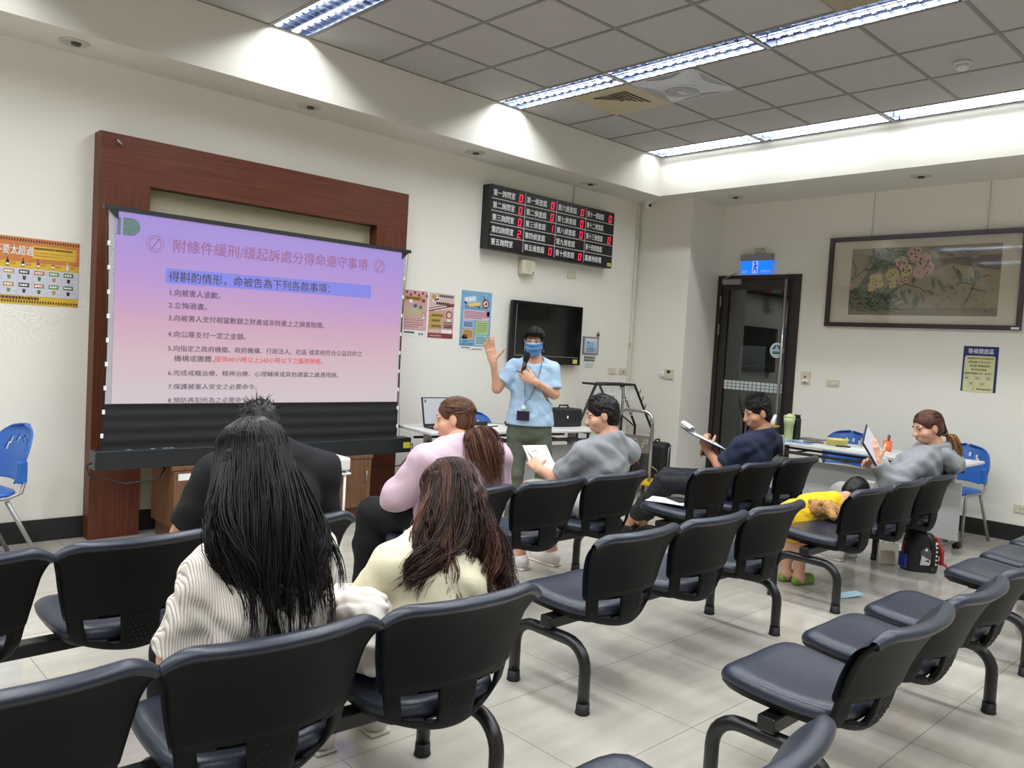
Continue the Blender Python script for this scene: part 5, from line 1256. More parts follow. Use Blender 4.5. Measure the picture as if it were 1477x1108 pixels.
# clipboard papers and phone left on the empty seat
o = thing('paper_stack', 'white handout lying on the empty seat beside the navy shirt man', 'papers', (4.60, 3.20, 0.443), 0.3)
for k, a in enumerate((0, 0.12)): MB().box((-0.10, -0.14, 0.001+0.002*k), (0.10, 0.14, 0.002+0.002*k), PAPER, M=Matrix.Rotation(a, 4, 'Z')).build('sheet', o)
tag(MB().box((-0.045, -0.08, 0), (0.045, 0.08, 0.012), BLACK, bev=0.003).build('wallet', loc=(4.66, 3.17, 0.4475), rot=(0, 0, -0.4)), 'black wallet or phone on the handout on the empty seat', 'wallet')
# ---------------------------------------------------------------- people: bodies grown as one smooth surface from a distance field
def V3(*a): return np.array(a, float)
def nrm(v): v = np.asarray(v, float); return v/np.linalg.norm(v)
def seg(a, b, ra, rb): return ('c', V3(*a), V3(*b), ra, rb)
def ell(c, r, R=None): return ('e', V3(*c), V3(*r), np.eye(3) if R is None else np.asarray(R, float))
def flat(a, b, ra, rb, side): return ('q', V3(*a), V3(*b), ra, rb, nrm(side))     # ra, rb = (half width, half depth)
def field(prims, lo, shape, h, k):
    E = np.zeros(shape); ax = [lo[i]+h*np.arange(shape[i]) for i in range(3)]
    m = 5*k+2*h
    for p in prims:
        if p[0] == 'e': c, r = p[1], p[2]; blo, bhi = c-r.max()-m, c+r.max()+m
        else:
            ra = max(p[3]) if p[0] == 'q' else p[3]; rb = max(p[4]) if p[0] == 'q' else p[4]
            blo = np.minimum(p[1]-ra, p[2]-rb)-m; bhi = np.maximum(p[1]+ra, p[2]+rb)+m
        i0 = [max(0, int((blo[i]-lo[i])/h)) for i in range(3)]; i1 = [min(shape[i], int((bhi[i]-lo[i])/h)+2) for i in range(3)]
        if any(a >= b for a, b in zip(i0, i1)): continue
        X = ax[0][i0[0]:i1[0], None, None]; Y = ax[1][None, i0[1]:i1[1], None]; Z = ax[2][None, None, i0[2]:i1[2]]
        if p[0] == 'e':
            R = p[3]; d = [X-c[0], Y-c[1], Z-c[2]]
            q = [(R[0, j]*d[0]+R[1, j]*d[1]+R[2, j]*d[2])/r[j] for j in range(3)]
            k0 = np.sqrt(q[0]**2+q[1]**2+q[2]**2); k1 = np.sqrt((q[0]/r[0])**2+(q[1]/r[1])**2+(q[2]/r[2])**2)+1e-9
            D = k0*(k0-1)/k1
        else:
            a, b = p[1], p[2]; ab = b-a; L2 = ab@ab+1e-12
            t = ((X-a[0])*ab[0]+(Y-a[1])*ab[1]+(Z-a[2])*ab[2])/L2; tc = np.clip(t, 0, 1)
            w = [X-a[0]-tc*ab[0], Y-a[1]-tc*ab[1], Z-a[2]-tc*ab[2]]
            if p[0] == 'c': D = np.sqrt(w[0]**2+w[1]**2+w[2]**2)-(p[3]+tc*(p[4]-p[3]))
            else:
                s = p[5]; u = w[0]*s[0]+w[1]*s[1]+w[2]*s[2]
                rx = p[3][0]+tc*(p[4][0]-p[3][0]); ry = p[3][1]+tc*(p[4][1]-p[3][1])
                o2 = np.maximum(0, w[0]**2+w[1]**2+w[2]**2-u**2)
                k0 = np.sqrt((u/rx)**2+o2/ry**2); k1 = np.sqrt((u/rx**2)**2+o2/ry**4)+1e-9
                D = k0*(k0-1)/k1
        E[i0[0]:i1[0], i0[1]:i1[1], i0[2]:i1[2]] += np.exp(np.clip(-D/k, -40, 40))
    return -k*np.log(E+1e-17), ax
def nets(F, lo, h):
    nx, ny, nz = F.shape
    ins = F < 0
    S = np.zeros((nx-1, ny-1, nz-1, 3)); C = np.zeros((nx-1, ny-1, nz-1))
    for axis in range(3):
        n1 = [slice(None)]*3; n2 = [slice(None)]*3; n1[axis] = slice(0, -1); n2[axis] = slice(1, None)
        a, b = F[tuple(n1)], F[tuple(n2)]; cr = ins[tuple(n1)] != ins[tuple(n2)]
        t = np.where(cr, a/(a-b+1e-20), 0)
        o = [q for q in range(3) if q != axis]
        for d0 in (0, 1):
            for d1 in (0, 1):
                sl = [slice(None)]*3
                sl[o[0]] = slice(d0, F.shape[o[0]]-1+d0); sl[o[1]] = slice(d1, F.shape[o[1]]-1+d1)
                c_ = cr[tuple(sl)]; C += c_
                S[..., axis] += t[tuple(sl)]*c_; S[..., o[0]] += d0*c_; S[..., o[1]] += d1*c_
    idx = -np.ones(C.shape, int); act = np.argwhere(C > 0); idx[C > 0] = np.arange(len(act))
    cc = C[C > 0][:, None]
    V = (act+S[C > 0]/cc)*h+lo
    Q = []
    for axis in range(3):
        o = [(axis+1) % 3, (axis+2) % 3]
        n1 = [slice(None)]*3; n2 = [slice(None)]*3; n1[axis] = slice(0, -1); n2[axis] = slice(1, None)
        A = ins[tuple(n1)]; B = ins[tuple(n2)]
        P = np.argwhere(A != B)
        ok = (P[:, o[0]] > 0) & (P[:, o[1]] > 0) & (P[:, o[0]] < F.shape[o[0]]-1) & (P[:, o[1]] < F.shape[o[1]]-1)
        P = P[ok]
        if not len(P): continue
        e0 = np.zeros(3, int); e0[o[0]] = 1; e1 = np.zeros(3, int); e1[o[1]] = 1
        q = np.stack([idx[tuple((P-e0-e1).T)], idx[tuple((P-e1).T)], idx[tuple(P.T)], idx[tuple((P-e0).T)]], 1)
        fl = ~A[tuple(P.T)]
        q[fl] = q[fl][:, ::-1]
        Q.append(q)
    return V, np.concatenate(Q)
def blob(prims, h=0.008, k=0.014, cuts=(), fold=0.0, fscale=26.0, carve=(), fseed=0.0):
    los, his = [], []
    for p in prims:
        if p[0] == 'e': los.append(p[1]-p[2].max()); his.append(p[1]+p[2].max())
        else:
            ra = max(p[3]) if p[0] == 'q' else p[3]; rb = max(p[4]) if p[0] == 'q' else p[4]
            los += [p[1]-ra, p[2]-rb]; his += [p[1]+ra, p[2]+rb]
    lo = np.min(los, 0)-0.035; hi = np.max(his, 0)+0.035
    shape = tuple(int(v) for v in np.ceil((hi-lo)/h)+1)
    F, ax = field(prims, lo, shape, h, k)
    X, Y, Z = ax[0][:, None, None], ax[1][None, :, None], ax[2][None, None, :]
    if fold:
        s = fscale
        n = np.sin(s*X+2.1*np.sin(0.7*s*Z+fseed)+fseed)*np.sin(0.8*s*Z+1.7*np.sin(0.6*s*Y))+0.6*np.sin(1.7*s*Y+2*np.sin(0.9*s*X+1.3*s*Z*0.5+fseed))*np.sin(1.3*s*Z+1.1*s*X*0.4)
        F = F+fold*1.3*(n+0.9*(0.5-np.abs(np.sin(1.1*s*(0.6*X+0.8*Z)+1.6*np.sin(0.8*s*Y+0.5*s*X)+fseed))))
    for c_, n_, rad in cuts:
        c_ = V3(*c_); n_ = nrm(n_)
        d = (X-c_[0])*n_[0]+(Y-c_[1])*n_[1]+(Z-c_[2])*n_[2]
        near = (X-c_[0])**2+(Y-c_[1])**2+(Z-c_[2])**2 < rad*rad
        F = np.where(near, np.maximum(F, d), F)
    if carve:
        G, _ = field(list(carve), lo, shape, h, 0.004); F = np.maximum(F, -G)
    return nets(F, lo, h)
def skin_obj(name, parts, m, base, parent=None, matf=None, mats=None):
    V, Q, off = [], [], 0
    for v, q in parts: V.append(v); Q.append(q+off); off += len(v)
    V = np.concatenate(V)-V3(*base); Q = np.concatenate(Q)
    me = bpy.data.meshes.new(name); me.from_pydata(V.tolist(), [], Q.tolist())
    for x_ in (mats or [m]): me.materials.append(x_)
    if matf is not None:
        me.polygons.foreach_set('material_index', matf((V+V3(*base))[Q].mean(1)).astype(np.int32))
    me.polygons.foreach_set('use_smooth', np.ones(len(Q), bool)); me.update()
    o = bpy.data.objects.new(name, me); COL.objects.link(o)
    if parent is None: o.location = base
    else: o.parent = parent
    return o
class HB(MB):
    """pieces given in world positions, stored relative to the person"""
    def __init__(s, base): MB.__init__(s); s.base = Vector(base)
    def add(s, verts, faces, m, M=None, smooth=False):
        if M is not None: verts = [M @ Vector(p) for p in verts]
        return MB.add(s, [Vector(p)-s.base for p in verts], faces, m, None, smooth)
    def tube(s, pts, r, m, seg=8, M=None, caps=True, radii=None, flat=1.0):
        return MB.tube(s, pts, r, m, seg, M, caps, radii, flat)
def strands(name, curves, r, m, base, parent, mats=None, mi=None, flat_=False):
    """many tapered three-sided locks as one mesh"""
    Vs, Fs, MI, o = [], [], [], 0
    for ci, P in enumerate(curves):
        P = np.asarray(P, float)-V3(*base); n = len(P)
        T = np.gradient(P, axis=0); T /= np.linalg.norm(T, axis=1)[:, None]+1e-9
        ref = V3(0.31, 0.52, 0.79); A = np.cross(T, ref); A /= np.linalg.norm(A, axis=1)[:, None]+1e-9; B = np.cross(T, A)
        rr = (r if np.isscalar(r) else r[ci])*np.concatenate([np.linspace(0.7, 1, max(1, n//3)), np.linspace(1, 0.25, n-max(1, n//3))])
        ring = []
        for kk in range(3):
            an = 2*PI*kk/3; ring.append(P+rr[:, None]*(math.cos(an)*A+math.sin(an)*B))
        V = np.stack(ring, 1).reshape(-1, 3); Vs.append(V)
        i = np.arange(n-1)[:, None]*3; kk = np.arange(3)[None]
        F = np.stack([i+kk, i+(kk+1) % 3, i+3+(kk+1) % 3, i+3+kk], -1).reshape(-1, 4)+o
        Fs.append(F); o += len(V)
        MI.append(np.full(len(F), 0 if mi is None else mi[ci]))
    V = np.concatenate(Vs); F = np.concatenate(Fs)
    me = bpy.data.meshes.new(name); me.from_pydata(V.tolist(), [], F.tolist())
    for x_ in (mats or [m]): me.materials.append(x_)
    me.polygons.foreach_set('material_index', np.concatenate(MI).astype(np.int32)); me.polygons.foreach_set('use_smooth', np.ones(len(F), bool)); me.update()
    ob = bpy.data.objects.new(name, me); COL.objects.link(ob); ob.parent = parent
    return ob
def crom(P, n):
    P = np.asarray(P, float); P = np.concatenate([[2*P[0]-P[1]], P, [2*P[-1]-P[-2]]]); out = []
    m = len(P)-3
    for i in range(n):
        t = i/(n-1)*m; k = min(int(t), m-1); u = t-k; a, b, c_, d = P[k:k+4]
        out.append(0.5*(2*b+(-a+c_)*u+(2*a-5*b+4*c_-d)*u*u+(-a+3*b-3*c_+d)*u**3))
    return np.array(out)
def frame(fwd, up):
    f = nrm(fwd); u = V3(*up); u = nrm(u-f*(u@f)); r = np.cross(f, u); return np.stack([r, f, u], 1)   # columns right, forward, up
def head_prims(c, R, s=1.0, neck=None, nr=0.052):
    c = V3(*c); L = lambda x, y, z: c+R @ (V3(x, y, z)*s)
    P = [ell(L(0, -0.012, 0.030), V3(.074, .092, .080)*s, R), ell(L(0, 0.018, -0.030), V3(.064, .070, .075)*s, R), ell(L(0, 0.034, -0.078), V3(.042, .045, .034)*s, R),
         seg(L(0, .088, .004), L(0, .102, -.030), .009*s, .013*s), ell(L(0, .100, -.034), V3(.017, .012, .010)*s, R),
         ell(L(0, .082, -.064), V3(.024, .010, .006)*s, R), ell(L(0, .080, -.073), V3(.020, .010, .006)*s, R),
         ell(L(.030, .076, .018), V3(.022, .012, .007)*s, R), ell(L(-.030, .076, .018), V3(.022, .012, .007)*s, R)]
    for q in (-1, 1):
        P += [ell(L(q*.076, -.008, -.014), V3(.008, .018, .031)*s, R), ell(L(q*.042, .050, -.034), V3(.026, .030, .026)*s, R)]
    if neck is not None: P += [seg(L(0, -.012, -.055), neck, nr*s, nr*1.12*s)]
    return P
M_HAIRK = mat('jet_black_hair', (22, 18, 18), .44, vary=.3, nscale=60, spec=.28)
def eye_parts(o, c, R, base, s=1.0):
    for q in (-1, 1):
        hb = HB(base); p = V3(*c)+R @ (V3(q*.031, .0675, .000)*s)
        hb.sphere(tuple(p), 0.0108*s, mat('eye_white', (228, 224, 218), 0.25, vary=0), seg=12)
        p2 = V3(*c)+R @ (V3(q*.031, .0762, -.002)*s); hb.sphere(tuple(p2), 0.0058*s, mat('dark_iris', (36, 26, 22), 0.2), seg=10)
        hb.build('eye', o)
        hb = HB(base); hb.tube([tuple(V3(*c)+R @ (V3(q*x_, y_, z_)*s)) for x_, y_, z_ in ((.014, .089, .023), (.028, .087, .028), (.044, .077, .025))], .0035*s, M_HAIRK, seg=5, radii=[.003*s, .004*s, .0015*s], flat=.6); hb.build('eyebrow', o)
def hand_prims(w, ydir, zdir, thumb, curls, spread=0.06, s=1.0, tcurl=0.5, topen=0.75):
    """w wrist; ydir to fingertips; zdir out of the back of the hand; thumb +1/-1 along y x z"""
    y = nrm(ydir); z = V3(*zdir); z = nrm(z-y*(z@y)); x = np.cross(y, z)*thumb; w = V3(*w)
    P = [flat(w-y*.03*s, w+y*.03*s, (.026*s, .019*s), (.036*s, .016*s), x), flat(w+y*.03*s, w+y*.085*s, (.036*s, .015*s), (.039*s, .0125*s), x)]
    lens = [(.043, .026, .021), (.047, .030, .022), (.043, .028, .021), (.034, .021, .018)]
    for i in range(4):
        fx = (.030, .010, -.010, -.029)[i]
        p = w+x*fx*s+y*(.090, .094, .090, .082)[i]*s
        d = nrm(y+x*(fx*spread*30)); ang = 0; r = (.0088, .0092, .0088, .0078)[i]*s
        for j in range(3):
            ang += curls[i]*(0.9, 1.1, 0.7)[j]
            dd = d*math.cos(ang)-z*math.sin(ang); q = p+dd*lens[i][j]*s
            P.append(seg(p, q, r*(1-.07*j), r*(0.92-.07*j))); p = q
    p = w+x*.024*s+y*.022*s; d = nrm(x*topen+y*(1-topen*.45)-z*.25)
    q = p+d*.045*s; P.append(seg(p, q, .0135*s, .0105*s))
    d2 = nrm(d*math.cos(tcurl)+y*.6*math.sin(tcurl)-z*.5*math.sin(tcurl)); q2 = q+d2*.030*s; P.append(seg(q, q2, .0105*s, .0092*s))
    d3 = nrm(d2+y*.25-z*.3*tcurl); P.append(seg(q2, q2+d3*.024*s, .0092*s, .0072*s))
    return P
def torso(J, w=1.0, inf=0.0, hem=None):
    S = nrm(V3(*J['shR'])-V3(*J['shL'])); P, C, N = V3(*J['pelvis']), V3(*J['chest']), V3(*J['neck'])
    up = nrm(C-P); a = hem if hem is not None else P-up*.04
    mid = P*.5+C*.5; top = C*.35+N*.65-up*0.02
    hw = np.linalg.norm(V3(*J['shR'])-V3(*J['shL']))/2
    f = lambda x, y: (x*w+inf, y*w+inf)
    return [flat(a, P, f(.158, .108), f(.156, .108), S), flat(P, mid, f(.154, .106), f(.130, .098), S), flat(mid, C, f(.130, .098), f(.148, .108), S), flat(C, top, f(.148, .108), f(hw*.80/w, .078), S),
            seg(top, N, .062*w+inf, .05*w+inf)]
def arm(sh, el, wr, s=1.0, inf=0.0, stop=None):
    sh, el, wr = V3(*sh), V3(*el), V3(*wr)
    P = [seg(sh, el, .052*s+inf, .040*s+inf)]
    if stop is None: P.append(seg(el, wr, .041*s+inf, .026*s+inf))
    return P
def leg(hip, kn, an, s=1.0, inf=0.0): return [seg(hip, kn, .086*s+inf, .060*s+inf), seg(kn, V3(*kn)*.62+V3(*an)*.38, .059*s+inf, .056*s+inf), seg(V3(*kn)*.62+V3(*an)*.38, an, .056*s+inf, .036*s+inf)]
def foot(an, to): an, to = V3(*an), V3(*to); return [seg(an, an+V3(0, 0, -.045), .036, .034), seg(an+V3(0, 0, -.045), to, .036, .028)]
M_SKIN = mat('warm_skin', (214, 164, 136), 0.5, vary=0.04, nscale=30); M_SKIN2 = mat('tan_skin', (198, 146, 116), 0.5, vary=0.04, nscale=30)
rng = np.random.default_rng(5)
def scalp(c, R, phi, el, s=1.0, grow=1.0):
    d = V3(math.sin(phi)*math.cos(el), math.cos(phi)*math.cos(el), math.sin(el))
    return V3(*c)+R @ ((V3(0, -.012, .026)+d*V3(.080, .098, .088)*grow)*s)
def hairmat(name, rgb, rough=.44, vary=.3): return mat(name, rgb, rough, vary=vary, nscale=60, spec=.28)
M_HAIRK, M_HAIRB, M_HAIRC, M_HAIRM, M_HAIRL = hairmat('jet_black_hair', (22, 18, 18)), hairmat('dark_chestnut_hair', (54, 33, 24)), hairmat('reddish_brown_hair', (90, 57, 42)), hairmat('light_brown_hair', (124, 84, 58)), hairmat('honey_blond_hair', (200, 146, 84))
def cap(c, R, s=1.0, line=0.035, h=0.006, noise=0.0):
    """close hair volume over the skull, open at the face"""
    c = V3(*c); L = lambda x, y, z: c+R @ (V3(x, y, z)*s)
    P = [ell(L(0, -.014, .034), V3(.082, .099, .086)*s, R), ell(L(0, -.045, -.02), V3(.074, .062, .075)*s, R)]
    return blob(P, h, 0.008, cuts=[(L(0, .052, line-.03), R @ V3(0, .82, -.57), 0.22)], fold=noise, fscale=90)
def person(name, label, base, J, skin, group=None, w=1.0, arms=1.0, legs=1.0, hands=None, feet=True, headk=None, barelegs=False):
    """the body: one continuous surface, with finer hands and head grown into it"""
    P = torso(J, w*0.93)
    for q in 'LR':
        P += arm(J['sh'+q], J['el'+q], J['wr'+q], arms) + leg(J['hip'+q], J['kn'+q], J['an'+q], legs*0.92) + (foot(J['an'+q], J['to'+q]) if feet else [])
        P.append(seg(J['neck'], J['sh'+q], .045*w, .05*arms))
    R = frame(J['fwd'], J['up']); hs = J.get('hs', 1.0)
    P += [seg(V3(*J['head'])+R @ V3(0, -.012, -.055), V3(*J['neck'])-V3(0, 0, .02), .052*hs, .060*hs)]
    parts = [blob(P, 0.0085, 0.012)]
    cv = [ell(V3(*J['head'])+R @ (V3(q*.031, .086, .000)*hs), V3(.016, .012, .009)*hs, R) for q in (-1, 1)]
    parts.append(blob(head_prims(J['head'], R, hs, neck=J['neck']), headk or 0.006, 0.006, carve=cv))
    for q in 'LR':
        if hands and hands.get(q) is not None:
            parts.append(blob(hand_prims(J['wr'+q], **hands[q])+[seg(V3(*J['wr'+q])*.75+V3(*J['el'+q])*.25, J['wr'+q], .031*arms, .026*arms)], 0.0038, 0.0035))
    o = skin_obj(name, parts, skin, base)
    tag(o, label, 'person', group)
    eye_parts(o, J['head'], R, base, hs)
    return o, R
def cloth(name, prims, m, base, parent, k=0.014, h=0.0075, **kw): return skin_obj(name, [blob(prims, h, k, **kw)], m, base, parent)
def fabric(name, rgb, **k): return mat(name, rgb, 0.9, bump=0.35, bscale=k.pop('bscale', 420), sheen=0.10 if sum(rgb) > 300 else 0.0, spec=0.25, **k)
def sleeve_cut(a, b, t, rad=0.12):
    a, b = V3(*a), V3(*b); return (a+(b-a)*t, b-a, rad)
def shoes(J, m, base, o, sole=None):
    for q in 'LR':
        a, t = V3(*J['an'+q]), V3(*J['to'+q])
        d = nrm(V3(t[0]-a[0], t[1]-a[1], 0))
        P = [seg(V3(a[0], a[1], .05)-d*.03, V3(a[0], a[1], .045)+d*.05, .042, .040), seg(V3(a[0], a[1], .04)+d*.05, V3(a[0], a[1], .036)+d*.14, .040, .036), seg(a+V3(0, 0, -.01), V3(a[0], a[1], .05), .043, .044)]
        s_ = cloth('shoe', P, m, base, o, k=0.012, h=0.006, cuts=[((a[0], a[1], .006), (0, 0, -1), .3)])
        hb = HB(base); Rm = Matrix.Translation((a[0]+d[0]*.05, a[1]+d[1]*.05, 0)) @ Matrix.Rotation(math.atan2(d[1], d[0]), 4, 'Z')
        pts = []
        hb.box((-.115, -.042, 0.0), (.125, .042, .016), sole or m, M=Rm, bev=0.0075); hb.build('sole', s_)

def seated_legs(J, px, py, pz, dx=0.11, kz=0.50, kf=0.43, az=0.085, af=0.45, sp=0.0, rz=0.0):
    c_, s_ = math.cos(rz), math.sin(rz)
    T = lambda x, y, z: (px+c_*x-s_*y, py+s_*x+c_*y, z)
    for q, sg in (('L', -1), ('R', 1)):
        J['hip'+q] = T(sg*dx*.8, 0, pz); J['kn'+q] = T(sg*(dx+sp), kf, kz); J['an'+q] = T(sg*(dx+sp), af, az); J['to'+q] = T(sg*(dx+sp), af+.16, .032)
    return J
RELAX = [0.35, 0.42, 0.48, 0.55]

# ---- the long-haired woman in the pale striped shirt
b0 = (0.985, 1.98, 0.0)
J = dict(pelvis=(.985, 1.97, .53), chest=(.99, 1.96, .73), neck=(1.0, 1.97, .90), head=(.995, 2.05, 1.095), fwd=(0, .97, -.25), up=(0, .25, .97), shL=(.862, 1.97, .825), shR=(1.140, 1.97, .835),
         elL=(.805, 2.03, .60), elR=(1.195, 2.05, .61), wrL=(.86, 2.24, .565), wrR=(1.10, 2.25, .57))
seated_legs(J, 1.02, 1.97, .52, dx=.075, kz=.485)
hd = dict(L=dict(ydir=(.75, .6, .05), zdir=(0, -.1, 1), thumb=1, curls=RELAX), R=dict(ydir=(-.75, .6, .05), zdir=(0, -.1, 1), thumb=-1, curls=RELAX))
o, R = person('person', 'long black-haired woman in a pale striped shirt, nearest at left', b0, J, M_SKIN, hands=hd)
# thin brown stripes woven along the shirt
mstr = bpy.data.materials.new('striped_seersucker'); mstr.use_nodes = True
N = mstr.node_tree.nodes; L = mstr.node_tree.links; bs = N['Principled BSDF']; tc = N.new('ShaderNodeTexCoord')
wv = N.new('ShaderNodeTexWave'); wv.wave_type = 'BANDS'; wv.bands_direction = 'X'; wv.inputs['Scale'].default_value = 58; wv.inputs['Distortion'].default_value = 1.0; wv.inputs['Detail'].default_value = 1
L.new(tc.outputs['Object'], wv.inputs['Vector']); cr = N.new('ShaderNodeValToRGB'); L.new(wv.outputs['Fac'], cr.inputs[0])
cr.color_ramp.elements[0].position = 0.12; cr.color_ramp.elements[0].color = (*lin((178, 164, 152)), 1); cr.color_ramp.elements[1].position = 0.36; cr.color_ramp.elements[1].color = (*lin((228, 222, 213)), 1)
L.new(cr.outputs[0], bs.inputs['Base Color']); bs.inputs['Roughness'].default_value = 0.9
bp = N.new('ShaderNodeBump'); bp.inputs['Strength'].default_value = 0.25; bp.inputs['Distance'].default_value = 0.004; L.new(wv.outputs['Fac'], bp.inputs['Height']); L.new(bp.outputs['Normal'], bs.inputs['Normal'])
P = torso(J, 1.0, .022, hem=(.985, 1.97, .46))
for q in 'LR': P += [seg(J['sh'+q], J['el'+q], .070, .068), seg(J['neck'], J['sh'+q], .058, .066)]
cloth('shirt', P, mstr, b0, o, fold=0.0045, fscale=34, cuts=[sleeve_cut(J['shL'], J['elL'], .93, .16), sleeve_cut(J['shR'], J['elR'], .93, .16), ((1.0, 1.985, .945), (0, .35, 1), .12)])
P = []
for q in 'LR': P += leg(J['hip'+q], J['kn'+q], J['an'+q], .92, .008)
cloth('trousers', P+[flat((.985, 1.99, .50), (.985, 1.99, .54), (.14, .10), (.14, .10), (1, 0, 0))], fabric('black_trousers', (28, 28, 30)), b0, o, fold=.003)
shoes(J, BLACK, b0, o)
def long_hair(o, base, c, R, m, mats, n, clumps, tipf, midf, r=0.0026, wave=0.010, wfreq=3.0, seed=1, npts=26, vol=None, phis=(-PI, PI), topfrac=0.35, pick=None):
    g = np.random.default_rng(seed); cs = []; mi = []
    CL = []
    for k in range(clumps):
        ph = phis[0]+(phis[1]-phis[0])*(k+g.random())/clumps
        CL.append((ph, g.normal(0, 1, 3), g.random()*6.28, g.random()))
    for i in range(n):
        ph0, cj, wph, u_ = CL[g.integers(clumps)]
        ph = ph0+g.normal(0, .07)
        el = g.uniform(0.05, 1.5) if g.random() > .25 else g.uniform(-.25, .4)
        if abs(ph) < 1.15 and el < 0.75-0.1*abs(ph): el = g.uniform(.75, 1.5)
        pf = ph if abs(ph) > 1.2 else math.copysign(1.2+.25*g.random(), ph)          # swept back round the face
        root = scalp(c, R, ph, el, 1, 1.07)
        w1 = scalp(c, R, ph*.55+pf*.45, min(el, .75)*.6+.1, 1, 1.10+.05*g.random()); w2 = scalp(c, R, pf, -.15, 1, 1.12+.08*g.random())
        mid = midf(pf, cj, g)+g.normal(0, .006, 3); tip = tipf(pf, cj, g, u_)+g.normal(0, .008, 3)
        P = crom([root, w1, w2, mid, tip] if el > .5 else [root, w2, mid, tip], npts)
        t = np.linspace(0, 1, npts); amp = wave*np.clip((t-.45)/.4, 0, 1)
        ang = wfreq*2*PI*t+wph
        P = P+np.stack([amp*np.sin(ang), .6*amp*np.cos(ang), .25*amp*np.sin(2*ang)], 1)
        cs.append(P); mi.append(0 if pick is None else pick(g, u_))
    strands('hair', cs, [r*(0.7+.6*g.random()) for _ in cs], m, base, o, mats=mats, mi=mi)
hc = V3(*J['head'])
def mid_b(pf, cj, g): return V3(hc[0]-.012+.142*math.sin(pf)*(1 if abs(pf) < 2.2 else .85)+.010*cj[0], hc[1]-.135-.075*max(0, -math.cos(pf))+.05*max(0, math.cos(pf))+.006*cj[1], .93+.02*cj[2])
def tip_b(pf, cj, g, u_): return V3(hc[0]+.018+.088*math.sin(pf)+.020*cj[0], hc[1]-.190-.055*max(0, -math.cos(pf))+.008*cj[1], .675+.14*abs(math.sin(pf))**1.5+.04*cj[2])
hv = [ell(hc+R @ V3(0, -.016, .03), V3(.083, .100, .088), R), flat(hc+V3(0, -.05, -.02), hc+V3(.0, -.085, -.14), (.092, .070), (.125, .055), (1, 0, 0)), flat(hc+V3(0, -.085, -.14), hc+V3(.02, -.165, -.26), (.118, .05), (.095, .036), (1, 0, 0)), flat(hc+V3(.02, -.165, -.26), hc+V3(.02, -.19, -.36), (.095, .034), (.045, .02), (1, 0, 0))]
hvol = skin_obj('hair_volume', [blob(hv, 0.006, 0.014, cuts=[(hc+R @ V3(0, .062, .0), R @ V3(0, .85, -.5), .15)], fold=.003, fscale=70)], M_HAIRK, b0, o)
long_hair(o, b0, J['head'], R, M_HAIRK, [M_HAIRK, hairmat('brownish_black_hair', (34, 27, 26))], 1700, 70, tip_b, mid_b, r=.0024, wave=.016, wfreq=1.7, seed=3, pick=lambda g, u_: int(u_ > .8))

# ---- the brown-haired woman in the cream top
b1 = (1.60, 1.96, 0.0)
J = dict(pelvis=(1.58, 1.96, .53), chest=(1.61, 1.985, .69), neck=(1.635, 2.02, .825), head=(1.725, 2.09, .935), fwd=(.08, .80, -.6), up=(.12, .58, .80), shL=(1.455, 2.0, .758), shR=(1.80, 1.985, .752),
         elL=(1.375, 2.12, .575), elR=(1.87, 2.10, .555), wrL=(1.50, 2.31, .56), wrR=(1.74, 2.32, .56))
seated_legs(J, 1.58, 1.97, .52)
o, R = person('person', 'woman with wavy brown hair and a cream top, head bowed', b1, J, M_SKIN, hands=dict(L=dict(ydir=(.7, .6, .1), zdir=(0, -.2, 1), thumb=1, curls=[.6]*4), R=dict(ydir=(-.7, .6, .1), zdir=(0, -.2, 1), thumb=-1, curls=[.6]*4)))
P = torso(J, 1.05, .016)
for q in 'LR': P += [seg(J['sh'+q], J['el'+q], .066, .058), seg(J['neck'], J['sh'+q], .055, .062)]
cloth('top', P, fabric('cream_knit', (226, 219, 190)), b1, o, fold=.003, fscale=28, cuts=[sleeve_cut(J['shL'], J['elL'], .86, .13), sleeve_cut(J['shR'], J['elR'], .86, .13), ((1.64, 2.03, .862), (.1, .4, .9), .12)])
P = []
for q in 'LR': P += leg(J['hip'+q], J['kn'+q], J['an'+q], 1, .02)
cloth('trousers', P+[flat((1.58, 1.97, .50), (1.58, 1.97, .56), (.17, .12), (.165, .115), (1, 0, 0))], fabric('pale_trousers', (220, 214, 204)), b1, o, fold=.003)
shoes(J, pm((196, 190, 180)), b1, o)
hc = V3(*J['head'])
def mid_c(pf, cj, g): return V3(hc[0]-.05+.125*math.sin(pf)-.035*(pf < 0)+.01*cj[0], hc[1]-.145-.05*max(0, -math.cos(pf))+.03*max(0, math.cos(pf))+.008*cj[1], .825+.015*cj[2])
def tip_c(pf, cj, g, u_):
    left = pf < 0 and u_ < .62
    if left: return V3(hc[0]-.20-.20*u_+.02*cj[0], hc[1]-.15-.05*g.random(), .70+.04*abs(cj[1])+.03*u_-.05*(u_ < .2))
    return V3(hc[0]-.02+.10*math.sin(pf)+.02*cj[0], hc[1]-.225+.006*cj[1], .66+.03*cj[2])
hv = [ell(hc+R @ V3(0, -.016, .03), V3(.085, .102, .090), R), flat(hc+V3(0, -.075, -.005), hc+V3(-.035, -.135, -.12), (.095, .065), (.115, .042), (1, 0, 0)), flat(hc+V3(-.03, -.14, -.12), hc+V3(-.01, -.185, -.25), (.11, .036), (.07, .024), (1, 0, 0))]
skin_obj('hair_volume', [blob(hv, 0.006, 0.014, cuts=[(hc+R @ V3(0, .062, .0), R @ V3(0, .85, -.5), .15)], fold=.003, fscale=70)], M_HAIRB, b1, o)
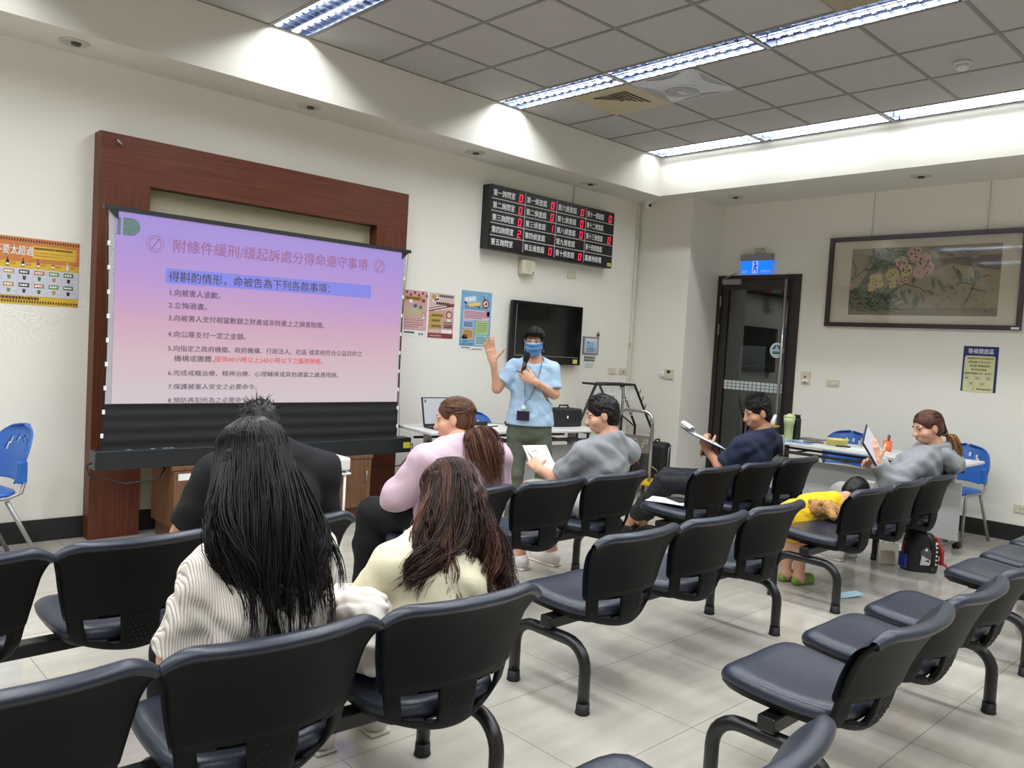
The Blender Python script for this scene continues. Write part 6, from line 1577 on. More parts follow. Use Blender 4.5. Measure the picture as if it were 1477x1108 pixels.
long_hair(o, b1, J['head'], R, M_HAIRB, [M_HAIRB, M_HAIRC, hairmat('deep_brown_hair', (36, 24, 19))], 1500, 64, tip_c, mid_c, r=.0024, wave=.030, wfreq=2.3, seed=8, pick=lambda g, u_: 1 if u_ > .66 else (2 if g.random() < .4 else 0))
cw = [ell((1.33, 1.97, .58), (.07, .13, .12)), ell((1.31, 2.08, .56), (.06, .10, .11)), seg((1.30, 1.93, .66), (1.29, 2.16, .60), .045, .05)]
tag(skin_obj('draped_jacket', [blob(cw, .006, .016, fold=.009, fscale=46)], fabric('off_white_cloth', (206, 199, 190)), (1.31, 2.0, .44)), 'off-white jacket bundled between the two long-haired women', 'jacket')

# ---- the man in black
b2 = (1.56, 3.03, 0.0)
J = dict(pelvis=(1.56, 3.02, .54), chest=(1.565, 3.05, .75), neck=(1.575, 3.09, .955), head=(1.575, 3.18, 1.03), fwd=(.12, .84, -.5), up=(.05, .48, .86), shL=(1.355, 3.07, .868), shR=(1.805, 3.07, .855),
         elL=(1.27, 3.16, .63), elR=(1.87, 3.15, .62), wrL=(1.45, 3.40, .60), wrR=(1.68, 3.40, .60))
seated_legs(J, 1.56, 3.03, .53, dx=.14)
o, R = person('person', 'broad man in a black T-shirt with bowed head', b2, J, M_SKIN2, w=1.25, arms=1.25, legs=1.2, hands=dict(L=dict(ydir=(.6, .7, 0), zdir=(0, 0, 1), thumb=1, curls=RELAX), R=dict(ydir=(-.6, .7, 0), zdir=(0, 0, 1), thumb=-1, curls=RELAX)))
P = torso(J, 1.25, .018)
for q in 'LR': P += [seg(J['sh'+q], J['el'+q], .088, .082), seg(J['neck'], J['sh'+q], .075, .085)]
cloth('t_shirt', P, fabric('black_cotton', (32, 32, 34)), b2, o, fold=.003, fscale=24, cuts=[sleeve_cut(J['shL'], J['elL'], .88, .16), sleeve_cut(J['shR'], J['elR'], .88, .16), ((1.575, 3.10, .995), (0, .45, .9), .13)])
P = []
for q in 'LR': P += leg(J['hip'+q], J['kn'+q], J['an'+q], 1.2, .012)
cloth('trousers', P+[flat((1.56, 3.03, .50), (1.56, 3.03, .56), (.20, .15), (.20, .14), (1, 0, 0))], fabric('dark_trousers', (40, 40, 44)), b2, o, fold=.003)
shoes(J, BLACK, b2, o)
def short_hair(o, base, c, R, m, n=420, ln=.035, seed=2, line=.035, top=1.0):
    skin_obj('hair_volume', [cap(c, R, 1.0, line, noise=.002)], m, base, o)
    g = np.random.default_rng(seed); cs = []
    for i in range(n):
        ph = g.uniform(-PI, PI); el = g.uniform(-.2, 1.5)
        if abs(ph) < 1.3 and el < .55: continue
        a = scalp(c, R, ph, el, 1, 1.02); d = nrm(a-V3(*c)); t_ = nrm(R @ V3(.2*g.normal(), .7+.5*g.normal(), .25+.3*g.normal()))
        l_ = ln*(.5+.8*g.random())*(1 if el > .3 else .5)
        cs.append(crom([a-d*.004, a+d*(l_*.16+.003)+t_*l_*.4, a+d*l_*.16+t_*l_], 7))
    strands('hair', cs, .0022, m, base, o)
short_hair(o, b2, J['head'], R, M_HAIRK, 700, .034, 4)
hb = HB(b2); Lh = lambda x, y, z: tuple(V3(*J['head'])+R @ V3(x, y, z))
for q in (-1, 1):
    hb.tube([Lh(q*.031+.022*math.cos(a), .104, -.002+.017*math.sin(a)) for a in [2*PI*k/16 for k in range(17)]], .0014, BLACK, seg=5)
    hb.tube([Lh(q*.054, .103, .004), Lh(q*.080, .07, .004), Lh(q*.082, -.005, .0)], .0014, BLACK, seg=5)
hb.build('glasses', o)

# ---- the woman in the pink top, ponytail
b3 = (2.66, 3.2, 0.0)
J = dict(pelvis=(2.67, 3.19, .54), chest=(2.68, 3.17, .74), neck=(2.695, 3.19, .93), head=(2.70, 3.255, 1.045), fwd=(-.62, .76, -.2), up=(0, .22, .97), shL=(2.47, 3.18, .84), shR=(2.92, 3.16, .84),
         elL=(2.385, 3.30, .655), elR=(3.0, 3.22, .62), wrL=(2.55, 3.52, .61), wrR=(2.80, 3.52, .60))
seated_legs(J, 2.66, 3.2, .53, sp=.06); J['knL'] = (2.46, 3.60, .50); J['anL'] = (2.44, 3.64, .085); J['toL'] = (2.42, 3.8, .032)
o, R = person('person', 'woman in a loose pink top with a brown ponytail', b3, J, M_SKIN, w=1.15, hands=dict(L=dict(ydir=(.6, .7, 0), zdir=(0, 0, 1), thumb=1, curls=RELAX), R=dict(ydir=(-.6, .7, 0), zdir=(0, 0, 1), thumb=-1, curls=RELAX)))
P = torso(J, 1.2, .025)
for q in 'LR': P += [seg(J['sh'+q], J['el'+q], .080, .074), seg(J['el'+q], J['wr'+q], .070, .05), seg(J['neck'], J['sh'+q], .062, .076)]
P += [flat((2.60, 3.24, .56), (2.50, 3.30, .46), (.09, .05), (.06, .03), (1, .3, 0))]
cloth('pink_top', P, fabric('pale_pink_fleece', (212, 184, 198)), b3, o, k=.018, fold=.004, fscale=22, cuts=[((2.70, 3.20, .968), (0, .3, .95), .14)])
P = []
for q in 'LR': P += leg(J['hip'+q], J['kn'+q], J['an'+q], 1.1, .02)
cloth('trousers', P+[flat((2.66, 3.2, .50), (2.66, 3.2, .56), (.19, .14), (.19, .13), (1, 0, 0))], fabric('black_trousers', (28, 28, 30)), b3, o, fold=.003)
shoes(J, pm((220, 214, 204)), b3, o)
def ponytail(o, base, c, R, m, mats, tie, end, n=600, wd=.035, seed=6, r=.0022, wave=.008, line=.045, pick=None, tailpick=None, tieM=None):
    g = np.random.default_rng(seed); cs = []; mi = []
    skin_obj('hair_volume', [cap(c, R, 1.0, line)], m, base, o)
    tie = V3(*tie); end = V3(*end); d = nrm(end-tie); sx = nrm(np.cross(d, V3(0, 0, 1)) if abs(d[2]) < .95 else V3(1, 0, 0)); sy = np.cross(d, sx)
    for i in range(n):
        if i < n*.6:
            ph = g.uniform(-PI, PI); el = g.uniform(-.2, 1.4)
            if abs(ph) < 1.1 and el < .7: el = g.uniform(.7, 1.0)
            a = scalp(c, R, ph, el, 1, 1.045+.03*g.random())
            dl = R.T @ (tie-V3(*c)); pt = math.atan2(dl[0], dl[1]+.012); pa = ph+((pt-ph+PI) % (2*PI)-PI)*.55
            b_ = scalp(c, R, pa, el*.55+.02, 1, 1.06+.03*g.random()); b2_ = scalp(c, R, ph+((pt-ph+PI) % (2*PI)-PI)*.85, el*.2-.02, 1, 1.05+.03*g.random())
            cs.append(crom([a, b_, b2_, tie+.009*g.normal(0, 1, 3)], 16)); mi.append(0 if pick is None else pick(g))
        else:
            a_, q_ = g.uniform(0, 6.28), math.sqrt(g.random())
            off = (sx*math.cos(a_)+sy*.7*math.sin(a_))*wd*q_
            out = -R[:, 1]*.035
            P = crom([tie, tie+off*.7+out+d*.03, (tie+end)/2+off+out*.6, end+off*.55+d*g.normal(0, .02)], 18)
            t = np.linspace(0, 1, 18); ph_ = g.random()*6.28 if i % 3 else round(g.random()*5)
            P = P+np.outer(wave*t*np.sin(2*PI*1.6*t+ph_), sx)
            cs.append(P); mi.append(0 if tailpick is None else tailpick(g))
    strands('hair', cs, r, m, base, o, mats=mats, mi=mi)
    hb = HB(base); hb.tube([tuple(tie+.013*(math.cos(a)*sx+math.sin(a)*sy)) for a in [2*PI*k/14 for k in range(15)]], .005, tieM or BLACK, seg=6); hb.build('hair_tie', o)
ponytail(o, b3, J['head'], R, M_HAIRC, [M_HAIRC, M_HAIRM, M_HAIRB], (2.715, 3.165, 1.005), (2.775, 3.02, .74), n=1500, wd=.15, pick=lambda g: int(g.integers(0, 3)), tailpick=lambda g: int(g.choice([0, 0, 1, 2])), wave=.012)

# ---- the man in the grey T-shirt with papers
b4 = (3.80, 3.2, 0.0)
J = dict(pelvis=(3.80, 3.235, .54), chest=(3.84, 3.18, .74), neck=(3.87, 3.15, .915), head=(3.83, 3.20, 1.055), fwd=(-.66, .70, -.28), up=(-.1, .2, .97), shL=(3.675, 3.19, .825), shR=(4.02, 3.13, .83),
         elL=(3.62, 3.36, .645), elR=(4.06, 3.36, .635), wrL=(3.605, 3.50, .69), wrR=(3.90, 3.50, .66))
seated_legs(J, 3.80, 3.18, .53); J['knL'] = (3.64, 3.60, .535); J['knR'] = (3.88, 3.62, .52); J['anL'] = (3.66, 3.68, .085); J['toL'] = (3.64, 3.84, .032)
o, R = person('person', 'man in a grey T-shirt writing on loose papers', b4, J, M_SKIN, hands=dict(L=dict(ydir=(.25, .75, .25), zdir=(-.5, -.1, .8), thumb=1, curls=[.30, .35, .4, .45]), R=dict(ydir=(-.7, .35, .1), zdir=(.2, .3, .9), thumb=-1, curls=[.7, .8, .85, .9])))
P = torso(J, 1.05, .018)
for q in 'LR': P += [seg(J['sh'+q], J['el'+q], .070, .064), seg(J['neck'], J['sh'+q], .056, .066)]
cloth('t_shirt', P, fabric('heather_grey_cotton', (146, 148, 152)), b4, o, fold=.0045, fscale=30, cuts=[sleeve_cut(J['shL'], J['elL'], .85, .13), sleeve_cut(J['shR'], J['elR'], .85, .13), ((3.87, 3.155, .948), (-.1, .25, .95), .12)])
P = []
for q in 'LR': P += [seg(J['hip'+q], V3(*J['hip'+q])*.12+V3(*J['kn'+q])*.88, .098, .082)]
cloth('shorts', P+[flat((3.80, 3.18, .50), (3.80, 3.18, .56), (.17, .12), (.165, .115), (1, 0, 0))], fabric('pale_shorts', (206, 202, 196)), b4, o, fold=.003)
shoes(J, pm((226, 222, 214)), b4, o)
short_hair(o, b4, J['head'], R, M_HAIRK, 600, .020, 9)
hb = HB(b4); nk = V3(*J['neck'])
hb.tube([tuple(nk+V3(.062*math.cos(a), .058*math.sin(a), .030+.012*math.sin(a+2.2))) for a in [2*PI*k/20 for k in range(21)]], .0018, pm((70, 50, 40)), seg=5); hb.build('necklace', o)
hb = HB(b4); hb.disc(0, 0, .014, 0, pm((190, 70, 60)), Matrix.Translation((3.97, 3.005, .775)) @ Matrix.Rotation(.5, 4, 'Z'), n=12); hb.build('shirt_mark', o)
pp = thing('handout', 'printed handout held by the grey shirt man', 'papers', (3.76, 3.53, .655), 0)
for k, (rz_, dx) in enumerate(((.15, 0), (-.25, -.05))):
    T_ = Matrix.Translation((dx, .015*k, .012*k)) @ Matrix.Rotation(rz_, 4, 'Z') @ Matrix.Rotation(.75, 4, 'X')
    b = MB().box((-.09, -.02, 0), (.09, .20, .0012), PAPER, M=T_)
    sh_ = b.build('sheet', pp)
    if k == 0:
        b = MB()
        T2 = T_ @ Matrix.Translation((0, 0, .0018)) @ Matrix.Rotation(-PI/2, 4, 'X')
        bars(b, -.06, .175, .05, 1, .02, .007, pm((90, 86, 100)), T2, 0); bars(b, -.06, .15, .06, 4, .022, .004, pm((140, 136, 150)), T2, 0, seed=4); b.build('print', sh_)
tag(MB().tube([(3.845, 3.47, .66), (3.80, 3.50, .685), (3.775, 3.515, .70)], .004, BLACK, seg=8).build('pen'), 'dark pen in the writing hand of the grey shirt man', 'pen')

# ---- the man in navy with a clipboard
b5 = (5.28, 3.06, 0.0)
J = dict(pelvis=(5.27, 3.115, .54), chest=(5.35, 3.045, .74), neck=(5.405, 2.975, .915), head=(5.355, 3.01, 1.065), fwd=(-.76, .58, -.3), up=(-.15, .15, .97), shL=(5.21, 3.02, .82), shR=(5.56, 2.97, .83),
         elL=(5.16, 3.16, .645), elR=(5.52, 3.16, .63), wrL=(5.21, 3.31, .745), wrR=(5.36, 3.32, .67))
seated_legs(J, 5.28, 3.06, .53); J['knL'] = (4.98, 3.50, .50); J['knR'] = (5.10, 3.56, .50); J['anL'] = (5.04, 3.88, .105); J['toL'] = (4.99, 4.02, .032); J['anR'] = (5.16, 3.84, .09); J['toR'] = (5.12, 4.0, .032)
o, R = person('person', 'man in a navy T-shirt reading a clipboard', b5, J, M_SKIN2, hands=dict(L=dict(ydir=(.05, .45, .75), zdir=(-.9, -.1, .1), thumb=1, curls=[.75, .85, .9, .95]), R=dict(ydir=(-.5, .5, .5), zdir=(.7, .2, .3), thumb=-1, curls=[.6]*4)))
P = torso(J, 1.05, .018)
for q in 'LR': P += [seg(J['sh'+q], J['el'+q], .072, .066), seg(J['neck'], J['sh'+q], .058, .068)]
cloth('t_shirt', P, fabric('navy_cotton', (44, 50, 72)), b5, o, fold=.004, fscale=28, cuts=[sleeve_cut(J['shL'], J['elL'], .85, .13), sleeve_cut(J['shR'], J['elR'], .85, .13), ((5.40, 2.98, .948), (-.1, .2, .95), .12)])
hb = HB(b5); hb.tube([(5.50, 2.872, .90), (5.475, 2.848, .83), (5.47, 2.845, .76)], .004, GREYP, seg=5); hb.build('zip', o)
P = []
for q in 'LR': P += [seg(J['hip'+q], J['kn'+q], .100, .080), seg(J['kn'+q], V3(*J['kn'+q])*.25+V3(*J['an'+q])*.75, .078, .060)]
cloth('trousers', P+[flat((5.28, 3.06, .50), (5.28, 3.06, .56), (.17, .12), (.165, .115), (1, 0, 0))], fabric('charcoal_trousers', (48, 49, 54)), b5, o, fold=.005, fscale=34)
shoes(J, BLACK, b5, o)
short_hair(o, b5, J['head'], R, M_HAIRK, 760, .040, 12)
hb = HB(b5); nk = V3(*J['neck']); hb.tube([tuple(nk+V3(.062*math.cos(a), .058*math.sin(a), .028+.012*math.sin(a+2.2))) for a in [2*PI*k/20 for k in range(21)]], .0015, pm((90, 70, 56)), seg=5); hb.build('necklace', o)
cb = thing('clipboard', 'clipboard with curled white sheets held by the navy shirt man', 'clipboard', (5.20, 3.36, .80), 0)
# board runs from the top edge (far left) to the chest
e0, e1 = V3(5.06, 3.42, .895), V3(5.40, 3.20, .735); ax_ = nrm(e1-e0); sd = nrm(np.cross(ax_, V3(-.35, .3, 1.0)))*.5; sd = nrm(V3(.55, .75, .12)); nn = nrm(np.cross(ax_, sd)); nn = nn if nn[2] > 0 else -nn
Mx = Matrix(((sd[0], ax_[0], nn[0], e0[0]-5.20), (sd[1], ax_[1], nn[1], e0[1]-3.36), (sd[2], ax_[2], nn[2], e0[2]-.80), (0, 0, 0, 1)))
MB().box((-.11, 0, -.003), (.11, .32, .002), pm((40, 62, 120)), M=Mx, bev=.001).build('board', cb)
MB().box((-.105, .01, .0025), (.105, .31, .0045), PAPER, M=Mx).build('sheet', cb)
MB().grid(lambda i, j: Mx @ Vector((-.105+.21*i, .015+.022*math.sin(4.9*j)-.01*j, .006+.024*(1-math.cos(4.9*j)))), 8, 16, PAPER).build('curled_sheet', cb).modifiers.new('thickness', 'SOLIDIFY').thickness = .001
MB().box((-.04, .0, .003), (.04, .022, .012), CHROME, M=Mx, bev=.002).build('clip', cb)

# ---- the woman in the grey hoodie with a tablet
b6 = (5.98, 2.13, 0.0)
J = dict(pelvis=(5.96, 2.215, .54), chest=(6.04, 2.12, .73), neck=(6.09, 2.02, .895), head=(6.015, 2.07, 1.045), fwd=(-.76, .58, -.3), up=(-.1, .12, .98), shL=(5.90, 2.07, .79), shR=(6.22, 1.99, .79),
         elL=(5.74, 2.17, .635), elR=(6.16, 2.19, .60), wrL=(5.66, 2.25, .80), wrR=(5.92, 2.34, .70))
seated_legs(J, 5.98, 2.14, .53)
o, R = person('person', 'woman in a grey hoodie with a two-tone ponytail', b6, J, M_SKIN, hands=dict(L=dict(ydir=(-.1, .35, .85), zdir=(-.85, -.3, .1), thumb=1, curls=[.55, .6, .65, .7]), R=dict(ydir=(-.5, .5, .45), zdir=(.7, .3, .3), thumb=-1, curls=[.6]*4)))
P = torso(J, 1.05, .028)
for q in 'LR': P += [seg(J['sh'+q], J['el'+q], .080, .076), seg(J['el'+q], V3(*J['el'+q])*.12+V3(*J['wr'+q])*.88, .074, .056), seg(J['neck'], J['sh'+q], .064, .076)]
M_HOOD = fabric('heather_grey_fleece', (150, 153, 157))
cloth('hoodie', P, M_HOOD, b6, o, k=.018, fold=.0055, fscale=26, cuts=[((6.09, 2.02, .935), (-.1, .15, .97), .12), sleeve_cut(J['elL'], J['wrL'], .92, .11), sleeve_cut(J['elR'], J['wrR'], .92, .11)])
P = [seg((6.16, 1.95, .87), (6.18, 1.92, .80), .055, .065), seg((6.04, 1.94, .86), (6.10, 1.92, .80), .05, .06), seg((6.17, 2.04, .87), (6.22, 1.97, .82), .042, .055)]
cloth('hood', P, M_HOOD, b6, o, k=.02, fold=.004, fscale=30)
P = []
for q in 'LR': P += leg(J['hip'+q], J['kn'+q], J['an'+q], 1, .018)
cloth('trousers', P+[flat((5.98, 2.14, .50), (5.98, 2.14, .56), (.17, .12), (.165, .115), (1, 0, 0))], fabric('grey_trousers', (170, 170, 170)), b6, o, fold=.003)
shoes(J, pm((230, 228, 224)), b6, o)
ponytail(o, b6, J['head'], R, M_HAIRC, [M_HAIRB, M_HAIRC, M_HAIRL, M_HAIRM], (6.115, 1.985, 1.0), (6.19, 1.90, .795), n=1000, wd=.065, seed=21, pick=lambda g: int(g.choice([0, 1])), tailpick=lambda g: int(g.choice([2, 2, 3, 1])), tieM=pm((190, 150, 130)), wave=.006)
tbm = thing('tablet', 'tablet with white screen held by the hoodie woman', 'tablet', (5.72, 2.29, .80), 0)
e0, e1 = V3(5.585, 2.32, .985), V3(5.80, 2.22, .70); ax_ = nrm(e1-e0)
to_face = V3(*J['head'])-(e0+e1)/2; side_ = V3(-.92, -.37, .1)
vp = nrm(side_-ax_*(side_@ax_)); u_ = np.cross(ax_, vp); u_ = u_ if u_@to_face > 0 else -u_
nn = nrm(u_+.42*vp); sd = np.cross(ax_, nn)
Mx = Matrix(((sd[0], ax_[0], nn[0], e0[0]-5.72), (sd[1], ax_[1], nn[1], e0[1]-2.29), (sd[2], ax_[2], nn[2], e0[2]-.80), (0, 0, 0, 1)))
MB().box((-.11, 0, -.010), (.11, .36, .0), pm((36, 40, 52)), M=Mx, bev=.003).build('case', tbm)
b = MB().box((-.10, .012, .0005), (.10, .345, .003), pm((222, 224, 234), .4), M=Mx).build('sheet', tbm)

# ---- the child in the yellow tank top, bent over the seats
b7 = (5.06, 2.44, 0.0)
J = dict(pelvis=(5.00, 2.455, .465), chest=(5.17, 2.41, .505), neck=(5.36, 2.36, .535), head=(5.53, 2.325, .575), fwd=(.62, -.25, -.75), up=(.72, -.3, .62), shL=(5.33, 2.43, .52), shR=(5.31, 2.29, .51), hs=.90,
         elL=(5.44, 2.49, .50), elR=(5.40, 2.22, .485), wrL=(5.55, 2.46, .475), wrR=(5.52, 2.20, .475),
         hipL=(4.99, 2.50, .44), hipR=(5.0, 2.41, .44), knL=(4.98, 2.51, .245), knR=(4.98, 2.42, .245), anL=(4.99, 2.52, .055), anR=(4.99, 2.425, .055), toL=(5.10, 2.50, .028), toR=(5.10, 2.40, .028))
P = [flat((4.97, 2.46, .45), (5.10, 2.425, .495), (.085, .080), (.080, .075), (.25, .97, 0)), flat((5.10, 2.425, .495), (5.30, 2.375, .525), (.080, .075), (.085, .062), (.25, .97, 0)), seg((5.30, 2.375, .525), (5.46, 2.34, .555), .05, .04)]
for q in 'LR':
    P += [seg(J['sh'+q], J['el'+q], .036, .030), seg(J['el'+q], J['wr'+q], .030, .022), seg(J['hip'+q], J['kn'+q], .062, .045), seg(J['kn'+q], J['an'+q], .046, .028), seg(J['an'+q], V3(J['an'+q][0], J['an'+q][1], .035), .028, .026), seg(V3(J['an'+q][0], J['an'+q][1], .032), J['to'+q], .026, .020)]
R = frame(J['fwd'], J['up'])
parts = [blob(P, .007, .012), blob(head_prims(J['head'], R, .88, neck=J['neck'], nr=.045), .006, .006)]
for q, th in (('L', 1), ('R', -1)): parts.append(blob(hand_prims(J['wr'+q], (.9, -.2, -.1), (0, 0, 1), th, [.3]*4, s=.62)+[seg(V3(*J['wr'+q])*.8+V3(*J['el'+q])*.2, J['wr'+q], .023, .02)], .0032, .0028))
o = skin_obj('person', parts, M_SKIN, b7); tag(o, 'small child in a yellow tank top bent over the bench seats', 'person')
eye_parts(o, J['head'], R, b7, .88)
M_YT = fabric('yellow_jersey', (244, 198, 36))
P = [flat((4.95, 2.465, .43), (5.10, 2.425, .495), (.108, .098), (.096, .090), (.25, .97, 0)), flat((5.10, 2.425, .495), (5.29, 2.375, .525), (.096, .090), (.082, .074), (.25, .97, 0)), seg((4.95, 2.47, .45), (4.96, 2.46, .36), .10, .09)]
cloth('tank_top', P, M_YT, b7, o, fold=.0025, fscale=40, h=.006, cuts=[((5.335, 2.365, .535), (.95, -.25, .12), .14), ((5.32, 2.29, .515), (.3, -.9, .1), .055), ((5.35, 2.43, .52), (.3, .95, .1), .055)])
hb = HB(b7)
for q, sg in (('R', -1), ('L', 1)):
    s_ = V3(*J['sh'+q]); hb.tube([tuple(s_+V3(-.012+.045*math.cos(a), sg*.003, .046*math.sin(a))) for a in [2*PI*k/16 for k in range(17)]], .005, pm((40, 36, 44)), seg=6)
hb.build('armhole_trim', o)
P = [seg((4.95, 2.47, .46), (4.98, 2.50, .34), .092, .070), seg((4.95, 2.45, .46), (4.985, 2.415, .34), .092, .070)]
cloth('shorts', P, M_YT, b7, o, fold=.003, fscale=40, h=.006)
skin_obj('hair', [cap(J['head'], R, .90, .04, noise=.0012)], M_HAIRK, b7, o)
M_CROC = mat('green_clog', (122, 150, 62), .5, vary=.08)
for q in 'LR':
    a = V3(*J['an'+q]); t = V3(*J['to'+q]); d = nrm(V3(t[0]-a[0], t[1]-a[1], 0))
    P = [seg(V3(a[0], a[1], .024)-d*.025, V3(a[0], a[1], .024)+d*.10, .030, .034), seg(V3(a[0], a[1], .04)+d*.03, V3(a[0], a[1], .034)+d*.10, .030, .030)]
    cl = cloth('clog', P, M_CROC, b7, o, k=.01, h=.005, cuts=[((a[0], a[1], .004), (0, 0, -1), .3)])
    hb = HB(b7); hb.tube([tuple(a+V3(-d[1]*.034*sg, d[0]*.034*sg, -.02)+d*(-.03 if k_ == 1 else .03)) if k_ != 1 else tuple(V3(a[0], a[1], .05)-d*.036) for sg, k_ in ((1, 0), (1, 1), (-1, 0))], .006, M_CROC, seg=6); hb.build('heel_strap', cl)
    hb = HB(b7); hb.sphere(tuple(V3(a[0], a[1], .066)+d*.07), (.012, .012, .006), pm((206, 206, 190)), seg=8); hb.build('charm', cl)
# teddy bear tucked under the child
tb0 = (5.12, 2.33, .44)
P = [ell((5.10, 2.325, .505), (.085, .060, .055)), ell((5.00, 2.345, .52), (.055, .05, .05)), ell((5.20, 2.315, .485), (.05, .045, .042)), seg((5.06, 2.30, .50), (5.04, 2.255, .475), .028, .024), seg((5.14, 2.29, .49), (5.16, 2.25, .47), .028, .024)]
td = skin_obj('teddy_bear', [blob(P, .005, .01, fold=.0022, fscale=150)], mat('tan_plush', (196, 146, 78), .9, bump=1.0, bscale=260, vary=.15, sheen=.3), tb0)
tag(td, 'fluffy tan teddy bear under the bent-over child', 'toy')
for q, p in ((0, (4.975, 2.305, .56)), (1, (4.97, 2.38, .56))):
    hb = HB(tb0); hb.sphere(p, (.018, .012, .018), mat('tan_plush', (0, 0, 0)), seg=10); hb.build('ear', td)
g = np.random.default_rng(31); cs = []
for i in range(500):
    e_ = P[g.integers(0, 3)]; d = nrm(g.normal(0, 1, 3)); a = e_[1]+e_[2]*d; cs.append(crom([a, a+d*.008+V3(0, 0, -.002), a+d*.012+g.normal(0, .005, 3)], 4))
strands('fur', cs, .0016, MATS['tan_plush'], tb0, td)

# ---- the presenter
bs_ = (4.35, 4.40, 0.0); RZ = Matrix.Rotation(math.radians(135), 4, 'Z')
def W(x, y, z): v = RZ @ Vector((x, y, 0)); return (bs_[0]+v.x, bs_[1]+v.y, z)
def D(x, y, z): v = RZ @ Vector((x, y, 0)); return (v.x, v.y, z)
J = dict(pelvis=W(-.04, 0, .86), chest=W(-.04, 0, 1.12), neck=W(-.042, -.005, 1.335), head=W(-.038, .025, 1.488), fwd=D(.10, .97, -.12), up=D(.03, .10, .99), shL=W(-.185, -.01, 1.275), shR=W(.105, -.01, 1.275),
         elL=W(-.212, .03, 1.095), elR=W(.225, .06, 1.115), wrL=W(-.052, .190, 1.190), wrR=W(.262, .13, 1.315),
         hipL=W(-.128, 0, .80), hipR=W(.048, 0, .80), knL=W(-.172, .02, .46), knR=W(.050, .02, .46), anL=W(-.16, 0, .085), anR=W(.06, 0, .085), toL=W(-.18, .16, .032), toR=W(.09, .16, .032), hs=.97)
hd = dict(R=dict(ydir=D(.28, .05, .95), zdir=D(.15, -.95, .0), thumb=1, curls=[.06, .10, .12, .10], spread=.12, topen=.95, tcurl=.25), L=dict(ydir=D(.84, .05, .42), zdir=D(-.12, .98, .0), thumb=-1, curls=[.85, .95, 1.0, 1.05], spread=.0, tcurl=.9, topen=.55))
def thumb_sign(h_, want):   # thumb on the wanted side
    y = nrm(h_['ydir']); z = nrm(h_['zdir']); x = np.cross(y, z); h_['thumb'] = 1 if x@V3(*want) > 0 else -1
thumb_sign(hd['R'], D(-1, 0, 0)); thumb_sign(hd['L'], D(0, 0, 1))
o, R = person('person', 'standing presenter in a pale blue T-shirt and mask holding a microphone', bs_, J, M_SKIN, w=.90, arms=.86, legs=.92, hands=hd, headk=.0045)
P = torso(J, .92, .022, hem=W(-.04, 0, .875))
for q in 'LR': P += [seg(J['sh'+q], J['el'+q], .060, .066), seg(J['neck'], J['sh'+q], .048, .060)]
P += [flat(W(-.04, 0, .865), W(-.04, 0, 1.0), (.178, .125), (.155, .115), D(1, 0, 0))]
cloth('t_shirt', P, fabric('pale_blue_cotton', (172, 200, 226)), bs_, o, k=.012, h=.006, fold=.0032, fscale=34, cuts=[(W(-.04, 0, .845), (0, 0, -1), .35), sleeve_cut(J['shL'], J['elL'], .80, .12), sleeve_cut(J['shR'], J['elR'], .72, .12), (W(-.042, .03, 1.335), D(0, .55, .85), .075)])
P = []
for q in 'LR': P += [seg(J['hip'+q], J['kn'+q], .084, .064), seg(J['kn'+q], J['an'+q], .064, .056)]
cloth('trousers', P+[flat(W(-.04, 0, .80), W(-.04, 0, .92), (.165, .115), (.150, .105), D(1, 0, 0))], fabric('olive_trousers', (92, 98, 84)), bs_, o, k=.008, h=.0065, fold=.003, fscale=30)
shoes(J, pm((60, 60, 62)), bs_, o, sole=pm((220, 220, 216)))
Lh = lambda x, y, z: tuple(V3(*J['head'])+R @ (V3(x, y, z)*.97))
# mask
M_MB = mat('blue_surgical_mask', (96, 152, 206), .8, vary=.04)
def mk(i, j):
    u = 2*i-1; a = u*1.28; v = j
    z = -.006-.090*v+.012*u*u*(1-v); yb = .092+.024*math.sin(PI*min(1, .35+v*.75))-.012*v
    rx = .083-.030*v*v; return Vector(Lh(rx*math.sin(a), (yb+.012)*math.cos(a)-.012*abs(u)*(1-v)+.0035*math.sin(5*PI*v), z-.012*(1-u*u)*v*v))
hb = HB(bs_); hb.grid(mk, 25, 31, M_MB); mo = hb.build('face_mask', o); mo.modifiers.new('thickness', 'SOLIDIFY').thickness = .002
for q in (-1, 1):
    hb = HB(bs_); hb.tube([Lh(q*.080, .028, -.022), Lh(q*.083, .0, .006), Lh(q*.080, -.026, -.012), Lh(q*.078, -.012, -.05), Lh(q*.076, .02, -.08)], .0015, WHITE, seg=5); hb.build('ear_loop', mo)
hb = HB(bs_); hb.grid(lambda i, j: Vector(Lh(.052*(2*i-1), .1155-.022*(2*i-1)**2, .001-.006*j)), 9, 3, WHITE); hb.build('nose_strip', mo)
hb = HB(bs_)
for q in (-1, 1):
    hb.tube([Lh(q*.032+.025*math.cos(a), .112-.10*(abs(q*.032+.025*math.cos(a))-.032)**2*8-.012*(abs(q*.032+.025*math.cos(a))/.057)**2, .004+.019*math.sin(a)) for a in [2*PI*k/20 for k in range(21)]], .0012, pm((150, 130, 120), .3), seg=5)
    hb.tube([Lh(q*.057, .098, .008), Lh(q*.079, .06, .008), Lh(q*.080, -.008, .004)], .0012, pm((110, 96, 90), .3), seg=5)
hb.tube([Lh(-.008, .114, .008), Lh(.008, .114, .008)], .0012, pm((150, 130, 120), .3), seg=5)
hb.build('glasses', o)
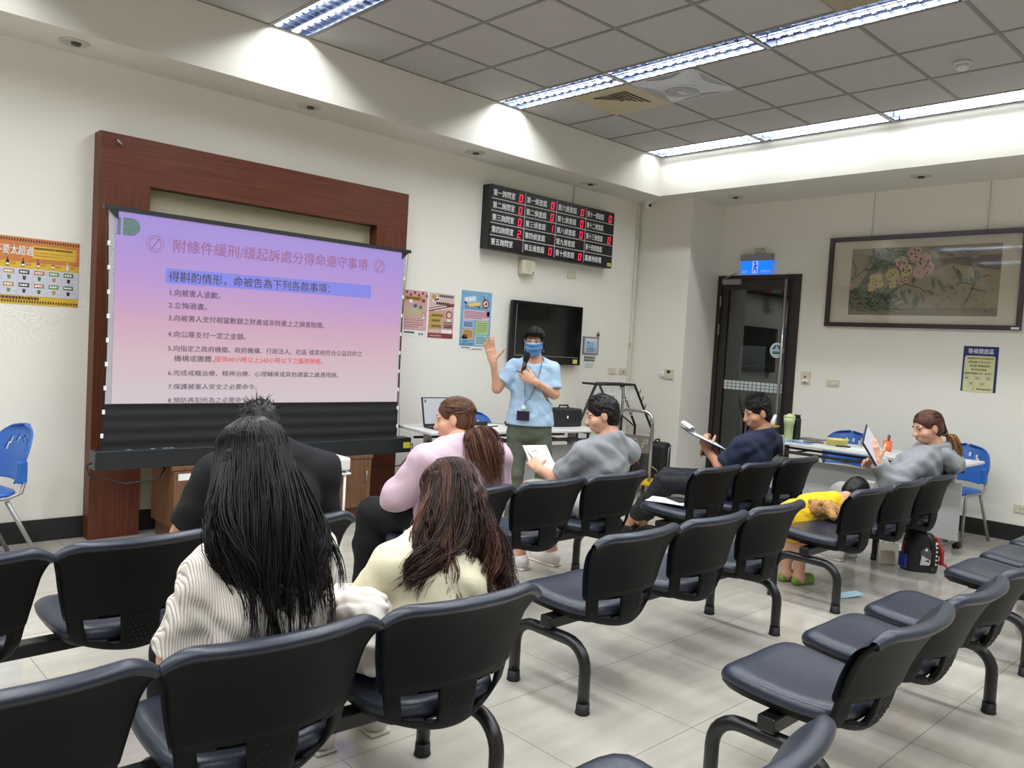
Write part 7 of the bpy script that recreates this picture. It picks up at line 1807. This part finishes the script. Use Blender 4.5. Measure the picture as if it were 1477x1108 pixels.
# hair: close cap, parted fringe, side locks, gathered behind
skin_obj('hair_volume', [cap(J['head'], R, .955, .058, h=.0045), blob([ell(Lh(0, -.115, -.01), (.045, .045, .05)), seg(Lh(0, -.125, -.02), Lh(0, -.12, -.13), .035, .015)], .005, .01)], M_HAIRK, bs_, o)
g = np.random.default_rng(44); cs = []
for i in range(420):
    u = g.uniform(-1, 1); a = V3(*Lh(.03*u, .035+.02*g.random(), .112+.004*g.normal())); b_ = V3(*Lh(.062*u, .092-.018*u*u, .085)); e_ = V3(*Lh(.070*u+.004*g.normal(), .103-.028*u*u, .046+.007*g.normal()+.005*u-.016*(abs(u) > .8)))
    cs.append(crom([a, b_, e_], 9))
for i in range(140):
    q = g.choice([-1, 1]); a = V3(*Lh(q*.045, .045, .10)); b_ = V3(*Lh(q*(.084+.003*g.random()), .045+.01*g.normal(), .035)); e_ = V3(*Lh(q*(.082+.004*g.normal()), .035+.010*g.normal(), -.035+.02*g.normal())); cs.append(crom([a, b_, e_], 10))
for i in range(260):
    ph = g.uniform(-PI, PI); el = g.uniform(.2, 1.5); a = scalp(J['head'], R, ph, el, .97, 1.03)
    if abs(ph) < 1.2 and el < .9: continue
    b_ = scalp(J['head'], R, math.copysign(2.6, ph), .25, .97, 1.04); cs.append(crom([a, (a+b_)/2+nrm((a+b_)/2-V3(*J['head']))*.014, b_], 9))
strands('hair', cs, .0018, M_HAIRK, bs_, o)
hb = HB(bs_); hb.sphere(Lh(-.083, .004, -.026), (.006, .006, .009), WHITE, seg=10); hb.build('earphone', o)
# lanyard with badge
M_LAN = mat('navy_lanyard', (34, 36, 60), .6)
def chest_y(x, z): return .128-1.6*max(0, abs(x+.04)-.05)**2-.25*max(0, z-1.15)
hb = HB(bs_)
hb.tube([W(-.105, .045, 1.335), W(-.098, .085, 1.28), W(-.07, .135, 1.16), W(-.03, .142, 1.06), W(.005, .144, 1.03)], .006, M_LAN, seg=6, flat=.35)
hb.tube([W(.02, .05, 1.335), W(.018, .092, 1.28), W(.014, .138, 1.16), W(.008, .144, 1.03)], .006, M_LAN, seg=6, flat=.35)
hb.tube([W(.006, .146, 1.03), W(.006, .148, 1.005)], .008, M_LAN, seg=6, flat=.35); lo = hb.build('lanyard', o)
TB = Matrix.Translation(W(.015, .150, .0)) @ RZ @ Matrix.Rotation(PI, 4, 'Z')
hb = HB(bs_); hb.disc(0, .990, .016, 0, WHITE, TB); hb.tube([tuple(TB @ Vector((0, .002, .975))), tuple(TB @ Vector((0, .0, .962)))], .005, GREYP, seg=6); hb.build('badge_reel', lo)
hb = HB(bs_); hb.box((-.048, -.003, .888), (.048, .003, .960), mat('dark_badge_holder', (40, 26, 44), .3), M=TB, bev=.002); hb.build('badge', lo)
# microphone held in the left hand
mic0, mic1 = V3(*W(.006, .190, 1.405)), V3(*W(.046, .166, 1.205))
m_ = thing('microphone', 'black hand microphone held at the presenter mask', 'microphone', tuple((mic0+mic1)/2), 0)
c0 = (mic0+mic1)/2; d = nrm(mic0-mic1)
MB().tube([tuple(mic1-c0), tuple(mic1-c0+d*.13)], .015, BLACK, seg=14, radii=[.013, .017]).build('handle', m_)
MB().tube([tuple(mic1-c0+d*.131), tuple(mic1-c0+d*.15), tuple(mic0-c0-d*.012), tuple(mic0-c0)], .02, mat('black_foam', (20, 20, 22), .95, bump=.6, bscale=300), seg=16, radii=[.018, .024, .024, .010]).build('foam_cover', m_)
tag(MB().tube([W(.085, .205, 1.262), W(.030, .212, 1.246)], .004, pm((60, 50, 46)), seg=6).build('pointer_pen'), 'slim pen pointing from the hand that holds the microphone', 'pen')
